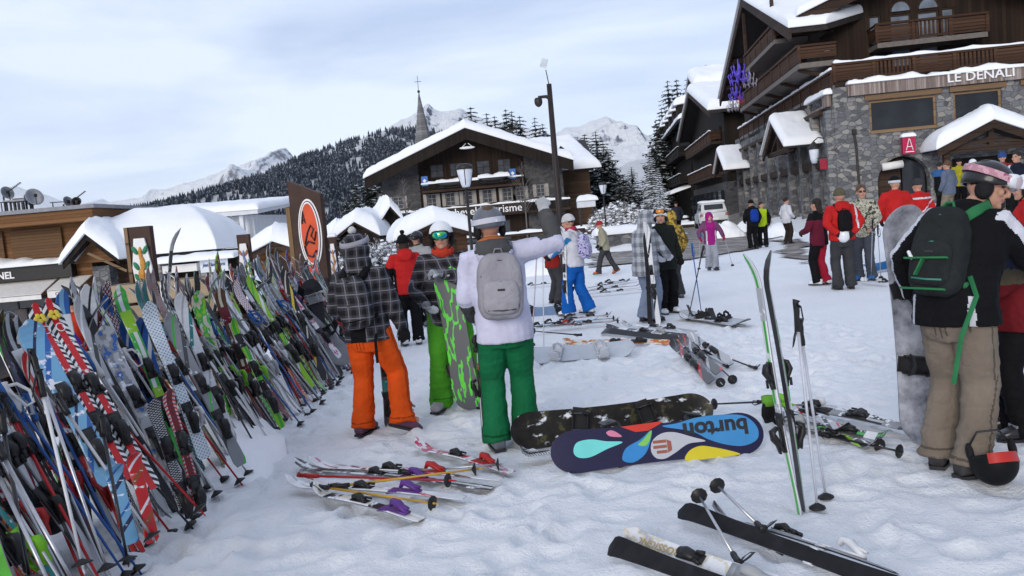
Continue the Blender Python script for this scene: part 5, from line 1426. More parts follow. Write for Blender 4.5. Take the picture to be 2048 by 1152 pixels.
def person(label, pos, H, head_deg, pose=None, wear=None, vox=.018, group=None):
    po = dict(rw=(.27, .10, .92), lw=(-.27, .10, .92), ra=(.11, 0, .09), la=(-.11, 0, .09), rf=-8, lf=8, lean=0.0, side=0.0, yaw=0.0, pitch=0.0, rp=(.6, -.7, -.3), lp=(-.6, -.7, -.3), rc=.6, lc=.6, rk=(0.1, 1, 0), lk=(-.1, 1, 0), bulk=1.0, flare=1.0)
    po.update(pose or {})
    we = dict(jacket=None, trousers=None, boot='ski', boots=SHELLG, glove=GLOVEK); we.update(wear or {})
    s = H / 1.75; B = po['bulk']
    t = thing('person', label, 'person', pos, R(head_deg), group)
    V = lambda p: Vector(p) * s
    pel = V((po.get('px', 0), po.get('py', 0), .94))
    Rl = Matrix.Rotation(po['side'], 3, 'Y') @ Matrix.Rotation(-po['lean'], 3, 'X')
    def sp(x, y, z):
        z = z * s; q = Vector((x * s, y * s, 0))
        if z >= pel.z:
            k = min(1, (z - pel.z) / (.25 * s)); Rk = Matrix.Rotation(po['side'] * (.5 + .5 * k), 3, 'Y') @ Matrix.Rotation(-po['lean'] * (.5 + .5 * k), 3, 'X')
            return pel + Rk @ (q + Vector((0, 0, z - pel.z)))
        return pel + q + Vector((0, 0, z - pel.z))
    neck = sp(0, 0, 1.47); S = {1: sp(.175, 0, 1.405), -1: sp(-.175, 0, 1.405)}
    HR = Rl @ Matrix.Rotation(R(po['yaw']), 3, 'Z') @ Matrix.Rotation(R(po['pitch']), 3, 'X')
    hc = neck + Rl @ V((0, .015 + po.get('hf', 0), .03)) + HR @ V((0, .015, .125))
    hp = lambda x, y, z: hc + HR @ V((x, y, z))
    J = {}
    for sd, e in ((1, 'r'), (-1, 'l')):
        el, wr = ik(S[sd], V(po[e + 'w']), .285 * s, .265 * s, po[e + 'p'])
        hip = pel + V((.088 * sd, 0, -.03))
        kn, an = ik(hip, V(po[e + 'a']), .425 * s, .42 * s, po[e + 'k'])
        J[sd] = (S[sd], el, wr, hip, kn, an)
    # --- body: one continuous skin
    mb = MB()
    mb.tube([sp(0, 0, .86), sp(0, 0, 1.0), sp(0, .0, 1.15), sp(0, .0, 1.32), sp(0, 0, 1.42), sp(0, 0, 1.47)], [(r_[0] * s, r_[1] * s) for r_ in ((.15, .11), (.15, .11), (.14, .10), (.165, .115), (.14, .09), (.07, .07))], 16, up=(1, 0, 0))
    mb.tube([neck - V((0, 0, .06)), neck, hp(0, -.005, -.06)], [.062 * s, .057 * s, .055 * s], 12)
    mb.ell(hp(0, -.012, .022), (.077 * s, .098 * s, .108 * s), 0, 18, 12, HR)
    mb.ell(hp(0, .028, -.055), (.058 * s, .066 * s, .072 * s), 0, 16, 10, HR)
    mb.ell(hp(0, .078, -.096), (.026 * s, .022 * s, .020 * s), 0, 10, 8, HR)
    mb.ell(hp(0, .083, .030), (.056 * s, .016 * s, .012 * s), 0, 12, 8, HR)
    mb.ell(hp(0, .092, -.060), (.024 * s, .012 * s, .013 * s), 0, 10, 8, HR)
    mb.tube([hp(0, .090, .022), hp(0, .110, -.012), hp(0, .112, -.026), hp(0, .09, -.036)], [.009 * s, .014 * s, .017 * s, .010 * s], 8)
    for sd in (1, -1):
        mb.ell(hp(.078 * sd, -.008, -.006), (.011 * s, .024 * s, .034 * s), 0, 10, 8, HR)
        mb.ell(hp(.042 * sd, .068, -.025), (.024 * s, .022 * s, .026 * s), 0, 10, 8, HR)
        sh, el, wr, hip, kn, an = J[sd]
        mb.tube([sh, sh.lerp(el, .5), el, el.lerp(wr, .4), wr], [q * s for q in (.056, .050, .040, .040, .029)], 10)
        mb.tube([hip, hip.lerp(kn, .4), kn, kn.lerp(an, .35), an], [q * s for q in (.085, .078, .055, .054, .04)], 10)
        mb.tube([an, an + Matrix.Rotation(R(po['rf' if sd > 0 else 'lf']), 3, 'Z') @ V((0, .14, -.04))], [.04 * s, .03 * s], 8)
        d = (wr - el).normalized()
        hd = Vector(po.get('rhd' if sd > 0 else 'lhd', d)); nn = Vector(po.get('rhn' if sd > 0 else 'lhn', (-.6 * sd, .6, -.2)))
        hand(mb, wr, hd, nn, sd, po['rc' if sd > 0 else 'lc'], s, .9 if we['glove'] else 1.0)
    def pb(c):
        q = (c - np.array(hc)) @ np.array(HR) / s
        r = np.zeros(len(c), int)
        r[(np.abs(q[:, 0]) < .028) & (np.abs(q[:, 2] + .060) < .008) & (q[:, 1] > .085)] = 1
        r[((np.abs(np.abs(q[:, 0]) - .032) < .014) & (np.abs(q[:, 2] - .010) < .007) & (q[:, 1] > .055))] = 2
        r[((np.abs(np.abs(q[:, 0]) - .033) < .020) & (np.abs(q[:, 2] - .032) < .004) & (q[:, 1] > .06))] = 2
        return r
    me = remesh(mb, vox * .62, 2, 'body', [we.get('skin', SKIN), LIPS, EYE], None, pb)
    link('body', me, t)
    # --- jacket
    hem = we.get('hem', .80)
    if we['jacket']:
        mats_ = we['jacket'] if isinstance(we['jacket'], (list, tuple)) else [we['jacket']]
        mb = MB()
        zs = [(hem, .212, .165), (.95, .205, .158), (1.08, .192, .146), (1.22, .205, .152), (1.34, .208, .145), (1.41, .180, .118), (1.465, .10, .088), (1.52, .072, .076)]
        zs = [z for z in zs if z[0] >= hem]
        mb.tube([sp(0, 0, z[0]) for z in zs], [(z[1] * s * B, z[2] * s * B) for z in zs], 20, up=(1, 0, 0))
        for sd in (1, -1):
            sh, el, wr, *_ = J[sd]
            mb.tube([sh + (sp(0, 0, 1.36) - sh) * .25, sh, sh.lerp(el, .3), sh.lerp(el, .65), el, el.lerp(wr, .35), el.lerp(wr, .7), wr + (el - wr) * .02], [q * s * (B * .6 + .4) for q in (.085, .084, .080, .073, .070, .066, .060, .054)], 12)
        if we.get('hood') == 'down':
            mb.ell(sp(0, -.115, 1.43), (.135 * s, .075 * s, .10 * s), 0, 14, 10); mb.ell(sp(0, -.07, 1.49), (.12 * s, .085 * s, .06 * s), 0, 14, 10)
        if we.get('hood') == 'up':
            mb.ell(hp(0, -.032, .012), (.122 * s, .128 * s, .150 * s), 0, 18, 12, HR); mb.tube([sp(0, -.01, 1.42), hp(0, -.03, -.08)], [.13 * s, .115 * s], 14)
        mb.tube([neck - V((0, 0, .05)), neck + Rl @ V((0, .008, .045))], [(.085 * s, .085 * s), (.078 * s, .082 * s)], 14)
        fa = we.get('fold', .013) * s
        def fold(co, no):
            p = co / s
            arm = np.abs(p[:, 0]) > .21
            n1 = fbm(p * np.where(arm[:, None], (11, 11, 11), (6, 6, 15)), 3, int(abs(pos[0] * 13)) % 50, True)
            return fa * (n1 * .8 + .6 * fbm(p * 7, 2, 7) - .15)
        pj = we.get('paint')
        me = remesh(mb, vox, 3, 'jacket', mats_, fold, (lambda c: pj(c / s, J, s, sp)) if pj else None)
        link('jacket', me, t)
    # --- trousers
    if we['trousers']:
        mats_ = we['trousers'] if isinstance(we['trousers'], (list, tuple)) else [we['trousers']]
        mb = MB(); F_ = po['flare']
        mb.tube([sp(0, 0, .76), sp(0, -.01, .83), sp(0, -.005, .92), sp(0, 0, 1.02)], [(q[0] * s * min(B, 1.08), q[1] * s * min(B, 1.08)) for q in ((.15, .115), (.180, .138), (.165, .125), (.13, .095))], 18, up=(1, 0, 0))
        for sd in (1, -1):
            _, _, _, hip, kn, an = J[sd]
            bt = an + (kn - an).normalized() * (-.035 * s) if we['boot'] else an
            mb.tube([hip + V((0, 0, .04)), hip.lerp(kn, .3), hip.lerp(kn, .7), kn, kn.lerp(an, .3), kn.lerp(an, .65), kn.lerp(an, .92), bt], [q * s for q in (.112, .110, .098 * F_ ** .5, .088 * F_ ** .5, .084 * F_ ** .7, .084 * F_, .092 * F_, .098 * F_)], 14)
        if len(mats_) == 1 and vox < .014 and not we.get('tpaint'):
            mats_ = mats_ + [we['seam']] if we.get('seam') else mats_
            def seams(c, J, s, sp):
                r = np.zeros(len(c), int)
                for sd in (1, -1):
                    hip, kn, an = [np.array(q) / s for q in J[sd][3:6]]
                    for a, b_ in ((hip, kn), (kn, an)):
                        d = b_ - a; t_ = np.clip(((c - a) @ d) / (d @ d), -.2, 1.1); q = c - (a + t_[:, None] * d)
                        k = (t_ > -.15) & (t_ < 1.05) & (np.linalg.norm(q, axis=1) < .16)
                        r[k & (np.abs(q[:, 1] + .02) < .006) & (q[:, 0] * sd > .03)] = 1
                    r[(np.abs(c[:, 2] - an[2] - .03) < .006) & (np.abs(c[:, 0] - an[0]) < .15)] = 1
                    px_ = c[:, 0] - sd * .085
                    r[(np.abs(np.abs(px_) - .055) < .005) & (np.abs(c[:, 2] - .83) < .055) & (c[:, 1] < -.04)] = 1
                    r[(np.abs(px_) < .055) & (np.abs(c[:, 2] - .885) < .006) & (c[:, 1] < -.04)] = 1
                    r[(np.abs(px_) < .055) & (np.abs(c[:, 2] - .845) < .004) & (c[:, 1] < -.04)] = 1
                r[(np.abs(c[:, 0]) < .005) & (c[:, 2] > .76) & (c[:, 1] < 0)] = 1
                return r
            if we.get('seam'): we['tpaint'] = seams
        fa2 = we.get('fold', .013) * s
        def fold2(co, no):
            p = co / s
            low = np.clip((.55 - p[:, 2]) / .4, 0, 1)
            n1 = fbm(p * (5, 5, 13) + 3.3, 3, int(abs(pos[1] * 17)) % 50, True)
            return fa2 * (n1 * (.6 + .9 * low) + .7 * fbm(p * (6, 6, 4), 2, 9) - .1)
        pt = we.get('tpaint')
        me = remesh(mb, vox, 3, 'trousers', mats_, fold2, (lambda c: pt(c / s, J, s, sp)) if pt else None)
        link('trousers', me, t)
    # --- boots
    if we['boot']:
        for sd in (1, -1):
            _, _, _, _, kn, an = J[sd]
            yw = Matrix.Rotation(R(po['rf' if sd > 0 else 'lf']), 3, 'Z') @ Matrix.Rotation(R(po.get('rt' if sd > 0 else 'lt', 0)), 3, 'X')
            A = lambda x, y, z: an + yw @ V((x, y, z))
            mb = MB()
            rg = []
            for y, w_, zt in ((-.095, .030, .00), (-.085, .046, .035), (-.04, .052, .06), (.04, .052, .045), (.11, .054, .01), (.165, .050, -.012), (.195, .030, -.03)):
                rg.append([A(w_ * math.copysign(abs(math.cos(a)) ** .6, math.cos(a)), y, -.072 + (zt + .072) * (.5 + .5 * math.copysign(abs(math.sin(a)) ** .6, math.sin(a)))) for a in [6.2832 * k / 14 for k in range(14)]])
            mb.loft(rg)
            up = (kn - an).normalized() * s
            mb.tube([A(0, -.02, .02), A(0, -.015, .07), an + up * .11], [(.048 * s, .052 * s), (.046 * s, .050 * s), (.040 * s, .044 * s)], 12)
            bo = mb.build('boot', [we['boots'] if not isinstance(we['boots'], tuple) else we['boots'][0 if sd > 0 else 1]], t, True)
            sb = MB()
            sb.prism([(-.04, -.10), (.04, -.10), (.053, -.03), (.056, .11), (.045, .19), (.0, .205), (-.045, .19), (-.056, .11), (-.053, -.03)], -.088, -.068, lambda x, y, z: A(x, y, z)); sb.build('sole', [we.get('sole', SHELLK)], bo)
            if vox < .016 and we['boot'] == 'ski':
                bk = MB()
                for (y, z, w_) in ((.09, .02, .10), (.05, .045, .10), (.055, .095, .11), (.06, .13, .11)): bk.box(A(0, y, z), (w_ * s, .012 * s, .018 * s), 0, yw)
                bk.build('buckles', [BUCK], bo)
    # --- gloves
    if we['glove']:
        for sd, e in ((1, 'r'), (-1, 'l')):
            _, el, wr, *_ = J[sd]
            mb = MB(); d = (wr - el).normalized()
            hd = Vector(po.get(e + 'hd', d)); nn = Vector(po.get(e + 'hn', (-.6 * sd, .6, -.2)))
            hand(mb, wr, hd, nn, sd, po[e + 'c'], s, po.get('gf', 1.32))
            mb.tube([wr - d * .07 * s, wr - d * .02 * s, wr + hd.normalized() * .02 * s], [(.052 * s, .048 * s), (.046 * s, .040 * s), (.042 * s, .03 * s)], 12)
            me = remesh(mb, max(.0065, vox * .42), 1, 'glove', [we['glove']])
            link('glove', me, t)
    # --- headgear
    def shell(m, zc=.025, r=(.112, .134, .122), cut=-.25, nm='helmet', rim=True, ear=True):
        mb = MB(); rings = []
        n, k = 26, 12
        for i in range(k + 1):
            ph = (math.pi / 2 - math.asin(cut)) * i / k
            ph = max(ph, .06)
            rg = []
            for j in range(n):
                th = 6.2832 * j / n
                front = max(0, math.sin(th)); zz = math.cos(ph) * r[2]
                if i > k * .55: zz += front ** 2 * .045 * ((i - k * .55) / (k * .45)) + (-.012 * max(0, -math.sin(th)) if i == k else 0)
                rg.append(hp(r[0] * math.sin(ph) * math.cos(th), -.008 + r[1] * math.sin(ph) * math.sin(th), zc + zz))
            rings.append(rg)
        inner = [[hc + (p - hc) * .92 for p in rg] for rg in (rings[-1], rings[-3])]
        mb.loft(rings + inner, 0, True)
        o = mb.build(nm, [m], t, True)
        if ear:
            for sd in (1, -1):
                e = MB(); e.ell(hp(.092 * sd, -.012, -.035), (.026 * s, .048 * s, .058 * s), 0, 12, 8, HR); e.build('ear_pad', [we.get('pad', GLOVEK)], o, True)
            e = MB(); e.tube([hp(.098, .01, -.07), hp(.07, .045, -.11), hp(0, .06, -.125), hp(-.07, .045, -.11), hp(-.098, .01, -.07)], .008 * s, 6); e.build('chin_strap', [GLOVEK], o, True)
        return o
    def goggles(z=.012, strap=GLOVEK, lens=None, tilt=0.0, rx=.122, ry=.141, on=True, frame_m=None):
        Tm = Matrix.Rotation(tilt, 3, 'X')
        q = lambda x, y, zz: hp(*(Tm @ Vector((x, y, zz)) + Vector((0, 0, z))))
        mb = MB(); pts = []
        n = 30
        rings = []
        for k in range(n):
            a = 6.2832 * k / n; c_, s_ = math.cos(a), math.sin(a)
            rings.append([q(c_ * (rx + w_), -.008 + s_ * (ry + w_), zz) for w_, zz in ((0, -.019), (.004, -.019), (.004, .019), (0, .019))])
        rings.append(rings[0]); mb.loft(rings, 0, False)
        g = mb.build('goggles', [strap], t)
        fr = MB(); rg = []
        for (d_, w_, h_) in ((ry - .055, .080, .040), (ry - .018, .088, .046), (ry + .004, .082, .041)):
            rg.append([q(w_ * math.copysign(abs(math.cos(a)) ** .7, math.cos(a)), d_ - .045 * math.cos(a) ** 2 * .6, h_ * math.copysign(abs(math.sin(a)) ** .75, math.sin(a)) - (.010 if math.sin(a) < 0 and abs(math.cos(a)) < .3 else 0) * -1) for a in [6.2832 * k / 24 for k in range(24)]])
        fr.loft(rg); fr.build('frame', [frame_m or GLOVEK], g, True)
        ln = MB(); rg = []
        for (d_, f_) in ((ry + .002, 1.0), (ry + .012, .86), (ry + .017, .45), (ry + .018, .1)):
            rg.append([q(.074 * f_ * math.copysign(abs(math.cos(a)) ** .7, math.cos(a)), d_ - .028 * (f_ * math.cos(a)) ** 2, .035 * f_ * math.copysign(abs(math.sin(a)) ** .75, math.sin(a))) for a in [6.2832 * k / 24 for k in range(24)]])
        ln.loft(rg); ln.build('lens', [lens or GLASS], g, True)
        return g
    hg = we.get('head')
    if hg == 'helmet': shell(we['helmet'])
    if hg == 'beanie':
        mb = MB(); rg = []
        for (z, f_) in ((.020, 1.0), (.055, 1.02), (.09, .96), (.125, .74), (.147, .40), (.155, .06)): rg.append([hp(.094 * f_ * math.cos(6.2832 * k / 20), -.012 + .114 * f_ * math.sin(6.2832 * k / 20), z) for k in range(20)])
        mb.loft(rg); o = mb.build('beanie', [we['beanie']], t, True)
        mb = MB(); rg = []
        for (z, f_) in ((.012, 1.0), (.014, 1.07), (.056, 1.08), (.060, 1.0)): rg.append([hp(.096 * f_ * math.cos(6.2832 * k / 20), -.012 + .116 * f_ * math.sin(6.2832 * k / 20), z) for k in range(20)])
        mb.loft(rg); mb.build('cuff', [we.get('beanie2', we['beanie'])], o, True)
        if we.get('pom'):
            mb = MB(); mb.ell(hp(0, -.01, .185), (.04 * s, .04 * s, .04 * s), 0, 12, 8)
            link('pompom', remesh(mb, .012, 1, 'pompom', [we['pom']], lambda c, n_: .008 * fbm(c * 60, 2, 3)), o)
    if we.get('hair'):
        mb = MB(); mb.ell(hp(0, -.024, .048), (.088 * s, .103 * s, .102 * s), 0, 16, 12, HR)
        if we.get('long'): mb.tube([hp(0, -.06, .0), hp(0, -.085, -.10), hp(.01, -.10, -.22), hp(.02, -.10, -.30)], [(.085 * s, .05 * s), (.08 * s, .045 * s), (.06 * s, .035 * s), (.02 * s, .015 * s)], 12, up=(1, 0, 0))
        link('hair', remesh(mb, .014, 2, 'hair', [we['hair']], lambda c, n_: .006 * fbm(c * (40, 40, 12), 3, 5)), t)
    if we.get('goggles'): goggles(**we['goggles'])
    if we.get('shades'):
        mb = MB(); [mb.box(hp(.033 * sd, .092, .010), (.052 * s, .012 * s, .032 * s), 0, HR) for sd in (1, -1)]; [mb.bar(hp(.06 * sd, .09, .014), hp(.085 * sd, -.01, .014), .006, .008) for sd in (1, -1)]; mb.box(hp(0, .096, .016), (.03 * s, .008 * s, .008 * s), 0, HR); mb.build('sunglasses', [GLASS], t)
    if we.get('scarf'):
        mb = MB(); rg = []
        mb.tube([neck + Rl @ V((.0, .0, -.03)), neck + Rl @ V((0, .005, .015)), neck + Rl @ V((0, .01, .06))], [(.098 * s, .098 * s), (.108 * s, .112 * s), (.088 * s, .095 * s)], 16)
        link('collar', remesh(mb, .012, 2, 'collar', [we['scarf']], lambda c, n_: .010 * fbm(c * 22, 2, 8, True)), t)
    if we.get('bib'):        # number bib / over-shirt details handled through paint
        pass
    return t, dict(sp=sp, hp=hp, J=J, s=s, pel=pel, neck=neck, HR=HR)
def backpack(t, K, label, m1, m2, zipm, size=(.155, .085, .235), z=1.20, straps=None, rot=0.0, pocket=True, y0=None, detail=True):
    """pack worn on the back of person t"""
    s = K['s']; sp = K['sp']; B = .15
    b = thing('backpack', label, 'backpack', t.location, t.rotation_euler.z)
    w_, d_, h_ = size
    up = (sp(0, 0, 1.45) - sp(0, 0, 1.0)).normalized(); x = Vector((1, 0, 0)); x = (x - up * x.dot(up)).normalized(); y = up.cross(x)
    Mx = Matrix((x, y, up)).transposed() @ Matrix.Rotation(rot, 3, 'Y')
    c = sp(0, 0, z) + Mx @ Vector((0, -(y0 or .15) * s - d_ * .75 * s, 0))
    Q = lambda a, bb, e: c + Mx @ (Vector((a, bb, e)) * s)
    mb = MB(); sell(mb, c, (w_ * s, d_ * s, h_ * s), .50, 0, Mx)
    for i, v in enumerate(mb.v):
        l = Mx.transposed() @ (Vector(v) - c); k = l.z / (h_ * s)
        f = 1 - .16 * max(0, k) ** 2
        mb.v[i] = tuple(c + Mx @ Vector((l.x * f, l.y * (1 - .25 * max(0, k)), l.z)))
    me = remesh(mb, .012 if detail else .018, 2, 'pack_body', [m1], lambda co, no: .006 * fbm(co * 11, 3, 4, True)); link('pack_body', me, b)
    if pocket:
        mb = MB(); sell(mb, Q(0, -d_ * .72, -h_ * .30), (w_ * .80 * s, d_ * .55 * s, h_ * .52 * s), .50, 0, Mx); link('front_pocket', remesh(mb, .012 if detail else .018, 2, 'front_pocket', [m2], lambda co, no: .005 * fbm(co * 13, 3, 9, True)), b)
        if detail:
            mb = MB()
            def arch(wx, zt, zb, yy): return [Q(-wx, yy(-1, zb), zb), Q(-wx, yy(-1, (zt + zb) / 2), (zt + zb) / 2), Q(-wx * .92, yy(-1, zt), zt - .03), Q(-wx * .55, yy(-.5, zt), zt), Q(0, yy(0, zt), zt + .012), Q(wx * .55, yy(.5, zt), zt), Q(wx * .92, yy(1, zt), zt - .03), Q(wx, yy(1, (zt + zb) / 2), (zt + zb) / 2), Q(wx, yy(1, zb), zb)]
            mb.tube(arch(w_ * .72, h_ * .12, -h_ * .62, lambda u_, zz: -d_ * (1.12 - .12 * abs(u_))), .0055, 6)
            mb.tube(arch(w_ * .80, h_ * .74, -h_ * .05, lambda u_, zz: -d_ * (.90 - .20 * abs(u_) - (.22 if zz > h_ * .6 else 0))), .0055, 6)
            mb.build('zip', [zipm], b, True)
            mb = MB(); mb.tube([Q(-w_ * .60, -d_ * 1.14, -h_ * .66), Q(0, -d_ * 1.28, -h_ * .68), Q(w_ * .60, -d_ * 1.14, -h_ * .66)], (.006), 6); mb.build('zip', [zipm], b, True)
            mb = MB(); mb.box(Q(0, -d_ * 1.29, h_ * .02 - .02), (.05 * s, .008 * s, .014 * s), 0, Mx); mb.build('badge', [SHELLK], b)
    for sd in (1, -1):
        mb = MB(); mb.tube([Q(.075 * sd, d_ * .7, h_ * .80), sp(.105 * sd, -.12, 1.44), sp(.115 * sd, -.02, 1.495), sp(.118 * sd, .10, 1.42), sp(.130 * sd, .155, 1.28), sp(.165 * sd, .10, 1.10), Q(w_ * .9 * sd, d_ * .6, -h_ * .7)], [(.008 * s, .03 * s)] * 5 + [(.006 * s, .016 * s)] * 2, 8, up=(0, 1, .3)); mb.build('strap', [straps or m1], b, True)
    mb = MB(); mb.tube([Q(-.035, d_ * .2, h_ * .93), Q(-.02, d_ * .2, h_ * 1.12), Q(.02, d_ * .2, h_ * 1.12), Q(.035, d_ * .2, h_ * .93)], .008 * s, 6); mb.build('handle', [straps or m1], b, True)
    return b, Q, Mx
def topped(px, ptop, Y):
    """stand someone at distance Y so that the crown of the head meets the photo's height"""
    p = P(px, ptop, Y); z = tz(p.x, p.y)
    return Vector((p.x, p.y, z)), p.z - z
# ---------------------------------------------------------------- the cast
BLK = cloth('black', (.009, .009, .011)); RED = cloth('red', (.52, .022, .022)); WHT = cloth('white', (.66, .67, .74), .8, .2, .05)
DGR = cloth('dark_grey', (.050, .052, .058)); HAIRD = mat('dark_hair', (.020, .014, .011), .55, .3, 30, .5, 90); HAIRB = mat('brown_hair', (.09, .052, .03), .55, .3, 30, .5, 90)
PLD = plaid('dark_plaid', (.030, .030, .037), (.009, .009, .012), (.19, .19, .225), 10.5, .09)
PLG = plaid('grey_plaid', (.22, .235, .265), (.135, .145, .17), (.36, .38, .42), 7.0, .08)
RAINB, _nt, _b = nodes_of('mirror_lens', .08)
_b.inputs['Metallic'].default_value = .55
_nt.links.new(ramp(_nt, noise_fac(_nt, coord(_nt, (1, 1, 1.4)), 11, 1), (.32, (.02, .10, .55)), (.45, (.02, .45, .35)), (.55, (.25, .65, .05)), (.68, (.05, .25, .65))), _b.inputs['Base Color'])
ORL = mat('orange_lens', (.55, .18, .02), .1, .3, 8, spec=.8)
# the near man at the right, seen from behind
def near_paint(c, J, s, sp):
    r = np.zeros(len(c), int)
    for sd in (1, -1):
        sh, el, wr = [np.array(q) / s for q in J[sd][:3]]
        for a, b_, w_ in ((sh, el, .040), (el, wr, .034)):
            d = b_ - a; L2_ = d @ d; t_ = np.clip(((c - a) @ d) / L2_, -.05, 1.0); q = c - (a + t_[:, None] * d)
            up = np.array((.75 * sd, -.75, .8)); side = np.cross(d, up); side /= np.linalg.norm(side)
            nrm = np.cross(side, d); nrm /= np.linalg.norm(nrm)
            r[(np.abs(q @ side) < w_) & (q @ nrm > .03) & (np.linalg.norm(q, axis=1) < .12)] = 1
    r[(np.abs(np.abs(c[:, 0]) - .165) < .014) & (c[:, 2] < 1.0) & (c[:, 2] > .80)] = 1
    return r
NG = G(1912, 940)
near, K1 = person('man in a white-striped black jacket and khaki trousers, nearest at the right', NG, 1.83, -58,
    dict(rw=(.20, .60, 1.08), lw=(-.34, .22, .95), py=.06, yaw=-60, pitch=-10, lean=.24, side=.06, hf=.07, la=(-.11, .02, .09), ra=(.12, -.05, .09), lp=(-1, -.65, .3), rp=(.7, -.4, -.8), bulk=1.12, flare=1.06, lf=25, rf=-20, lhd=(-.1, .5, -.7), lhn=(.8, .4, 0)),
    dict(jacket=[BLK, WHT], paint=near_paint, trousers=cloth('khaki', (.225, .185, .150), .8, .3), seam=cloth('khaki_seam', (.11, .09, .072)), boot='soft', boots=mat('dark_boot', (.04, .038, .04), .6), head='helmet', helmet=SHELLK, hair=HAIRD, hem=.83,
         goggles=dict(z=.060, strap=splotch('pink_strap', (.42, .22, .27), (.55, .32, .38), (.30, .10, .16), sc_=22), tilt=-.10, rx=.119, ry=.141, lens=mat('pale_lens', (.50, .42, .46), .12), frame_m=SHELLW)), .0105)
PKD = cloth('charcoal_pack', (.026, .030, .031), .8, .35); PKG = mat('green_webbing', (.020, .150, .055), .7, .15); TEAL = mat('teal_zip', (.055, .22, .17), .6)
bp, Q, Mx = backpack(near, K1, 'charcoal backpack with bright green straps and teal zips on the near man', PKD, PKD, TEAL, (.142, .080, .245), 1.20, PKG)
a = MB(); a.bar(Q(-.13, -.112, -.06), Q(.11, -.112, -.045), .010, .022, up=Mx @ Vector((0, -1, 0))); a.bar(Q(-.02, -.118, -.06), Q(-.05, -.118, -.15), .010, .026, up=Mx @ Vector((0, -1, 0))); a.bar(Q(-.13, -.108, -.225), Q(.12, -.108, -.215), .010, .022, up=Mx @ Vector((0, -1, 0))); a.build('webbing', [PKG], bp)
a = MB(); a.tube([Q(.165, .03, -.12), Q(.20, .06, -.22), Q(.17, .03, -.45), Q(.175, .02, -.70)], [(.003, .016)] * 4, 6, up=(0, 1, 0)); a.build('loose_strap', [PKG], bp)
a = MB(); a.tube([Q(-.13, -.085, -.02), Q(-.105, -.10, -.045), Q(-.09, -.10, -.06)], .010, 6); a.build('clip', [LETT], bp)
# the person facing him
def band3(c, J, s, sp):
    r = np.zeros(len(c), int); r[c[:, 2] < 1.22] = 1; r[c[:, 2] < 1.12] = 2; return r
person('person in a navy, olive and maroon jacket standing close behind the near man', G(2040, 872), 1.62, 80, dict(bulk=1.2, rw=(.24, .30, 1.05), lw=(-.22, .34, 1.0), lean=.10, pitch=-20),
    dict(jacket=[cloth('navy', (.032, .040, .085)), cloth('olive', (.12, .105, .075)), cloth('maroon', (.16, .014, .020))], paint=band3, trousers=BLK, hem=.78, boots=SHELLK, hair=HAIRD), .013)
person('person in a red jacket and white helmet at the right edge, beyond the near man', *topped(2056, 352, 8.2), 60, dict(bulk=1.15), dict(jacket=RED, trousers=BLK, head='helmet', helmet=SHELLW, boots=SHELLK), .017)
# man in green trousers with his arm up
def tee_paint(c, J, s, sp):
    r = np.zeros(len(c), int)
    for sd in (1, -1):
        sh, el, wr = [np.array(q) / s for q in J[sd][:3]]
        d = wr - el; t_ = ((c - el) @ d) / (d @ d); q = np.linalg.norm(c - (el + np.clip(t_, 0, 1)[:, None] * d), axis=1)
        r[(t_ > .10) & (q < .13)] = 1
    ct = np.array(sp(0, -.09, 1.47)) / s
    r[np.linalg.norm((c - ct) / (1.15, 1.0, .8), axis=1) < .125] = 1
    ct = np.array(sp(0, .0, 1.535)) / s
    r[(np.linalg.norm((c - ct) / (1, 1, .42), axis=1) < .135) & (c[:, 2] > ct[2] - .02)] = 2
    return r
GP = G(1030, 895)
grn, K2 = person('man in green trousers and a white T-shirt raising his right arm', GP, 1.80, 4,
    dict(rw=(.37, .10, 1.69), lw=(-.21, .24, .95), rp=(1, -.35, -.35), gf=1.12, lp=(-.4, -.6, -.6), side=-.065, yaw=12, la=(-.125, 0, .09), ra=(.10, .10, .09), bulk=1.0, flare=1.10, rc=1.0, rhd=(-.12, .15, 1), rhn=(-.3, 1, 0)),
    dict(jacket=[cloth('white_tee', (.66, .66, .84), .85, .2, .04), cloth('grey_hoodie', (.085, .088, .092), .85, .3), cloth('orange_lining', (.52, .16, .045))], paint=tee_paint, trousers=cloth('green', (.010, .155, .060), .7, .3), seam=cloth('green_seam', (.005, .075, .03)), hood='down', fold=.009, hem=.79, boots=SHELLG, head='helmet', helmet=SHELLG, hair=HAIRB,
         glove=cloth('pale_glove', (.52, .53, .56), .7, .3), goggles=dict(z=.030, strap=splotch('pale_strap', (.50, .50, .58), (.66, .66, .74), sc_=20), tilt=-.05, rx=.119, ry=.139)), .0105)
a = MB(); wr = K2['J'][1][2]; el = K2['J'][1][1]; dd = (wr - el).normalized(); a.tube([wr - dd * .075, wr - dd * .03], [.058, .056], 14); a.build('cuff', [MATS['cloth_orange_lining']], grn, True)
# emblem on the shirt back and shoulder patch
backpack(grn, K2, 'light grey backpack with dark zips on the man in green trousers', cloth('light_pack', (.34, .33, .37), .85, .35), cloth('light_pack_b', (.37, .36, .40), .85, .35), mat('dark_zip', (.06, .06, .068), .6), (.160, .088, .232), 1.20, cloth('pack_strap', (.24, .24, .27)), .10)
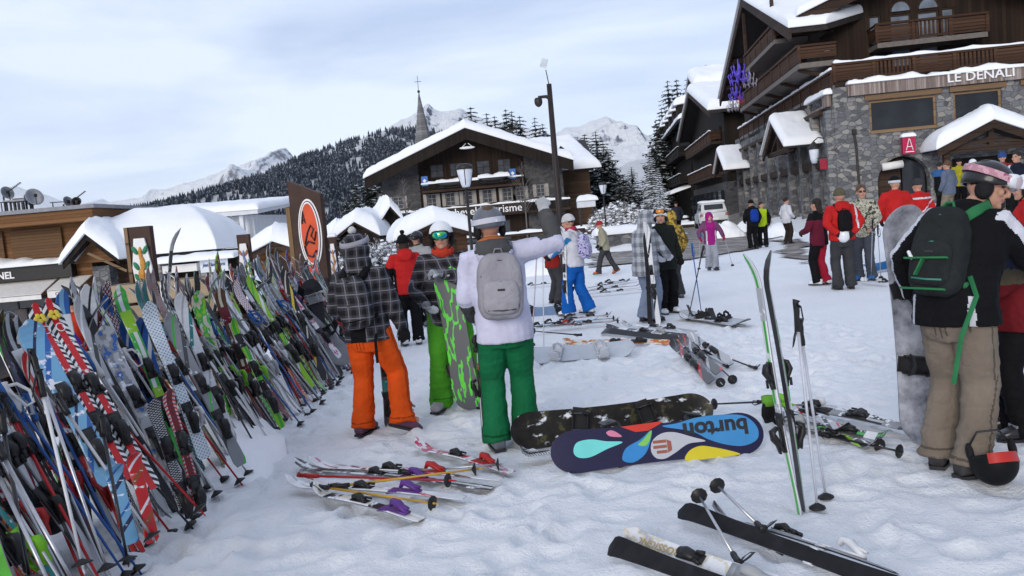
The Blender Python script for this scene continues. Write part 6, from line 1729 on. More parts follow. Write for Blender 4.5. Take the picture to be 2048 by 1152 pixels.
# orange trousers
org, K3 = person('person in orange ski trousers and a black plaid hooded jacket stepping to the right', G(750, 868), 1.68, -12,
    dict(la=(-.10, .0, .09), ra=(.27, .0, .13), rf=-55, lf=-10, rt=-22, rw=(.30, .14, .90), lw=(-.20, .22, .98), rp=(.4, -.8, .0), px=.03, side=-.05, yaw=-10, bulk=.98, flare=1.10),
    dict(jacket=[PLD, BLK], trousers=cloth('orange', (.80, .10, .012), .7, .3), seam=cloth('orange_seam', (.42, .05, .008)), hood='up', hem=.84, boots=mat('plum_boot', (.10, .045, .075), .4, .2, 6), paint=lambda c, J, s, sp: ((c[:, 2] < 1.30) & (np.abs(c[:, 0]) < .075) & (c[:, 1] < 0)).astype(int)), .0105)
a = MB(); a.ell(K3['hp'](.0, -.04, .175), (.035, .035, .035), 0, 12, 8); link('pompom', remesh(a, .009, 1, 'pompom', [cloth('pale_pompom', (.60, .60, .62))], lambda c, n_: .006 * fbm(c * 70, 2, 3)), org)
a = MB(); rg = [[K3['hp'](w_ * math.cos(6.2832 * k / 24), -.03 + w_ * 1.06 * math.sin(6.2832 * k / 24), z + .03 * math.sin(6.2832 * k / 24)) for k in range(24)] for z, w_ in ((.055, .124), (.057, .130), (.098, .124), (.100, .116))]; a.loft(rg, 0, False); a.build('hood_band', [cloth('silver_band', (.36, .36, .42), .5)], org, True)
backpack(org, K3, 'black plaid backpack on the person in orange trousers', PLD, PLD, BLK, (.145, .075, .225), 1.19, BLK, -.10)
a = MB(); a.tube([K3['sp'](.12, -.10, .93), K3['sp'](.13, -.17, .85), K3['sp'](.13, -.175, .66)], [(.004, .014)] * 3, 6, up=(0, 1, 0)); a.build('loose_strap', [BLK], org)
# lime trousers
lim, K4 = person('man in lime green trousers and mirrored goggles facing us behind a snowboard', G(915, 816), 1.73, 186,
    dict(rw=(.20, .20, 1.02), lw=(.04, .27, 1.30), lp=(-1, -.1, -.5), la=(-.16, 0, .09), ra=(.14, 0, .09), lf=20, rf=-25, bulk=.98, flare=1.14, yaw=-8, lhd=(.8, .2, .2), lhn=(0, -.3, -1), lc=.9),
    dict(jacket=[PLD], trousers=cloth('lime', (.085, .38, .030), .7, .3), seam=cloth('lime_seam', (.045, .20, .018)), hem=.80, boot='soft', boots=mat('pale_boot', (.36, .36, .38), .6, .2, 9), head='helmet', helmet=SHELLW, scarf=cloth('red_collar', (.55, .055, .030)), glove=PLG, goggles=dict(z=.014, strap=BLK, lens=RAINB, rx=.116, ry=.132)), .0125)
# woman in red seen from behind
def redw(c, J, s, sp):
    r = np.zeros(len(c), int)
    for sd in (1, -1):
        sh, el, wr = [np.array(q) / s for q in J[sd][:3]]
        d = wr - sh; t_ = ((c - sh) @ d) / (d @ d); r[(t_ > .25) & (np.abs(c[:, 0]) > .17)] = 1
    return r
person('woman in a red jacket and black trousers with long dark hair, seen from behind', G(826, 688), 1.62, 14, dict(rw=(.22, .22, 1.0), lw=(-.24, .2, 1.0), ra=(.10, 0, .09), la=(-.13, 0, .09)),
    dict(jacket=[RED, BLK], paint=redw, trousers=[BLK, WHT], tpaint=lambda c, J, s, sp: ((np.abs(c[:, 0] - .20 + (c[:, 2] - .5) * .06) < .02) & (np.abs(c[:, 1]) < .03)).astype(int), hood='down', hem=.82, boots=SHELLW, head='beanie', beanie=BLK, pom=BLK, hair=HAIRD, long=True), .016)
person('person in a pale jacket and dark helmet half hidden behind the plaid-jacketed man', G(852, 650), 1.66, 150, {}, dict(jacket=cloth('pale_jacket', (.42, .42, .44)), trousers=BLK, head='helmet', helmet=SHELLK, goggles=dict(z=.014)), .018)
# blue trousers
def wj(c, J, s, sp):
    r = np.zeros(len(c), int)
    sh, el, wr = [np.array(q) / s for q in J[-1][:3]]
    d = wr - sh; t_ = ((c - sh) @ d) / (d @ d); q = c - (sh + np.clip(t_, 0, 1)[:, None] * d)
    r[(np.linalg.norm(q, axis=1) < .12) & (q[:, 2] < -.035) & (t_ > 0)] = 1
    return r
blu, K6 = person('woman in a white jacket and bright blue trousers holding skis upright', G(1158, 628), 1.72, 62, dict(rw=(.16, .40, 1.10), lw=(-.12, .42, 1.05), la=(-.12, .13, .09), ra=(.12, -.15, .09), lean=.04, flare=1.28, pitch=-5),
    dict(jacket=[WHT, cloth('sky_blue', (.04, .22, .50))], paint=wj, trousers=cloth('bright_blue', (.010, .125, .50), .7, .3), hem=.84, head='beanie', beanie=cloth('white_knit', (.62, .62, .64), .9, .6), hair=HAIRD, scarf=cloth('pink_scarf', (.48, .04, .09)), boots=SHELLW), .0155)
backpack(blu, K6, 'white and lilac patterned backpack on the woman in blue trousers', splotch('lilac_pattern', (.10, .09, .30), (.55, .54, .68), (.30, .26, .52), (.62, .60, .70), sc_=26), MATS['cloth_lilac_pattern'], WHT, (.145, .085, .215), 1.18, WHT, 0, True, None, False)
person('person in dark red partly hidden behind the woman in blue trousers', G(1112, 606), 1.56, -60, dict(rw=(.2, .3, 1.0)), dict(jacket=cloth('dark_red', (.28, .02, .016)), trousers=DGR, head='beanie', beanie=BLK, boots=SHELLK), .018)
# beige walker
person('walker in a beige jacket and red hat striding left past the low stone wall', G(1214, 548), 1.50, 80, dict(la=(-.09, .26, .10), ra=(.09, -.32, .13), rt=-25, lean=.14, rw=(.22, .22, .95), lw=(-.22, .1, .92)),
    dict(jacket=cloth('beige', (.36, .34, .25)), trousers=DGR, head='beanie', beanie=cloth('red_hat', (.35, .04, .05)), hem=.78, boots=mat('orange_boot', (.5, .12, .03), .5)), .019)
# grey plaid and black jackets
pl_, K8 = person('person in a pale grey plaid hooded jacket and blue-grey trousers holding a white ski', G(1299, 643), 1.66, -62, dict(rw=(.10, .40, 1.02), lw=(-.14, .36, 1.00), flare=1.3, bulk=1.18, pitch=-12, lean=.06),
    dict(jacket=PLG, hood='up', trousers=cloth('blue_grey', (.22, .27, .38)), hem=.74, glove=WHT, boots=SHELLK), .0155)
def grin(c, J, s, sp): return np.zeros(len(c), int)
person('man in black with a white helmet and orange goggles looking to the right', G(1334, 626), 1.68, 205, dict(yaw=-38, rw=(.25, .16, .92), lw=(-.30, .06, .90), bulk=1.15, flare=1.12),
    dict(jacket=cloth('black_green', (.016, .020, .017)), trousers=BLK, head='helmet', helmet=SHELLW, goggles=dict(z=.072, lens=ORL, tilt=.15, rx=.116, ry=.134), hem=.74, boots=SHELLW), .0155)
person('person in a yellow patterned jacket behind the man in black', G(1352, 596), 1.62, 20, {}, dict(jacket=splotch('yellow_pattern', (.10, .07, .02), (.42, .28, .05), (.30, .20, .04), sc_=16), hood='up', trousers=DGR), .02)
# child in fuchsia
def fux(c, J, s, sp):
    r = np.zeros(len(c), int); r[(np.abs(c[:, 0]) > .135)] = 1; r[(np.abs(np.abs(c[:, 0]) - .138) < .018) & (c[:, 2] < 1.2)] = 2; return r
person('child in a fuchsia hooded jacket and pale grey trousers walking with two ski poles', G(1425, 540), 1.48, 180, dict(rw=(.36, .18, 1.0), lw=(-.36, .18, .98), ra=(.08, -.1, .10), la=(-.08, .08, .09), flare=1.15),
    dict(jacket=[cloth('fuchsia', (.34, .016, .20)), cloth('mauve', (.19, .07, .16)), WHT], paint=fux, hood='up', trousers=cloth('pale_grey', (.34, .36, .42)), glove=cloth('pink_glove', (.40, .03, .10)), scarf=cloth('pink_neck', (.42, .16, .28)), hem=.78, boots=SHELLK), .0175)
# pair and man in white
pr1, K11 = person('person in black with a bright blue backpack talking to someone in lime', G(1508, 498), 1.72, 8, dict(lw=(-.2, .2, 1.0)), dict(jacket=BLK, trousers=BLK, head='beanie', beanie=BLK, hood='down', boots=SHELLK), .022)
backpack(pr1, K11, 'bright blue backpack on the person in black', cloth('royal_blue', (.012, .05, .32)), MATS['cloth_royal_blue'], BLK, (.15, .08, .23), 1.2, BLK, 0, True, None, False)
person('person in a neon yellow top and black trousers beside the blue backpack', G(1527, 494), 1.62, 165, dict(yaw=30), dict(jacket=[cloth('neon', (.42, .62, .02)), BLK], paint=lambda c, J, s, sp: (np.abs(c[:, 0]) > .19).astype(int), trousers=BLK, hair=HAIRD, boots=SHELLK), .022)
person('person in a white jacket and dark trousers standing alone before the hotel', G(1576, 489), 1.70, -75, dict(rw=(.2, .2, 1.0)), dict(jacket=WHT, trousers=cloth('brown_black', (.03, .022, .02)), hair=HAIRD, hem=.80, boots=SHELLK), .022)
# group of three before the hotel
person('woman in a black and burgundy jacket with bright red trousers', G(1643, 569), 1.62, 32, dict(rw=(.2, .2, 1.05), lw=(-.2, .25, 1.08), ra=(.1, -.05, .09)), dict(jacket=[cloth('burgundy', (.13, .015, .035)), BLK], paint=lambda c, J, s, sp: ((c[:, 0] > -.02) | (c[:, 2] > 1.32)).astype(int), trousers=[cloth('crimson', (.40, .018, .045)), BLK], tpaint=lambda c, J, s, sp: (c[:, 0] < -.02).astype(int), hair=HAIRD, long=True, boots=SHELLW), .016)
rd, K15 = person('man in a red jacket and dark grey trousers, hands behind his back', G(1690, 578), 1.76, -4, dict(rw=(.12, -.17, .98), lw=(-.12, -.17, .98), rp=(1, -.2, 0), lp=(-1, -.2, 0), bulk=1.1, rhd=(-.6, -.2, -.5), lhd=(.6, -.2, -.5)), dict(jacket=[RED, WHT], paint=lambda c, J, s, sp: ((np.abs(c[:, 0] - .215) < .012) & (c[:, 2] > 1.05)).astype(int), hood='down', trousers=DGR, hem=.86, head='beanie', beanie=cloth('khaki_knit', (.12, .11, .075), .9, .6), boots=SHELLK), .016)
backpack(rd, K15, 'small black backpack on the man in the red jacket', BLK, BLK, BLK, (.12, .06, .19), 1.2, BLK, 0, True, None, False)
person('man in sunglasses and a pale camouflage jacket facing left among the red jackets', G(1732, 560), 1.80, 140, dict(rw=(.22, .28, 1.05), lw=(-.24, .25, .98), yaw=30), dict(jacket=splotch('camouflage', (.05, .055, .045), (.44, .43, .36), (.20, .20, .15), (.50, .49, .42), sc_=15), trousers=cloth('slate', (.075, .085, .11)), hair=HAIRB, shades=True, glove=None, boots=mat('blue_boot', (.03, .12, .32), .4)), .016)
sk = dict(trousers=BLK, boots=SHELLK)
person('ski instructor in red with a black and white cap by the arch', *topped(1788, 354, 17.2), -30, dict(yaw=-20), dict(jacket=RED, head='beanie', beanie=BLK, beanie2=WHT, **sk), .02)
person('ski instructor in red with white shoulder stripes and a dark grey hat', *topped(1836, 359, 17.8), 15, {}, dict(jacket=[RED, WHT], paint=lambda c, J, s, sp: ((np.abs(c[:, 2] - 1.36) < .018) | (np.abs(c[:, 2] - c[:, 0] * .8 - 1.12) < .018)).astype(int), head='beanie', beanie=DGR, **sk), .02)
person('person with blue sleeves raising both hands to the face by the hotel arch', *topped(1878, 325, 27), -60, dict(rw=(.12, .24, 1.46), lw=(-.14, .26, 1.46), rp=(1, 0, -.3), lp=(-1, 0, -.3)), dict(jacket=[cloth('mid_blue', (.04, .13, .32)), BLK], paint=lambda c, J, s, sp: (c[:, 2] < 1.25).astype(int), hair=HAIRD, **sk), .024)
person('person in a grey-blue jacket and beige trousers standing by the hotel arch', *topped(1895, 322, 25), 30, {}, dict(jacket=cloth('steel', (.13, .16, .23)), hair=HAIRB, trousers=cloth('tan', (.24, .20, .15)), boots=SHELLK), .024)
person('person in a yellow jacket under the snowy hotel porch', *topped(1917, 317, 27), 170, {}, dict(jacket=cloth('mustard', (.42, .38, .03)), head='beanie', beanie=BLK, **sk), .024)
person('person in a white helmet and dark jacket under the snowy hotel porch', *topped(1944, 319, 26.5), 190, {}, dict(jacket=DGR, head='helmet', helmet=SHELLW, **sk), .024)
person('person in a dull red jacket and blue hat under the porch', *topped(2004, 306, 24), 150, {}, dict(jacket=cloth('dull_red', (.27, .03, .022)), head='beanie', beanie=cloth('blue_hat', (.03, .08, .26)), **sk), .022)
person('person in a navy jacket with a white stripe at the right end of the porch', *topped(2034, 303, 22), 120, {}, dict(jacket=[cloth('ink', (.014, .018, .036)), WHT], paint=lambda c, J, s, sp: (np.abs(c[:, 0] - .14) < .025).astype(int), hair=HAIRD, **sk), .022)
person('person in dark clothes walking up the street beside the white car', *topped(1352, 403, 48), 10, {}, dict(jacket=cloth('dusk', (.03, .035, .055)), trousers=BLK, head='beanie', beanie=BLK), .026)
person('child in a black helmet and grey jacket behind the nearest skis at the left edge', *topped(14, 626, 10.5), -110, {}, dict(jacket=cloth('ash', (.09, .09, .095)), head='helmet', helmet=SHELLK, **sk), .02)
person('person in a red jacket and dark hat behind the rack of blue skis', *topped(142, 598, 14), -20, {}, dict(jacket=cloth('scarlet', (.55, .045, .02)), head='beanie', beanie=BLK, **sk), .02)
person('child in red with a helmet and goggles behind the grey and white skis', *topped(320, 597, 13), 200, {}, dict(jacket=RED, head='helmet', helmet=cloth('wine', (.12, .02, .03)), goggles=dict(z=.014), **sk), .02)
person('person in purple beside the shop seen between the red skis', *topped(122, 640, 13.5), 30, {}, dict(jacket=cloth('purple', (.09, .03, .26)), head='beanie', beanie=WHT, **sk), .022)
# ================================================================ skis, boards and poles
BASEK = mat('black_ski_base', (.016, .016, .019), .35, .2, 8)
EDGE = mat('steel_edge', (.34, .35, .38), .35, .15, 20, metal=.7)
CHROME = mat('brushed_pole', (.45, .46, .50), .35, .1, 12, metal=.6)
BIND = mat('black_binding', (.020, .020, .022), .4, .2)
def snowed(nt, c, amount, sc_=14):
    f = ramp(nt, noise_fac(nt, coord(nt, (1, 1, .6)), sc_, 6, .62), (.62 - .2 * amount, 0.0), (.68 - .2 * amount, 1.0))
    return mixc(nt, f, c, (.74, .77, .83))
def topsheet(name, c1, c2, c3, style=0, snow=.25):
    """printed ski top: bands, chevrons, stripes along the length; crusted here and there with snow"""
    key = 'ski_' + name
    if key in MATS: return MATS[key]
    m, nt, b = nodes_of(key, .28); b.inputs['Coat Weight'].default_value = .3
    sx = N(nt, 'ShaderNodeSeparateXYZ'); nt.links.new(coord(nt), sx.inputs['Vector'])
    X, Z = sx.outputs['X'], sx.outputs['Z']
    if style == 0:      # broad bands with a slanting join
        q = mth(nt, 'FRACT', mth(nt, 'ADD', mth(nt, 'MULTIPLY', Z, 1.25), mth(nt, 'MULTIPLY', X, 5)))
        c = ramp(nt, q, (0, c1), (.45, c2), (.60, c1), (.82, c3), (.9, c1), interp='CONSTANT')
    elif style == 1:    # chevrons
        q = mth(nt, 'FRACT', mth(nt, 'ADD', mth(nt, 'MULTIPLY', Z, 18), mth(nt, 'MULTIPLY', mth(nt, 'ABSOLUTE', X), 22)))
        e = mth(nt, 'GREATER_THAN', mth(nt, 'ABSOLUTE', X), .018)
        c = mixc(nt, e, c1, ramp(nt, q, (0, c2), (.5, c3), interp='CONSTANT'))
    elif style == 2:    # centre stripe
        e = mth(nt, 'LESS_THAN', mth(nt, 'ABSOLUTE', mth(nt, 'ADD', X, mth(nt, 'MULTIPLY', mth(nt, 'SINE', mth(nt, 'MULTIPLY', Z, 7)), .008))), .013)
        q = mth(nt, 'GREATER_THAN', mth(nt, 'FRACT', mth(nt, 'MULTIPLY', Z, 1.4)), .72)
        c = mixc(nt, q, mixc(nt, e, c1, c2), c3)
    elif style == 3:    # splashed print
        c = ramp(nt, noise_fac(nt, coord(nt, (1, 1, .35)), 22, 3), (.40, c1), (.50, c2), (.60, c3), interp='CONSTANT')
    else:               # dotted check
        q = mth(nt, 'MULTIPLY', mth(nt, 'SINE', mth(nt, 'MULTIPLY', X, 220)), mth(nt, 'SINE', mth(nt, 'MULTIPLY', Z, 170)))
        c = ramp(nt, mth(nt, 'ADD', mth(nt, 'MULTIPLY', q, .5), .5), (0, c1), (.62, c2), (.9, c3), interp='CONSTANT')
    nt.links.new(snowed(nt, c, snow), b.inputs['Base Color'])
    return m
def ski_mesh(m, L_=1.65, w_=1.0, twin=False, name='ski_body', tipk=1.0, base=BASEK):
    """sidecut, tapered thickness, upturned tip; tail at z=0, tip at z=L, top sheet towards +Y"""
    n = 30; mb = MB(); rings = []
    for k in range(n + 1):
        f = k / n; z = L_ * f
        side = .034 + .013 * (2 * abs(f - .47)) ** 2.0 * (1.15 if f > .5 else .9)
        tip = 1.0
        if f > .93: tip = math.sqrt(max(.02, 1 - ((f - .93) / .07) ** 2))
        if f < .03: tip = .72 + .28 * math.sqrt(f / .03)
        if twin and f < .07: tip = math.sqrt(max(.03, 1 - ((.07 - f) / .07) ** 2))
        hw = side * w_ * tip
        th = .006 + .010 * max(0, 1 - abs(f - .48) * 2.3)
        y = .0
        if f > .86: y = tipk * .075 * ((f - .86) / .14) ** 2
        if twin and f < .12: y = .04 * ((.12 - f) / .12) ** 2
        y += .012 * (1 - (2 * abs(f - .45)) ** 2)
        rings.append([(-hw, y, z), (hw, y, z), (hw, y + th * .55, z), (hw * .86, y + th, z), (-hw * .86, y + th, z), (-hw, y + th * .55, z)])
    mb.loft(rings, 0)
    for i in range(len(mb.m)):
        if i < n * 6:
            j = i % 6
            mb.m[i] = (1, 2, 0, 0, 0, 2)[j]
    return mb.mesh(name, [m, base, EDGE])
def binding_meshes(m, m2):
    t = MB()
    t.box((0, .030, .0), (.062, .012, .16)); t.tube([(0, .03, -.05), (0, .05, -.01), (0, .066, .02), (0, .055, .06), (0, .03, .075)], [(.024, .012), (.034, .018), (.036, .022), (.030, .018), (.018, .008)], 10, up=(1, 0, 0))
    [t.bar((s_ * .025, .055, -.03), (s_ * .034, .050, -.075), .016, .022) for s_ in (-1, 1)]
    h = MB(); h.box((0, .030, .0), (.060, .012, .20)); h.tube([(0, .032, -.10), (0, .055, -.06), (0, .085, -.01), (0, .092, .03), (0, .055, .05)], [(.020, .010), (.028, .018), (.034, .026), (.032, .020), (.022, .012)], 10, up=(1, 0, 0))
    h.bar((0, .085, -.01), (0, .060, -.105), .030, .012)
    [h.bar((s_ * .044, .02, .09), (s_ * .048, .012, .145), .012, .006) for s_ in (-1, 1)]; h.box((0, .028, .10), (.085, .008, .07))
    return t.mesh('binding_toe', [m], True), h.mesh('binding_heel', [m2], True)
BM = {k: binding_meshes(BIND, m2) for k, m2 in (('black', BIND), ('grey', mat('grey_binding', (.33, .34, .36), .4)), ('red', mat('red_binding', (.35, .02, .02), .4)), ('white', mat('white_binding', (.62, .63, .66), .4)), ('violet', mat('violet_binding', (.10, .035, .22), .4)), ('lime', mat('lime_binding', (.16, .45, .02), .4)))}
SKIM = {}
def ski_parts(t, design, L_, wide=1.0, bind='black', twin=False, tipk=1.0, base=BASEK):
    k = (design.name, round(wide, 2), twin, tipk, base.name)
    if k not in SKIM: SKIM[k] = ski_mesh(design, 1.65, wide, twin, 'ski_body', tipk, base)
    o = link('ski_body', SKIM[k], t); o.scale = (1, 1, L_ / 1.65)
    if bind:
        for nm, me, z in (('binding_toe', BM[bind][0], L_ * .54), ('binding_heel', BM[bind][1], L_ * .54 - .33)):
            b = link(nm, me, t); b.location = (0, .0, z); b.scale = (.84, .84, .92)
    return t
def place(t, tail, tip, facing):
    """lay a ski-like thing (its length along z, top along y) between two points, top sheet towards 'facing'"""
    z = (Vector(tip) - Vector(tail)).normalized(); y = Vector(facing); y = (y - z * y.dot(z)).normalized(); x = y.cross(z)
    m = Matrix((x, y, z)).transposed().to_4x4(); m.translation = Vector(tail)
    t.matrix_world = m
    return t
def ski(label, tail, tip, facing, design, wide=1.0, bind='black', group=None, twin=False, tipk=1.0, base=BASEK, name='ski'):
    t = thing(name, label, 'ski', (0, 0, 0), 0, group)
    ski_parts(t, design, (Vector(tip) - Vector(tail)).length, wide, bind, twin, tipk, base)
    return place(t, tail, tip, facing)
PM = {}
def pole_parts(t, shaft, grip, L_, strap=True):
    k = (shaft.name, grip.name)
    if k not in PM:
        a = MB(); a.tube([(0, 0, -.055), (0, 0, -.02)], [.002, .006], 6); a.tube([(0, 0, -.02), (0, 0, .3), (0, 0, 1.0)], [.0060, .0075, .0085], 8); s_ = a.mesh('shaft', [shaft], True)
        a = MB(); a.tube([(0, 0, .97), (0, 0, 1.0), (0, 0, 1.04), (0, .003, 1.08), (0, .002, 1.12), (0, .008, 1.135)], [.014, .016, .0145, .0165, .0155, .021], 10); g = a.mesh('grip', [grip], True)
        a = MB(); a.lathe([(.008, .035), (.014, .03), (.043, .012), (.046, .004), (.012, .0)], n=10); b = a.mesh('basket', [BIND], True)
        a = MB(); a.tube([(.01, .0, 1.115), (.05, .02, 1.10), (.085, .02, 1.04), (.08, 0, .98), (.05, -.02, .98), (.02, -.01, 1.06), (.008, .0, 1.11)], [(.0018, .010)] * 7, 6, up=(0, 1, 0)); st = a.mesh('strap', [grip], True)
        PM[k] = (s_, g, b, st)
    for nm, me in zip(('shaft', 'grip', 'basket', 'strap'), PM[k]):
        if nm == 'strap' and not strap: continue
        o = link(nm, me, t); o.scale = (1, 1, L_ / 1.13)
    return t
def pole(label, foot, top, shaft=None, grip=None, group=None, facing=(1, 0, 0), strap=True):
    t = thing('ski_pole', label, 'ski pole', (0, 0, 0), 0, group)
    pole_parts(t, shaft or CHROME, grip or BIND, (Vector(top) - Vector(foot)).length, strap)
    d = (Vector(top) - Vector(foot)).normalized()
    return place(t, Vector(foot), Vector(top), facing if abs(d.dot(Vector(facing).normalized())) < .95 else (0, 1, .2))
def board_outline(L_, W_, waist=.86, n=18):
    r = W_ / 2; pts = []
    nose = W_ * .62
    for k in range(n + 1):
        a = math.pi * k / n; pts.append((r * math.cos(a), L_ - nose + nose * math.sin(a) ** .9))
    for k in range(1, 9):
        f = k / 9; z = (L_ - nose) + (nose - (L_ - nose)) * f; pts.append((-r * (1 - (1 - waist) * math.sin(math.pi * f)), z))
    for k in range(n + 1):
        a = math.pi + math.pi * k / n; pts.append((r * math.cos(a), nose + nose * math.copysign(abs(math.sin(a)) ** .9, math.sin(a))))
    for k in range(1, 9):
        f = k / 9; z = nose + (L_ - 2 * nose) * f; pts.append((r * (1 - (1 - waist) * math.sin(math.pi * f)), z))
    return pts
def snowboard(label, tail, tip, facing, top, base, W_=.27, binds='black', group=None, camber=.05, bside=1):
    """top sheet towards 'facing'; nose and tail curl up"""
    L_ = (Vector(tip) - Vector(tail)).length
    t = thing('snowboard', label, 'snowboard', (0, 0, 0), 0, group)
    ol = board_outline(L_, W_); nz = 44; rings = []
    us = np.linspace(0, math.pi, nz); zz = L_ * (.5 - .5 * np.cos(us))
    nose = W_ * .62
    for z in zz:
        f = z / L_
        if z < nose: hw = W_ / 2 * math.sqrt(max(.0005, 1 - ((nose - z) / nose) ** 2.1))
        elif z > L_ - nose: hw = W_ / 2 * math.sqrt(max(.0005, 1 - ((z - L_ + nose) / nose) ** 2.1))
        else: hw = W_ / 2 * (1 - .13 * math.sin(math.pi * (z - nose) / (L_ - 2 * nose)))
        e = max(0, (nose * 1.15 - z) / nose, (z - L_ + nose * 1.15) / nose); y = camber * e ** 2
        rings.append([(-hw, y, z), (0, y, z), (hw, y, z), (hw, y + .010, z), (0, y + .0105, z), (-hw, y + .010, z)])
    mb = MB(); mb.loft(rings)
    for i in range((nz - 1) * 6): mb.m[i] = (1, 1, 2, 0, 0, 2)[i % 6]
    me = mb.mesh('deck', [top, base, EDGE]); link('deck', me, t)
    if binds:
        bm_ = {'black': BIND, 'white': BM['white'][1].materials[0], 'grey': MATS['grey_binding']}[binds]
        for z, tw in ((L_ * .5 - .26, -.2), (L_ * .5 + .26, .2)):
            rt = Matrix.Rotation(tw, 3, 'Y'); c = Vector((0, .012, z)); q = lambda x, y, zz_: c + rt @ Vector((x, y, zz_))
            a = MB(); a.box(q(0, .008, 0), (.26, .014, .10), 0, rt); [a.box(q(0, .035, s_ * .055), (.20, .05, .010), 0, rt) for s_ in (-1, 1)]
            a.tube([q(-.10, .03, -.055), q(-.155, .07, -.05), q(-.165, .08, 0), q(-.155, .07, .05), q(-.10, .03, .055)], [(.010, .02)] * 5, 6)
            bo = a.build('binding', [bm_], t)
            a = MB(); a.loft([[q(-.155 - y * .20, .03 + y, s_) for s_ in (-.048, -.03, 0, .03, .048)] + [q(-.165 - y * .20, .03 + y, s_) for s_ in (.048, .03, 0, -.03, -.048)] for y in (.02, .10, .20)]); a.build('highback', [bm_], bo)
            for x in (-.05, .07):
                a = MB(); a.tube([q(x, .03, -.055), q(x, .085, -.04), q(x, .105, 0), q(x, .085, .04), q(x, .03, .055)], [(.006, .022)] * 5, 6, up=(1, 0, 0)); a.build('strap', [bm_], bo)
    return place(t, tail, tip, facing)
C = dict(white=(.66, .67, .70), black=(.018, .018, .021), red=(.48, .018, .022), blue=(.03, .11, .36), navy=(.018, .026, .085), green=(.05, .40, .06), lime=(.26, .52, .03), grey=(.22, .23, .25), silver=(.40, .41, .44), orange=(.50, .13, .02), yellow=(.60, .46, .05), teal=(.02, .20, .19), brown=(.10, .055, .03), purple=(.10, .03, .22), pink=(.48, .10, .22), maroon=(.13, .012, .02), cream=(.58, .54, .44), charcoal=(.055, .057, .062), sky=(.16, .36, .56), rust=(.27, .065, .02))
def des(a, b, c, style, snow=.2): return topsheet('%s_%s_%s_%d' % (a, b, c, style), C[a], C[b], C[c], style, snow)
# ================================================================ the long ski rack on the left
RX, RZ = -2.78, .98
rk = thing('ski_rack', 'long wooden ski rack rail almost hidden by leaning skis', 'ski rack', (RX, 3.0, 0), 0)
for k in range(6):
    a = MB(); a.box((0, .2 + k * 1.8, .40), (.09, .09, 1.3)); a.build('post', [BEAM], rk, bevel=.01)
a = MB(); a.box((.0, 4.7, RZ + .06), (.07, 9.6, .10)); a.build('rail', [BEAM], rk, bevel=.01)
a = MB(); a.box((-.35, 4.7, .62), (.06, 9.6, .09)); a.build('rail', [BEAM], rk, bevel=.01)
rs = random.Random(11)
styles = ['banded', 'chevron-edged', 'centre-striped', 'splash-patterned', 'dotted']
used_lab = set()
names = list(C) + ['white', 'silver', 'black', 'charcoal', 'grey', 'white'] * 3
dark = ['black'] * 6 + ['charcoal'] * 4 + ['navy', 'white', 'white', 'silver', 'grey', 'grey', 'maroon', 'brown', 'teal', 'red', 'green', 'blue']
zones = lambda Y: 'at the near end of the rack' if Y < 4.4 else 'in the near half of the rack' if Y < 6 else 'in the middle of the rack' if Y < 8.2 else 'near the orange emblem board' if Y < 10.2 else 'at the far end of the rack'
zb_ = lambda Y: 'near end' if Y < 5.2 else 'middle' if Y < 8.2 else 'far end'
bindn = ['black', 'black', 'black', 'grey', 'red', 'white', 'lime', 'black']
def pick(Y, back):
    for _ in range(400):
        a = rs.choice(dark); b = rs.choice(names); c = rs.choice(names); st = rs.randrange(5)
        if len({a, b, c}) < 3: continue
        side = 'behind the rail' if back else ''
        lab = '%s, %s and %s %s ski %s %s' % (a, b, c, styles[st], 'behind the rail,' if back else 'leaning', zb_(Y) if back else zones(Y))
        if lab not in used_lab and (a, b, st) not in used_lab:
            used_lab.add(lab); used_lab.add((a, b, st))
            return lab, des(a, b, c, st, rs.choice((.0, .1, .25, .35)))
hero_y = []
def lean_pts(Y, L_, dx=0.0, tilt=None, dy=0.0, z0=.02):
    """foot on the snow in front of the rail, resting on it"""
    foot = Vector((-2.26 + dx, Y, tz(-2.2, Y) + z0))
    rest = Vector((RX + .05, Y + dy, RZ + .12))
    d = (rest - foot).normalized()
    return foot, foot + d * L_
G_SK = 'skis leaning on the long rack'; G_PO = 'poles leaning on the long rack'
nsk = 0
Y = 3.30
while Y < 11.9:
    for pair in range(2):
        L_ = rs.uniform(1.40, 1.70) - (.16 if Y < 5.2 else 0); dx = rs.uniform(-.14, .14); dy = rs.uniform(-.12, .26)
        f, tp = lean_pts(Y + pair * .035, L_, dx, None, dy)
        if pair == 0:
            lab, dsg = pick(Y, False); bd = rs.choice(bindn); wd = rs.uniform(.62, .88); fac = (1, rs.uniform(-.55, .35), .3); tw = rs.random() < .3
            pd = (f, tp)
        else:
            f, tp = pd[0] + Vector((rs.uniform(-.02, .05), .045, 0)), pd[1] + Vector((rs.uniform(-.03, .03), .05 + rs.uniform(-.02, .05), rs.uniform(-.05, .05)))
            fac = (-fac[0], -fac[1], -fac[2]) if rs.random() < .55 else fac
            lab2 = lab.replace(' ski ', ' ski, paired, ', 1)
            lab = lab.replace(' ski ', ' ski turned outwards, ', 1) if False else lab
        ski(lab if pair == 0 else lab2, f, tp, fac, dsg, wd, bd, G_SK, tw)
        nsk += 1
    Y += rs.uniform(.092, .14)
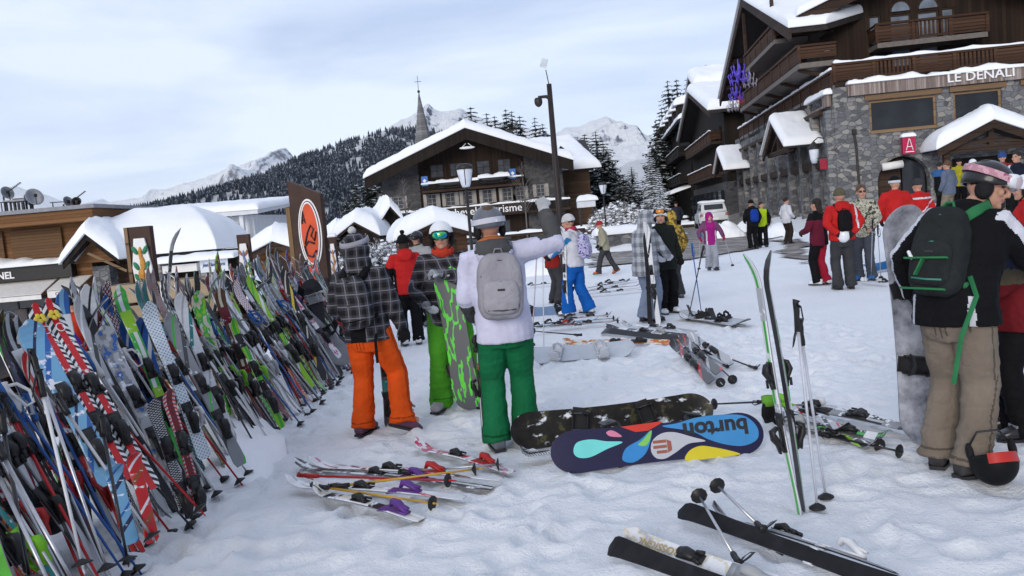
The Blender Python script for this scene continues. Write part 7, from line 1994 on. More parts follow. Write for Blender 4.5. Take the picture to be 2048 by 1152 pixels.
# those put in from the far side of the rail, tips showing above
Y = 5.3
while Y < 11.8:
    L_ = rs.uniform(1.38, 1.66); lab, dsg = pick(Y, True)
    foot = Vector((RX - .55 + rs.uniform(-.1, .1), Y, tz(-3.3, Y) - .02)); rest = Vector((RX - .06, Y + rs.uniform(-.12, .16), RZ + .1))
    d = (rest - foot).normalized(); fac = Vector((-1, rs.uniform(-.6, .4), .2))
    if rs.random() < .5: fac = -fac
    ski(lab, foot, foot + d * L_, fac, dsg, rs.uniform(.8, 1.1), rs.choice(bindn), G_SK, rs.random() < .3)
    nsk += 1
    Y += rs.uniform(.20, .36)
gripc = {'black': BIND, 'white': MATS['white_binding'], 'red': MATS['red_binding'], 'blue': mat('blue_grip', (.03, .12, .36), .5), 'grey': MATS['grey_binding']}
shaftc = {'steel': CHROME, 'black': mat('black_pole', (.025, .025, .028), .35, coat=.3), 'white': mat('white_pole', (.60, .61, .64), .35), 'red': mat('red_pole', (.42, .02, .025), .35), 'blue': mat('blue_pole', (.03, .10, .34), .35), 'gold': mat('gold_pole', (.50, .30, .04), .35)}
Y = 3.15; k = 0; pl_used = set()
while Y < 11.6:
    sc1, gc1 = rs.choice(['steel', 'steel', 'steel', 'black', 'white', 'red', 'blue']), rs.choice(list(gripc))
    lab = '%s pole with a %s grip leaning %s' % (sc1, gc1, zones(Y))
    if lab in pl_used: Y += .01; continue
    pl_used.add(lab)
    foot = Vector((-2.12 + rs.uniform(-.12, .10), Y, tz(-2.2, Y) + .02)); rest = Vector((RX + .12, Y + rs.uniform(-.25, .35), RZ + rs.uniform(0, .12)))
    d = (rest - foot).normalized(); pole(lab, foot, foot + d * rs.uniform(1.08, 1.25), shaftc[sc1], gripc[gc1], G_PO, (rs.uniform(-1, 1), rs.uniform(-1, 1), .2))
    Y += rs.uniform(.07, .17); k += 1
# ---------------------------------------------------------------- skis and boards one can single out in the photograph
def hero(px_tip, px_foot, Yf, lean_back=.05, L_=None):
    """foot surveyed on the ground or at distance Yf, tip surveyed near the same distance"""
    f = P(*px_foot, Yf); t_ = P(*px_tip, Yf + lean_back)
    return f, t_
def hski(label, tipp, footp, Yf, design, lb=.1, **k):
    f, t_ = hero(tipp, footp, Yf, lb)
    f = f + (f - t_).normalized() * k.pop('ext', 0)
    fac = k.pop('facing', (.8, -.75, .1)); k['wide'] = k.get('wide', 1) * .82
    return ski(label, f, t_, fac, design, **k)
RW = topsheet('red_race', C['red'], C['white'], C['black'], 1, .05)
GH = 'skis singled out at the front of the rack'
def flower(t, L_, r=.026):
    a = MB()
    for k in range(5): a.ell((r * .8 * math.cos(1.256 * k), .042, L_ * .925 + r * .8 * math.sin(1.256 * k)), (r * .55, .006, r * .7), 0, 8, 6)
    a.build('emblem', [mat('yellow_emblem', C['yellow'], .5)], t, True)
    a = MB(); a.tube([(.022 * math.cos(6.283 * k / 16), .030, L_ * .86 + .028 * math.sin(6.283 * k / 16)) for k in range(17)], .003, 4); a.build('emblem', [LETT], t)
r1 = hski('red race ski with a yellow flower mark and zebra edges, left of a pair', (66, 622), (168, 800), 4.55, RW, .25, ext=.55, wide=1.35, bind='black')
r2 = hski('red race ski with a yellow flower mark and zebra edges, right of a pair', (92, 612), (205, 805), 4.6, RW, .25, ext=.6, wide=1.35, bind='black')
for q in (r1, r2): flower(q, [c_ for c_ in q.children if c_.name.startswith('ski_body')][0].scale.z * 1.65)
hski('wide pale blue ski dusted with snow at the left edge', (52, 652), (215, 950), 4.15, des('sky', 'blue', 'navy', 0, .3), .2, wide=1.75, bind='black', ext=.05)
hski('bright blue ski tip standing behind the red race pair', (118, 583), (160, 780), 5.2, des('blue', 'sky', 'white', 2, .0), .1, wide=1.1, ext=.5)
hski('white and maroon ski between the red pair and the blue tip', (165, 575), (250, 800), 5.4, des('white', 'maroon', 'black', 0, .1), .1, wide=1.25, ext=.4)
hski('blue ski tip standing by the stone pillar', (204, 596), (268, 800), 5.6, des('blue', 'white', 'navy', 0, .0), .1, wide=1.05, ext=.4)
hski('green and white ski whose tip rises before the pavilion pillar', (230, 576), (345, 860), 5.5, des('green', 'white', 'lime', 2, .1), .1, wide=1.15, ext=.25)
hski('broad silver grey ski with blue script in the front row', (200, 660), (320, 900), 4.9, des('silver', 'grey', 'blue', 3, .2), .15, wide=1.7, ext=.2)
hski('blue and white ski, left of a matching pair under the crest board', (244, 640), (330, 880), 5.6, des('blue', 'navy', 'white', 0, .15), .1, wide=1.35, ext=.2)
hski('blue and white ski, right of a matching pair under the crest board', (272, 640), (350, 870), 5.65, des('blue', 'white', 'navy', 0, .15), .1, wide=1.3, ext=.2)
hski('white ski covered with little blue dots', (290, 608), (400, 890), 5.5, des('white', 'sky', 'grey', 4, .1), .1, wide=1.45, ext=.1)
hski('long grey ski with a green ring near its tip', (330, 632), (470, 905), 5.6, des('grey', 'charcoal', 'green', 0, .0), .1, wide=1.35, ext=.1)
hski('white ski with a teal tail leaning across grey ones', (352, 590), (455, 860), 6.3, des('white', 'teal', 'silver', 0, .2), .1, wide=1.4, ext=.1)
hski('pale green leaf-patterned wide ski', (388, 585), (470, 840), 6.8, des('cream', 'green', 'lime', 3, .0), .1, wide=1.6, ext=.15)
hski('brown ski with a tan rim', (432, 578), (520, 830), 7.2, des('brown', 'cream', 'maroon', 2, .0), .1, wide=1.35, ext=.1)
hski('neon green ski in the middle of the rack', (460, 640), (560, 845), 7.0, des('lime', 'green', 'black', 2, .05), .1, wide=.9, ext=.05)
hski('slim neon green and white ski farther along the rack', (490, 555), (625, 775), 8.4, des('lime', 'white', 'green', 0, .05), .1, wide=.95)
hski('yellow-tipped black ski past the small crest board', (560, 540), (650, 760), 8.8, des('black', 'yellow', 'cream', 0, .0), .1, wide=1.2)
hski('white and pink ski lying long across the far boards', (556, 560), (680, 715), 9.6, des('white', 'pink', 'silver', 3, .1), .1, wide=1.1)
hski('curved grey ski tip reaching high above all others', (346, 455), (330, 640), 7.6, des('grey', 'silver', 'charcoal', 2, .0), .05, wide=.5, ext=.75, tipk=2.2)
hski('white ski tail end near the near snow heap with a red panel', (262, 905), (305, 1085), 3.95, des('red', 'rust', 'white', 0, .1), .05, wide=1.0, bind=None)
hski('blue ski tail panel stuck in the near snow', (222, 930), (262, 1088), 3.9, des('sky', 'navy', 'blue', 0, .2), .05, wide=1.2, bind=None)
hski('black ski with white chequered tail', (300, 800), (370, 1015), 4.75, des('black', 'white', 'charcoal', 4, .0), .05, wide=1.1)
hski('burgundy ski foot standing at the edge of the heap', (330, 780), (398, 1010), 4.8, des('maroon', 'red', 'silver', 1, .0), .05, wide=1.0)
# boards in the rack
BB = mat('board_black_print', (.020, .020, .024), .35, .4, 9, coat=.2); BBR = mat('board_bronze_rim', (.10, .075, .045), .4, .3, 7)
f, t_ = P(60, 900, 4.75), P(4, 690, 4.85)
snowboard('black snowboard nose leaning at the left edge of the picture', f + (f - t_) * .8, t_, (-.35, 1, -.1), BBR, BB, .27, None)
f, t_ = P(50, 1380, 2.9), P(-125, 990, 2.95)
snowboard('lime green snowboard cut by the lower left corner of the picture', f, t_, (.2, -1, .2), mat('board_lime', (.07, .34, .03), .4, .3, 6), BB, .27, None)
f, t_ = P(700, 728, 9.9), P(530, 560, 10.2)
snowboard('grey snowboard with a dark underside leaning outermost at the far end', f, t_, (.3, -.9, .4), mat('board_grey', (.25, .25, .27), .5, .2, 5), BB, .28, 'black')
f, t_ = P(640, 720, 10.2), P(620, 560, 10.4)
snowboard('black snowboard standing below the orange emblem board', f, t_, (.4, -1, .3), BB, BB, .28, 'grey')
# near cluster of poles at bottom left
for k, (a_, b_, Yb, sh, lb) in enumerate((((-12, 880), (150, 1170), 3.0, 'steel', 'thick steel pole running into the bottom left corner, upper one'), ((-20, 915), (110, 1190), 2.95, 'steel', 'thick steel pole running into the bottom left corner, lower one'), ((60, 700), (215, 1140), 3.6, 'steel', 'long steel pole in front of the pale blue ski'), ((75, 740), (165, 1130), 3.5, 'white', 'white pole beside the long steel one in the near corner'), ((110, 790), (305, 1075), 3.9, 'steel', 'steel pole whose tip stands in the near snow heap'), ((200, 830), (255, 1120), 3.7, 'black', 'black pole standing among the near ski tails'), ((170, 770), (400, 1020), 4.6, 'red', 'red pole slanting to the edge of the heap'), ((0, 820), (60, 1160), 3.1, 'black', 'black pole at the very left edge'))):
    pole(lb, P(*b_, Yb), P(*a_, Yb + .15), shaftc[sh], BIND)
# snow-caked bindings and a heap of snow at the foot of the near skis
def heap3(p, rx, ry, h, seed, label):
    t = thing('snow_heap', label, 'snow heap', p, .3); n = 40; a = np.linspace(-1, 1, n); A, B = np.meshgrid(a, a); r2 = np.sqrt(A * A + B * B)
    pn = np.stack([A.ravel() * 2.2, B.ravel() * 2.2, 0 * A.ravel()], 1); f = fbm(pn, 4, seed).reshape(A.shape); g = fbm(pn * 3, 4, seed + 3, True).reshape(A.shape)
    H = np.clip(1 - (r2 * (1 + .3 * f)) ** 1.8, -.2, 1) * h * (1 + .5 * f) + .14 * h * g * np.clip(1.1 - r2, 0, 1)
    link('snow_mass', np_mesh('snow_mass', np.stack([A * rx, B * ry, H], -1).reshape(-1, 3), gridF(n, n), [SNOW]), t)
heap3(Vector((-2.75, 3.55, tz(-2.7, 3.5) - .02)), .5, .6, .34, 5, 'lumpy snow heap under the nearest skis at the bottom left')
heap3(Vector((-2.9, 4.2, .0)), .4, .6, .72, 6, 'snow piled high between the black board and the blue ski')
heap3(Vector((-2.6, 7.2, .0)), .45, 1.6, .30, 8, 'snow drifted among the ski tails in the middle of the rack')
# straw-coloured crate and clutter behind the rack
t = thing('wooden_crate', 'pale wooden crate standing behind the middle of the rack', 'crate', (-3.55, 8.6, 0), .2)
a = MB(); [a.box((0, 0, .2 + .22 * k), (1.1, .5, .19)) for k in range(6)]; a.build('crate_boards', [wood('pale_crate', (.26, .19, .12), (.42, .33, .23), 'X', .2)], t)
# ================================================================ skis lying or stuck in the snow
def gski(label, tail, tip, design, top=True, yaw_face=None, wide=1.0, bind='black', dz=.02, dz2=None, facing=None, twin=False, base=BASEK):
    a_, b_ = G(*tail, dz), G(*tip, dz if dz2 is None else dz2)
    return ski(label, a_, b_, facing or (0, 0, 1 if top else -1), design, wide, bind, None, twin, 1.0, base)
def gpole(label, foot, top, shaft='steel', grip='black', dz=.03, dz2=.04):
    return pole(label, G(*foot, dz), G(*top, dz2), shaftc[shaft], gripc[grip], None, (0, .3, 1))
# near right: green and white pair stuck upright, and the poles
f = G(1600, 1018, -.04); Yt = f.y
GW1, GW2 = des('white', 'green', 'silver', 2, .2), des('green', 'black', 'white', 2, .25)
tpa, tpb = P(1508, 504, Yt + .05), P(1521, 504, Yt + .09)
ski('white-edged green ski stuck upright in the snow, left of a crossed pair', f, tpa, (-1, -.18, 0), GW1, .8, 'black', None, False, .8)
ski('dark green ski stuck upright in the snow, right of a crossed pair', f + Vector((.022, .03, 0)), tpb, (1, .1, 0), GW2, .8, 'black', None, False, .8)
pole('blue-flecked white ski pole standing with its wrist strap hanging out', G(1635, 1018), P(1590, 602, G(1635, 1018).y + .02), mat('white_blue_pole', (.50, .52, .60), .3, .35, 3), BIND, None, (1, -.2, 0))
pole('second white ski pole leaning against its twin, strap low', G(1652, 996), P(1598, 640, G(1652, 996).y + .02), MATS['white_blue_pole'], BIND, None, (.5, -.8, 0))
# the two snowboards standing on edge
BURB = mat('board_deep_blue', (.018, .017, .055), .42, .15, 3, spec=.25)
lo0, lo1 = G(1112, 952), G(1528, 906)
ax_ = (lo1 - lo0).normalized(); upb = Vector((0, .34, 1)).normalized(); W1 = .285
c0 = (lo0 + lo1) / 2
L1 = (lo1 - lo0).length * 1.03
tail = c0 - ax_ * L1 / 2 + upb * W1 / 2; tip = c0 + ax_ * L1 / 2 + upb * W1 / 2
nrm = ax_.cross(upb).normalized()                # towards the camera
if nrm.y > 0: nrm = -nrm
CAMB = .004
sbd = snowboard('dark blue snowboard on its edge showing a base of coloured teardrops and burton lettering', tail, tip, -nrm, BB, BURB, W1, 'black', None, CAMB)
# artwork inlaid on the base: drops drawn in the board's own plane (s along the board, h across)
inv = sbd.matrix_world.inverted()
def onb(s_, h, d=.0012):
    k = CAMB * max(0, (W1 * .62 * 1.15 - s_) / (W1 * .62), (s_ - L1 + W1 * .62 * 1.15) / (W1 * .62)) ** 2
    return inv @ (c0 - ax_ * L1 / 2 + ax_ * s_ + upb * h + nrm * (d - k + 0.0))
def drop(pts, m, nm, d=.0012):
    a = MB(); n = len(pts); a.add([onb(s_ * L1, h * W1, d) for s_, h in pts], [tuple(range(n))]); a.build(nm, [m], sbd)
def curve(ctrl, n=10):
    """closed smooth outline through control points (Catmull-Rom)"""
    out_ = []
    for i in range(len(ctrl)):
        p0, p1, p2, p3 = [Vector(ctrl[(i + k - 1) % len(ctrl)]).to_2d() for k in range(4)]
        for j in range(n):
            t_ = j / n
            out_.append(tuple(.5 * ((2 * p1) + (p2 - p0) * t_ + (2 * p0 - 5 * p1 + 4 * p2 - p3) * t_ ** 2 + (3 * p1 - p0 - 3 * p2 + p3) * t_ ** 3)))
    return out_
INK = {k: mat('ink_' + k, c, .4, .06, 6, spec=.3) for k, c in dict(aqua=(.16, .62, .60), blue=(.035, .22, .52), red=(.56, .045, .030), pink=(.62, .20, .32), grey=(.46, .47, .52), yellow=(.62, .52, .03), sky=(.05, .24, .52), green=(.20, .50, .10), rust=(.30, .10, .07)).items()}
drop(curve([(.105, .50), (.125, .70), (.19, .74), (.26, .66), (.335, .60), (.26, .48), (.18, .34), (.125, .36)]), INK['aqua'], 'teardrop')
drop(curve([(.325, .24), (.35, .46), (.42, .62), (.475, .80), (.46, .50), (.43, .26), (.38, .12), (.34, .14)]), INK['blue'], 'teardrop')
drop(curve([(.405, .50), (.43, .60), (.475, .80), (.462, .58), (.44, .46)]), INK['green'], 'teardrop_blend', .0020)
drop(curve([(.265, .86), (.285, .90), (.31, .85), (.335, .73), (.30, .74), (.275, .78)]), INK['pink'], 'teardrop')
drop([(.335, .955), (.40, .80), (.46, .80), (.52, .93), (.53, .985)], INK['red'], 'arc')
drop(curve([(.462, .34), (.475, .56), (.52, .70), (.58, .70), (.66, .55), (.72, .42), (.64, .40), (.57, .22), (.52, .12), (.48, .16)]), INK['grey'], 'teardrop')
drop(curve([(.62, .02), (.635, .22), (.69, .32), (.76, .25), (.86, .08), (.86, .02), (.74, .01)]), INK['yellow'], 'arc')
drop(curve([(.53, .86), (.60, .90), (.70, .985), (.82, .985), (.92, .90), (.972, .62), (.965, .34), (.90, .22), (.82, .28), (.74, .44), (.66, .68)]), INK['sky'], 'nose_panel')
def burton_letters():
    me = text_mesh('burton', .17, 0.0, LETD, .006)
    o = link('lettering', me, sbd)
    zz = nrm; xx = -ax_; yy = -upb
    m = Matrix((xx, yy, zz)).transposed().to_4x4(); m.translation = c0 - ax_ * L1 / 2 + ax_ * .775 * L1 + upb * .70 * W1 + nrm * .0045
    o.matrix_world = m @ Matrix.Diagonal((.98, .80, 1, 1))
    return o
bl = burton_letters(); mw = bl.matrix_world.copy(); bl.matrix_parent_inverse = Matrix(); bl.matrix_basis = inv @ (Matrix((-ax_, -upb, nrm)).transposed().to_4x4()); bl.matrix_basis = inv @ (Matrix.Translation(c0 - ax_ * L1 / 2 + ax_ * .775 * L1 + upb * .70 * W1 + nrm * .0045) @ Matrix((-ax_, -upb, nrm)).transposed().to_4x4() @ Matrix.Diagonal((.95, .85, 1, 1)))
a = MB()
def arrow(pts): a.add([onb((.515 + x * .045) * L1, (.40 + y * .17) * W1, .0030) for x, y in pts], [tuple(range(len(pts)))])
for k in range(3):
    z = -.7 + k * .7; arrow([(-.9 + (.0 if k else .3), z - .2), (.5, z - .2), (.5, z + .2), (-.9 + (.0 if k else .3), z + .2)])
arrow([(.55, -.9), (1.0, -.6), (1.0, .6), (.55, .9)]); a.build('emblem', [INK['rust']], sbd)
# second board behind, top sheet to the camera, plastered with snow
m, nt, b = nodes_of('board_dark_art', .4)
c = ramp(nt, noise_fac(nt, coord(nt), 9, 5, .6), (.35, (.010, .009, .009)), (.56, (.020, .018, .016)), (.62, (.07, .065, .028)), (.68, (.014, .013, .012)))
nt.links.new(snowed(nt, c, .38, 8), b.inputs['Base Color'])
q0, q1 = G(1035, 905, .0), G(1418, 858, .0)
q0, q1 = q0 + Vector((0, .02, 0)), q1 + Vector((0, .02, 0))
ax2 = (q1 - q0).normalized(); up2 = Vector((.0, .40, 1)).normalized(); W2 = .28; L2 = (q1 - q0).length * 1.06; cc = (q0 + q1) / 2
n2 = ax2.cross(up2).normalized()
if n2.y > 0: n2 = -n2
snowboard('dark snow-plastered snowboard on its edge behind the burton board', cc - ax2 * L2 / 2 + up2 * W2 / 2, cc + ax2 * L2 / 2 + up2 * W2 / 2, n2, m, BB, W2, 'black', None, .03)
gski('black ski tip with white zigzag print poking out under the two snowboards', (1200, 918), (1042, 928), des('black', 'white', 'charcoal', 1, .1), True, None, 1.6, None, .06)
gpole('black ski pole lying from the dark board towards the stuck skis', (1430, 838), (1530, 818), 'black', 'black', .12, .06)
# tangle of skis behind the stuck pair
tang = [((1560, 850), (1760, 905), 'black', 'lime', 'white', 0, 'black ski with lime marks in the tangle behind the stuck poles'), ((1600, 870), (1780, 890), 'charcoal', 'green', 'white', 2, 'charcoal ski with a green stripe lying lowest in the tangle'), ((1620, 835), (1815, 872), 'white', 'charcoal', 'silver', 0, 'white ski end in the tangle near the khaki trousers'), ((1590, 845), (1840, 885), 'black', 'silver', 'grey', 2, 'long black ski crossing the tangle to the tall snowboard'), ((1540, 838), (1700, 895), 'silver', 'black', 'red', 0, 'silver ski under the black ones in the tangle')]
for k, (a_, b_, c1, c2, c3, st, lb) in enumerate(tang): gski(lb, a_, b_, des(c1, c2, c3, st, .3), k != 1, None, 1.0, ('black', 'grey', 'white', 'black', 'lime')[k], .03 + .03 * k, .02 + .02 * k, (0, -.5, 1))
for k, (a_, b_, lb) in enumerate((((1760, 900), (1650, 860), 'steel pole lying across the tangle of skis'), ((1800, 912), (1640, 880), 'black-gripped pole at the front of the tangle'))): gpole(lb, a_, b_, ('steel', 'black')[k])
gl = thing('ski_glove', 'black and green glove stuck on the pole handle by the tangle', 'glove', G(1540, 850, .05), .4)
a = MB(); hand(a, Vector((0, 0, .12)), (0, .1, -1), (0, -1, 0), 1, .4, 1.2, 1.3); link('glove_shell', remesh(a, .007, 1, 'glove_shell', [GLOVEK]), gl)
a = MB(); a.tube([(0, 0, .10), (0, 0, .17)], [(.05, .04), (.055, .05)], 12); a.build('cuff', [mat('lime_cuff', (.12, .32, .03), .7)], gl, True)
# bottom edge: black-based skis lying
KB = mat('matt_black_base', (.016, .016, .019), .55, .25, 10, spec=.12)
gski('black ski base lying diagonally, its rounded tip up, in the front snow', (1850, 1215), (1345, 1045), des('white', 'black', 'grey', 2, .2), False, None, 1.1, 'white', .05, .10, (.25, .72, -.62), False, KB)
gski('black ski edge lying along the back of the diagonal black ski', (1790, 1165), (1420, 1040), des('grey', 'black', 'white', 2, .1), True, None, 1.05, 'white', .04, .03, (.3, .5, .8), False, KB)
gski('black ski base at the bottom edge of the picture', (1600, 1245), (1205, 1112), des('white', 'black', 'silver', 2, .1), False, None, 1.15, None, .04, .08, (.25, .75, -.6), False, KB)
ws = gski('white ski with gold block lettering at the bottom edge', (1560, 1190), (1262, 1098), des('white', 'cream', 'silver', 3, .1), True, None, 1.25, 'grey', .03, .05, (-.25, -.55, .8))
lm = text_mesh('ROSSIGNOL', .055, 0.0, mat('gold_ink', (.40, .30, .14), .4), .001); o = link('lettering', lm, ws); o.location = (0, .0235, 1.65 * [c_ for c_ in ws.children if c_.name.startswith('ski_body')][0].scale.z * .80); o.rotation_euler = (R(-90), R(-90), 0)
gpole('steel pole whose black basket disc points up from the front skis, left one', (1402, 1050), (1480, 1150), 'steel', 'black', .16, .05)
gpole('steel pole whose black basket disc points up from the front skis, right one', (1438, 1028), (1530, 1100), 'steel', 'black', .16, .10)
# centre pile, snow-covered skis with violet bindings and gold poles
gski('snow-crusted ski with violet bindings at the front of the centre pile', (845, 1052), (632, 1000), des('white', 'cream', 'black', 2, .5), True, None, 1.0, 'violet', .03, .05)
gski('snow-crusted red ski with a curled tip in the centre pile', (930, 1010), (575, 985), des('white', 'red', 'silver', 0, .5), True, None, 1.05, 'violet', .04, .05)
gski('pale ski with red print lying at the back of the centre pile', (1025, 955), (835, 902), des('white', 'pink', 'red', 3, .4), True, None, 1.1, 'red', .03, .03)
gski('white ski with maroon print in the middle of the centre pile', (1005, 975), (620, 945), des('white', 'maroon', 'pink', 0, .45), True, None, 1.0, 'red', .05, .05)
gski('snow-buried dark ski under the centre pile', (985, 985), (590, 940), des('charcoal', 'white', 'maroon', 2, .6), True, None, 1.0, 'violet', .02, .02)
gpole('gold ski pole with a dark grip lying lowest on the centre pile', (868, 1026), (628, 998), 'gold', 'black', .06, .09)
gpole('gold ski pole lying across the middle of the centre pile', (955, 968), (660, 1002), 'gold', 'black', .10, .09)
gpole('red ski pole lying flat behind the gold ones', (900, 985), (600, 968), 'red', 'red', .08, .06)
gpole('steel ski pole with its basket at the right end of the centre pile', (1000, 952), (800, 968), 'steel', 'black', .08, .08)
# middle distance groups
gski('orange printed ski lying left of the dark skis behind the white snowboard', (1362, 690), (1128, 692), des('orange', 'cream', 'white', 3, .3), True, None, 1.2, 'black', .03, .04, (0, -.6, .8))
gski('dark red-edged ski lying on its side, front of the dark stack', (1385, 690), (1198, 668), des('maroon', 'rust', 'silver', 0, .2), False, None, 1.25, 'black', .06, .07, (0, .8, -.5))
gski('black ski lying on its side behind the red-edged one', (1388, 682), (1215, 664), des('black', 'charcoal', 'white', 2, .3), True, None, 1.2, 'grey', .05, .05, (0, -.5, .8))
gski('snow-topped silver ski, rearmost of the dark stack', (1392, 672), (1245, 658), des('silver', 'white', 'black', 0, .5), True, None, 1.15, 'black', .05, .06, (0, -.3, 1))
WB = mat('white_board_print', (.46, .50, .56), .35, .12, 4, coat=.2)
m0, m1 = G(1050, 728), G(1272, 712)
axm = (m1 - m0).normalized(); um = Vector((0, .85, .62)).normalized(); Lm = (m1 - m0).length
snowboard('white snowboard with white bindings tipped on its edge in the middle snow', m0 + um * .12, m1 + um * .12, Vector((0, -.62, .85)), WB, BB, .28, 'white')
gpole('black pole lying on the far edge of the white snowboard', (1070, 700), (1165, 702), 'black', 'black', .25, .2)
for k, (a_, b_, c1, c2, c3, lb) in enumerate((((1425, 775), (1350, 712), 'black', 'red', 'charcoal', 'black and red ski, frontmost of the small dark pile'), ((1440, 762), (1368, 702), 'charcoal', 'silver', 'red', 'charcoal ski in the small dark pile beside the black and red one'), ((1462, 745), (1385, 698), 'silver', 'black', 'white', 'silver ski leaning at the back of the small dark pile'))): gski(lb, a_, b_, des(c1, c2, c3, 0, .15), True, None, 1.15, 'black', .05 + .03 * k, .14, (-.5, -.6, .6))
gpole('pole with a round basket lying out of the small dark pile, nearer one', (1442, 776), (1372, 715), 'steel', 'black', .05, .1); gpole('pole with a round basket lying out of the small dark pile, farther one', (1466, 770), (1390, 705), 'black', 'black', .05, .1)
gpole('pole lying apart on the snow to the right of the small dark pile', (1422, 708), (1512, 745), 'black', 'black'); gpole('second pole lying apart to the right, its strap looped', (1408, 712), (1455, 742), 'steel', 'black')
m0, m1 = G(1368, 636), G(1495, 656)
snowboard('pale grey snowboard lying flat beyond the crossed poles', m0 + Vector((0, 0, .05)), m1 + Vector((0, 0, .05)), Vector((0, -.45, 1)), mat('pale_grey_board', (.40, .42, .47), .4, .12, 4), BB, .30, 'black')
gski('thin white ski lying in front of the pale grey snowboard', (1490, 656), (1362, 640), des('white', 'silver', 'black', 2, .3), True, None, .9, 'black', .03)
Yc = G(1380, 640).y
pole('blue-gripped ski pole of a crossed pair standing in the snow', G(1403, 626), P(1383, 488, Yc), shaftc['blue'], gripc['blue'], None, (1, 0, 0)); pole('black-gripped ski pole of a crossed pair standing in the snow', G(1376, 640), P(1407, 492, Yc), shaftc['black'], BIND, None, (1, 0, 0))
for k, (a_, b_, c1, c2, c3, lb) in enumerate((((1070, 655), (1200, 644), 'sky', 'black', 'white', 'blue-marked ski in the heap at the white-jacketed woman\'s feet'), ((1100, 660), (1240, 650), 'black', 'red', 'silver', 'black and red ski in the heap at the white-jacketed woman\'s feet'), ((1130, 648), (1225, 640), 'silver', 'red', 'black', 'silver ski at the back of the heap by the white-jacketed woman'), ((1075, 668), (1150, 658), 'black', 'charcoal', 'white', 'short black ski at the front of the heap by the white-jacketed woman'))): gski(lb, a_, b_, des(c1, c2, c3, 0, .3), True, None, 1.0, ('black', 'red', 'black', 'black')[k], .03 + .02 * k)
for k, (a_, b_) in enumerate((((1215, 633), (1120, 645)), ((1228, 640), (1135, 650)), ((1236, 645), (1150, 655)))): gpole(('steel pole with basket at the right of the heap, farthest', 'steel pole with basket at the right of the heap, middle', 'steel pole with basket at the right of the heap, nearest')[k], a_, b_)
for k, (a_, b_, c1, c2, c3, lb) in enumerate((((1165, 588), (1285, 574), 'maroon', 'black', 'silver', 'far dark ski lying behind the blue trousers, front row'), ((1175, 580), (1260, 566), 'charcoal', 'silver', 'black', 'far charcoal ski lying behind the blue trousers, middle row'), ((1190, 572), (1290, 562), 'silver', 'red', 'black', 'far silver ski lying behind the blue trousers, back row'), ((1062, 575), (1110, 570), 'black', 'blue', 'charcoal', 'far black ski behind the pair of standing poles'), ((1170, 594), (1300, 582), 'white', 'rust', 'grey', 'far pale ski lying nearest to the plaid jacket'))): gski(lb, a_, b_, des(c1, c2, c3, 0, .25), True, None, 1.1, 'black', .04)
t0, t1_ = G(1050, 632), G(1128, 626)
snowboard('blue snowboard lying flat behind the standing poles', t0 + Vector((0, 0, .05)), t1_ + Vector((0, 0, .05)), Vector((0, -.6, .8)), mat('pale_blue_board', (.16, .24, .38), .4, .2, 4), BB, .27, 'black')
# two poles stuck by the white snowboard
Yp = G(1088, 706).y
pole('pale standing ski pole with a basket resting on the white snowboard', G(1088, 706), P(1085, 478, Yp), shaftc['white'], gripc['grey'], None, (1, 0, 0)); pole('pale ski pole standing just left of its twin at the raised arm', G(1064, 690), P(1075, 482, Yp), mat('pinkish_pole', (.52, .42, .46), .35), gripc['grey'], None, (1, 0, 0))
# held and leaned by people
Yl = G(915, 816).y
f, t_ = P(938, 822, Yl - .35), P(888, 532, Yl - .18)
m, nt, b = nodes_of('board_grey_green', .4)
tri = ramp(nt, noise_fac(nt, coord(nt, (3.0, 1, .9), (0, R(35), 0)), 4.2, 2, .5), (.50, (.105, .11, .12)), (.515, (.10, .62, .05)), (.57, (.10, .62, .05)), (.585, (.105, .11, .12)), interp='CONSTANT')
nt.links.new(tri, b.inputs['Base Color'])
snowboard('grey snowboard with neon green scribbles held upright before the lime trousers', f, t_, (.25, 1, 0), BB, m, .25, 'black')
Yn = NG.y + .55
m, nt, b = nodes_of('frosted_board_top', .55)
c = ramp(nt, noise_fac(nt, coord(nt), 5, 8, .65), (.30, (.03, .03, .035)), (.42, (.20, .21, .25)), (.6, (.42, .44, .50)))
nt.links.new(c, b.inputs['Base Color'])
f, t_ = P(1845, 885, Yn), P(1803, 410, Yn)
snowboard('frost-covered grey snowboard standing on its tail beside the near man', f, t_, (.05, -1, 0), m, BB, .285, 'black')
ps = G(965, 878)
ski('black ski held upright at the left of the green trousers, front of a pair', P(968, 882, ps.y), P(955, 520, ps.y + .1), (-1, -.3, 0), des('black', 'white', 'red', 2, .1), .9, 'black'); ski('white printed ski held upright at the left of the green trousers, back of a pair', P(975, 880, ps.y + .05), P(962, 515, ps.y + .15), (1, .3, 0), des('white', 'red', 'silver', 3, .1), .9, 'black')
po_ = G(775, 852)
ski('dark ski standing between the orange trouser legs', po_, P(755, 640, po_.y + .1), (.8, -.6, 0), des('charcoal', 'brown', 'teal', 2, .1), .95, 'black')
pole('steel ski pole held by the person in orange trousers', G(806, 762), P(797, 655, G(806, 762).y - .3), CHROME, BIND)
yb = G(1130, 632).y
ski('white ski held upright by the woman in blue trousers', P(1134, 634, yb), P(1128, 452, yb), (-.7, -.7, 0), des('white', 'silver', 'charcoal', 3, .2), 1.2, 'black'); ski('black ski behind the white one held by the woman in blue trousers', P(1142, 628, yb + .1), P(1136, 465, yb + .1), (.7, .7, 0), des('black', 'white', 'charcoal', 2, .1), 1.1, 'black')
yq = G(1316, 648).y
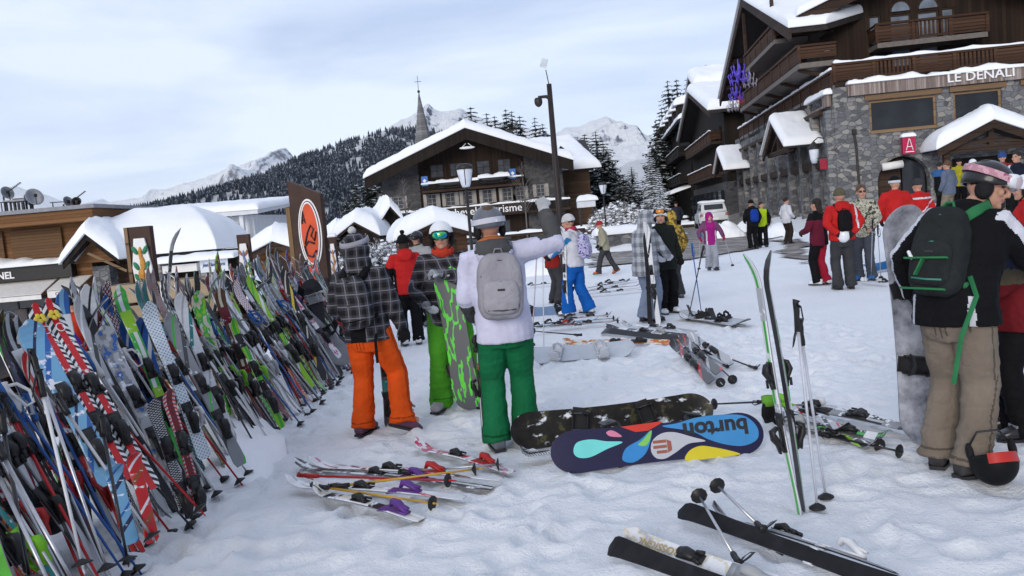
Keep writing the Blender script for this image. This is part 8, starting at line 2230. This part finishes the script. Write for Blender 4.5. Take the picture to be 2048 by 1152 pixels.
ski('white-tipped ski held upright by the person in grey plaid, front of a pair', P(1318, 652, yq), P(1293, 442, yq - .05), (-.6, -.8, 0), des('white', 'black', 'silver', 0, .15), 1.0, 'black'); ski('blue ski held upright by the person in grey plaid, back of a pair', P(1300, 648, yq + .1), P(1290, 460, yq + .1), (.6, .8, 0), des('navy', 'blue', 'silver', 0, .2), 1.0, 'black')
yr = G(860, 680).y
ski('black ski standing at the right of the woman in red, nearer of two', P(868, 684, yr), P(850, 560, yr), (-.7, -.7, 0), des('black', 'grey', 'navy', 2, .1), 1.0, 'black'); ski('black ski standing at the right of the woman in red, farther of two', P(860, 680, yr + .2), P(845, 570, yr + .2), (.7, .7, 0), des('black', 'rust', 'silver', 2, .1), 1.0, 'black')
fx = G(1425, 540)
pole('ski pole planted at the child in fuchsia\'s left hand, right side of the picture', G(1465, 531), P(1447, 468, fx.y - .2), shaftc['steel'], BIND, None, (0, 1, 0), False); pole('ski pole hanging by the child in fuchsia\'s right hand, left side of the picture', G(1398, 538), P(1400, 470, fx.y - .2), shaftc['steel'], gripc['blue'], None, (0, 1, 0))
yk = G(1750, 572).y
pole('ski pole standing beside the snowboard with a black glove on top', G(1742, 560), P(1745, 440, yk), CHROME, BIND, None, (1, 0, 0)); pole('second ski pole standing beside the black-gloved one', G(1762, 556), P(1755, 452, yk), CHROME, BIND, None, (1, 0, 0)); 
gski('white ski lying at the feet behind the camouflage jacket', (1770, 572), (1725, 568), des('white', 'black', 'silver', 0, .2), True, None, 1.3, 'black', .05)
m0, m1 = G(1728, 548), G(1790, 538); snowboard('small blue snowboard lying behind the man in camouflage', m0 + Vector((0, 0, .1)), m1 + Vector((0, 0, .1)), Vector((0, -.6, .8)), mat('mid_blue_board', (.02, .14, .36), .4), BB, .27, None)
gski('dark ski lying beneath the red trousers', (1655, 570), (1632, 568), des('black', 'silver', 'red', 0, .2), True, None, 1.0, None, .03)
# helmets held or set down
def loose_helmet(label, p, r, rot, shell_m, inner, stripe=None):
    t = thing('ski_helmet', label, 'helmet', p, 0, None, rot)
    a = MB(); rg = []
    for k in range(12):
        ph = max(.05, 1.85 * k / 11); rg.append([(r * .92 * math.sin(ph) * math.cos(6.283 * j / 28), r * 1.1 * math.sin(ph) * math.sin(6.283 * j / 28), r * math.cos(ph)) for j in range(28)])
    rg += [[tuple(q * .88 for q in p_) for p_ in rg[-1]], [(x * .8, y * .8, z * .8 + r * .25) for x, y, z in rg[6]], [(x * .5, y * .5, r * .55) for x, y, z in rg[4]]]
    a.loft(rg); a.build('shell', [shell_m], t, True)
    a = MB(); [a.ell((s_ * r * .80, 0, -r * .45), (r * .16, r * .36, r * .42), 0, 12, 8) for s_ in (-1, 1)]; a.build('ear_pads', [inner], t, True)
    if stripe:
        a = MB(); rg = []
        for h in (-.30, .12): rg.append([(r * .945 * math.sin(math.acos(h)) * math.cos(j * .11 - 1.9), r * 1.13 * math.sin(math.acos(h)) * math.sin(j * .11 - 1.9), r * h * 1.0) for j in range(36)])
        n = 36; a.add(rg[0] + rg[1], [(j, j + 1, n + j + 1, n + j) for j in range(n - 1)]); a.build('goggle_strap', [stripe], t, True)
        a = MB(); [a.box((r * .40 * math.cos(0) * (k - 1), -r * 1.06, r * .42), (r * .22, r * .04, r * .07), 0, Matrix.Rotation(.5, 3, 'X')) for k in range(3)]; a.build('vents', [MATS['grey_binding']], t)
    a = MB(); a.tube([(-r * .8, 0, -r * .7), (-r * .4, .3 * r, -r * 1.25), (r * .4, .3 * r, -r * 1.25), (r * .8, 0, -r * .7)], r * .05, 6); a.build('chin_strap', [BIND], t, True)
    return t
hp_ = G(1995, 978)
loose_helmet('black helmet with a red band set upside down on the snow', hp_ + Vector((.02, .06, .135)), .132, Matrix.Rotation(R(158), 3, 'X') @ Matrix.Rotation(R(20), 3, 'Z'), mat('matt_black_shell', (.008, .008, .009), .6, spec=.12), GLOVEK, mat('red_band', (.42, .03, .025), .4))
hb = P(1686, 470, 14.35); loose_helmet('white helmet held behind the back of the man in the red jacket', hb, .125, Matrix.Rotation(R(70), 3, 'X'), SHELLW, GLOVEK)
# small scraps on the trodden snow

# ================================================================ mountain air
hz = MB(); hz.box((0, 3560, 692), (15000, 7320, 1416))
ho = hz.build('haze', [])
hm = bpy.data.materials.new('haze'); hm.use_nodes = True; hn = hm.node_tree; hn.nodes.clear()
oo = N(hn, 'ShaderNodeOutputMaterial'); pv = N(hn, 'ShaderNodeVolumePrincipled')
pv.inputs['Color'].default_value = (.86, .91, 1.0, 1); pv.inputs['Density'].default_value = 0.000025; pv.inputs['Anisotropy'].default_value = 0.2
hn.links.new(pv.outputs['Volume'], oo.inputs['Volume'])
ho.data.materials.append(hm); tag(ho, kind='stuff')
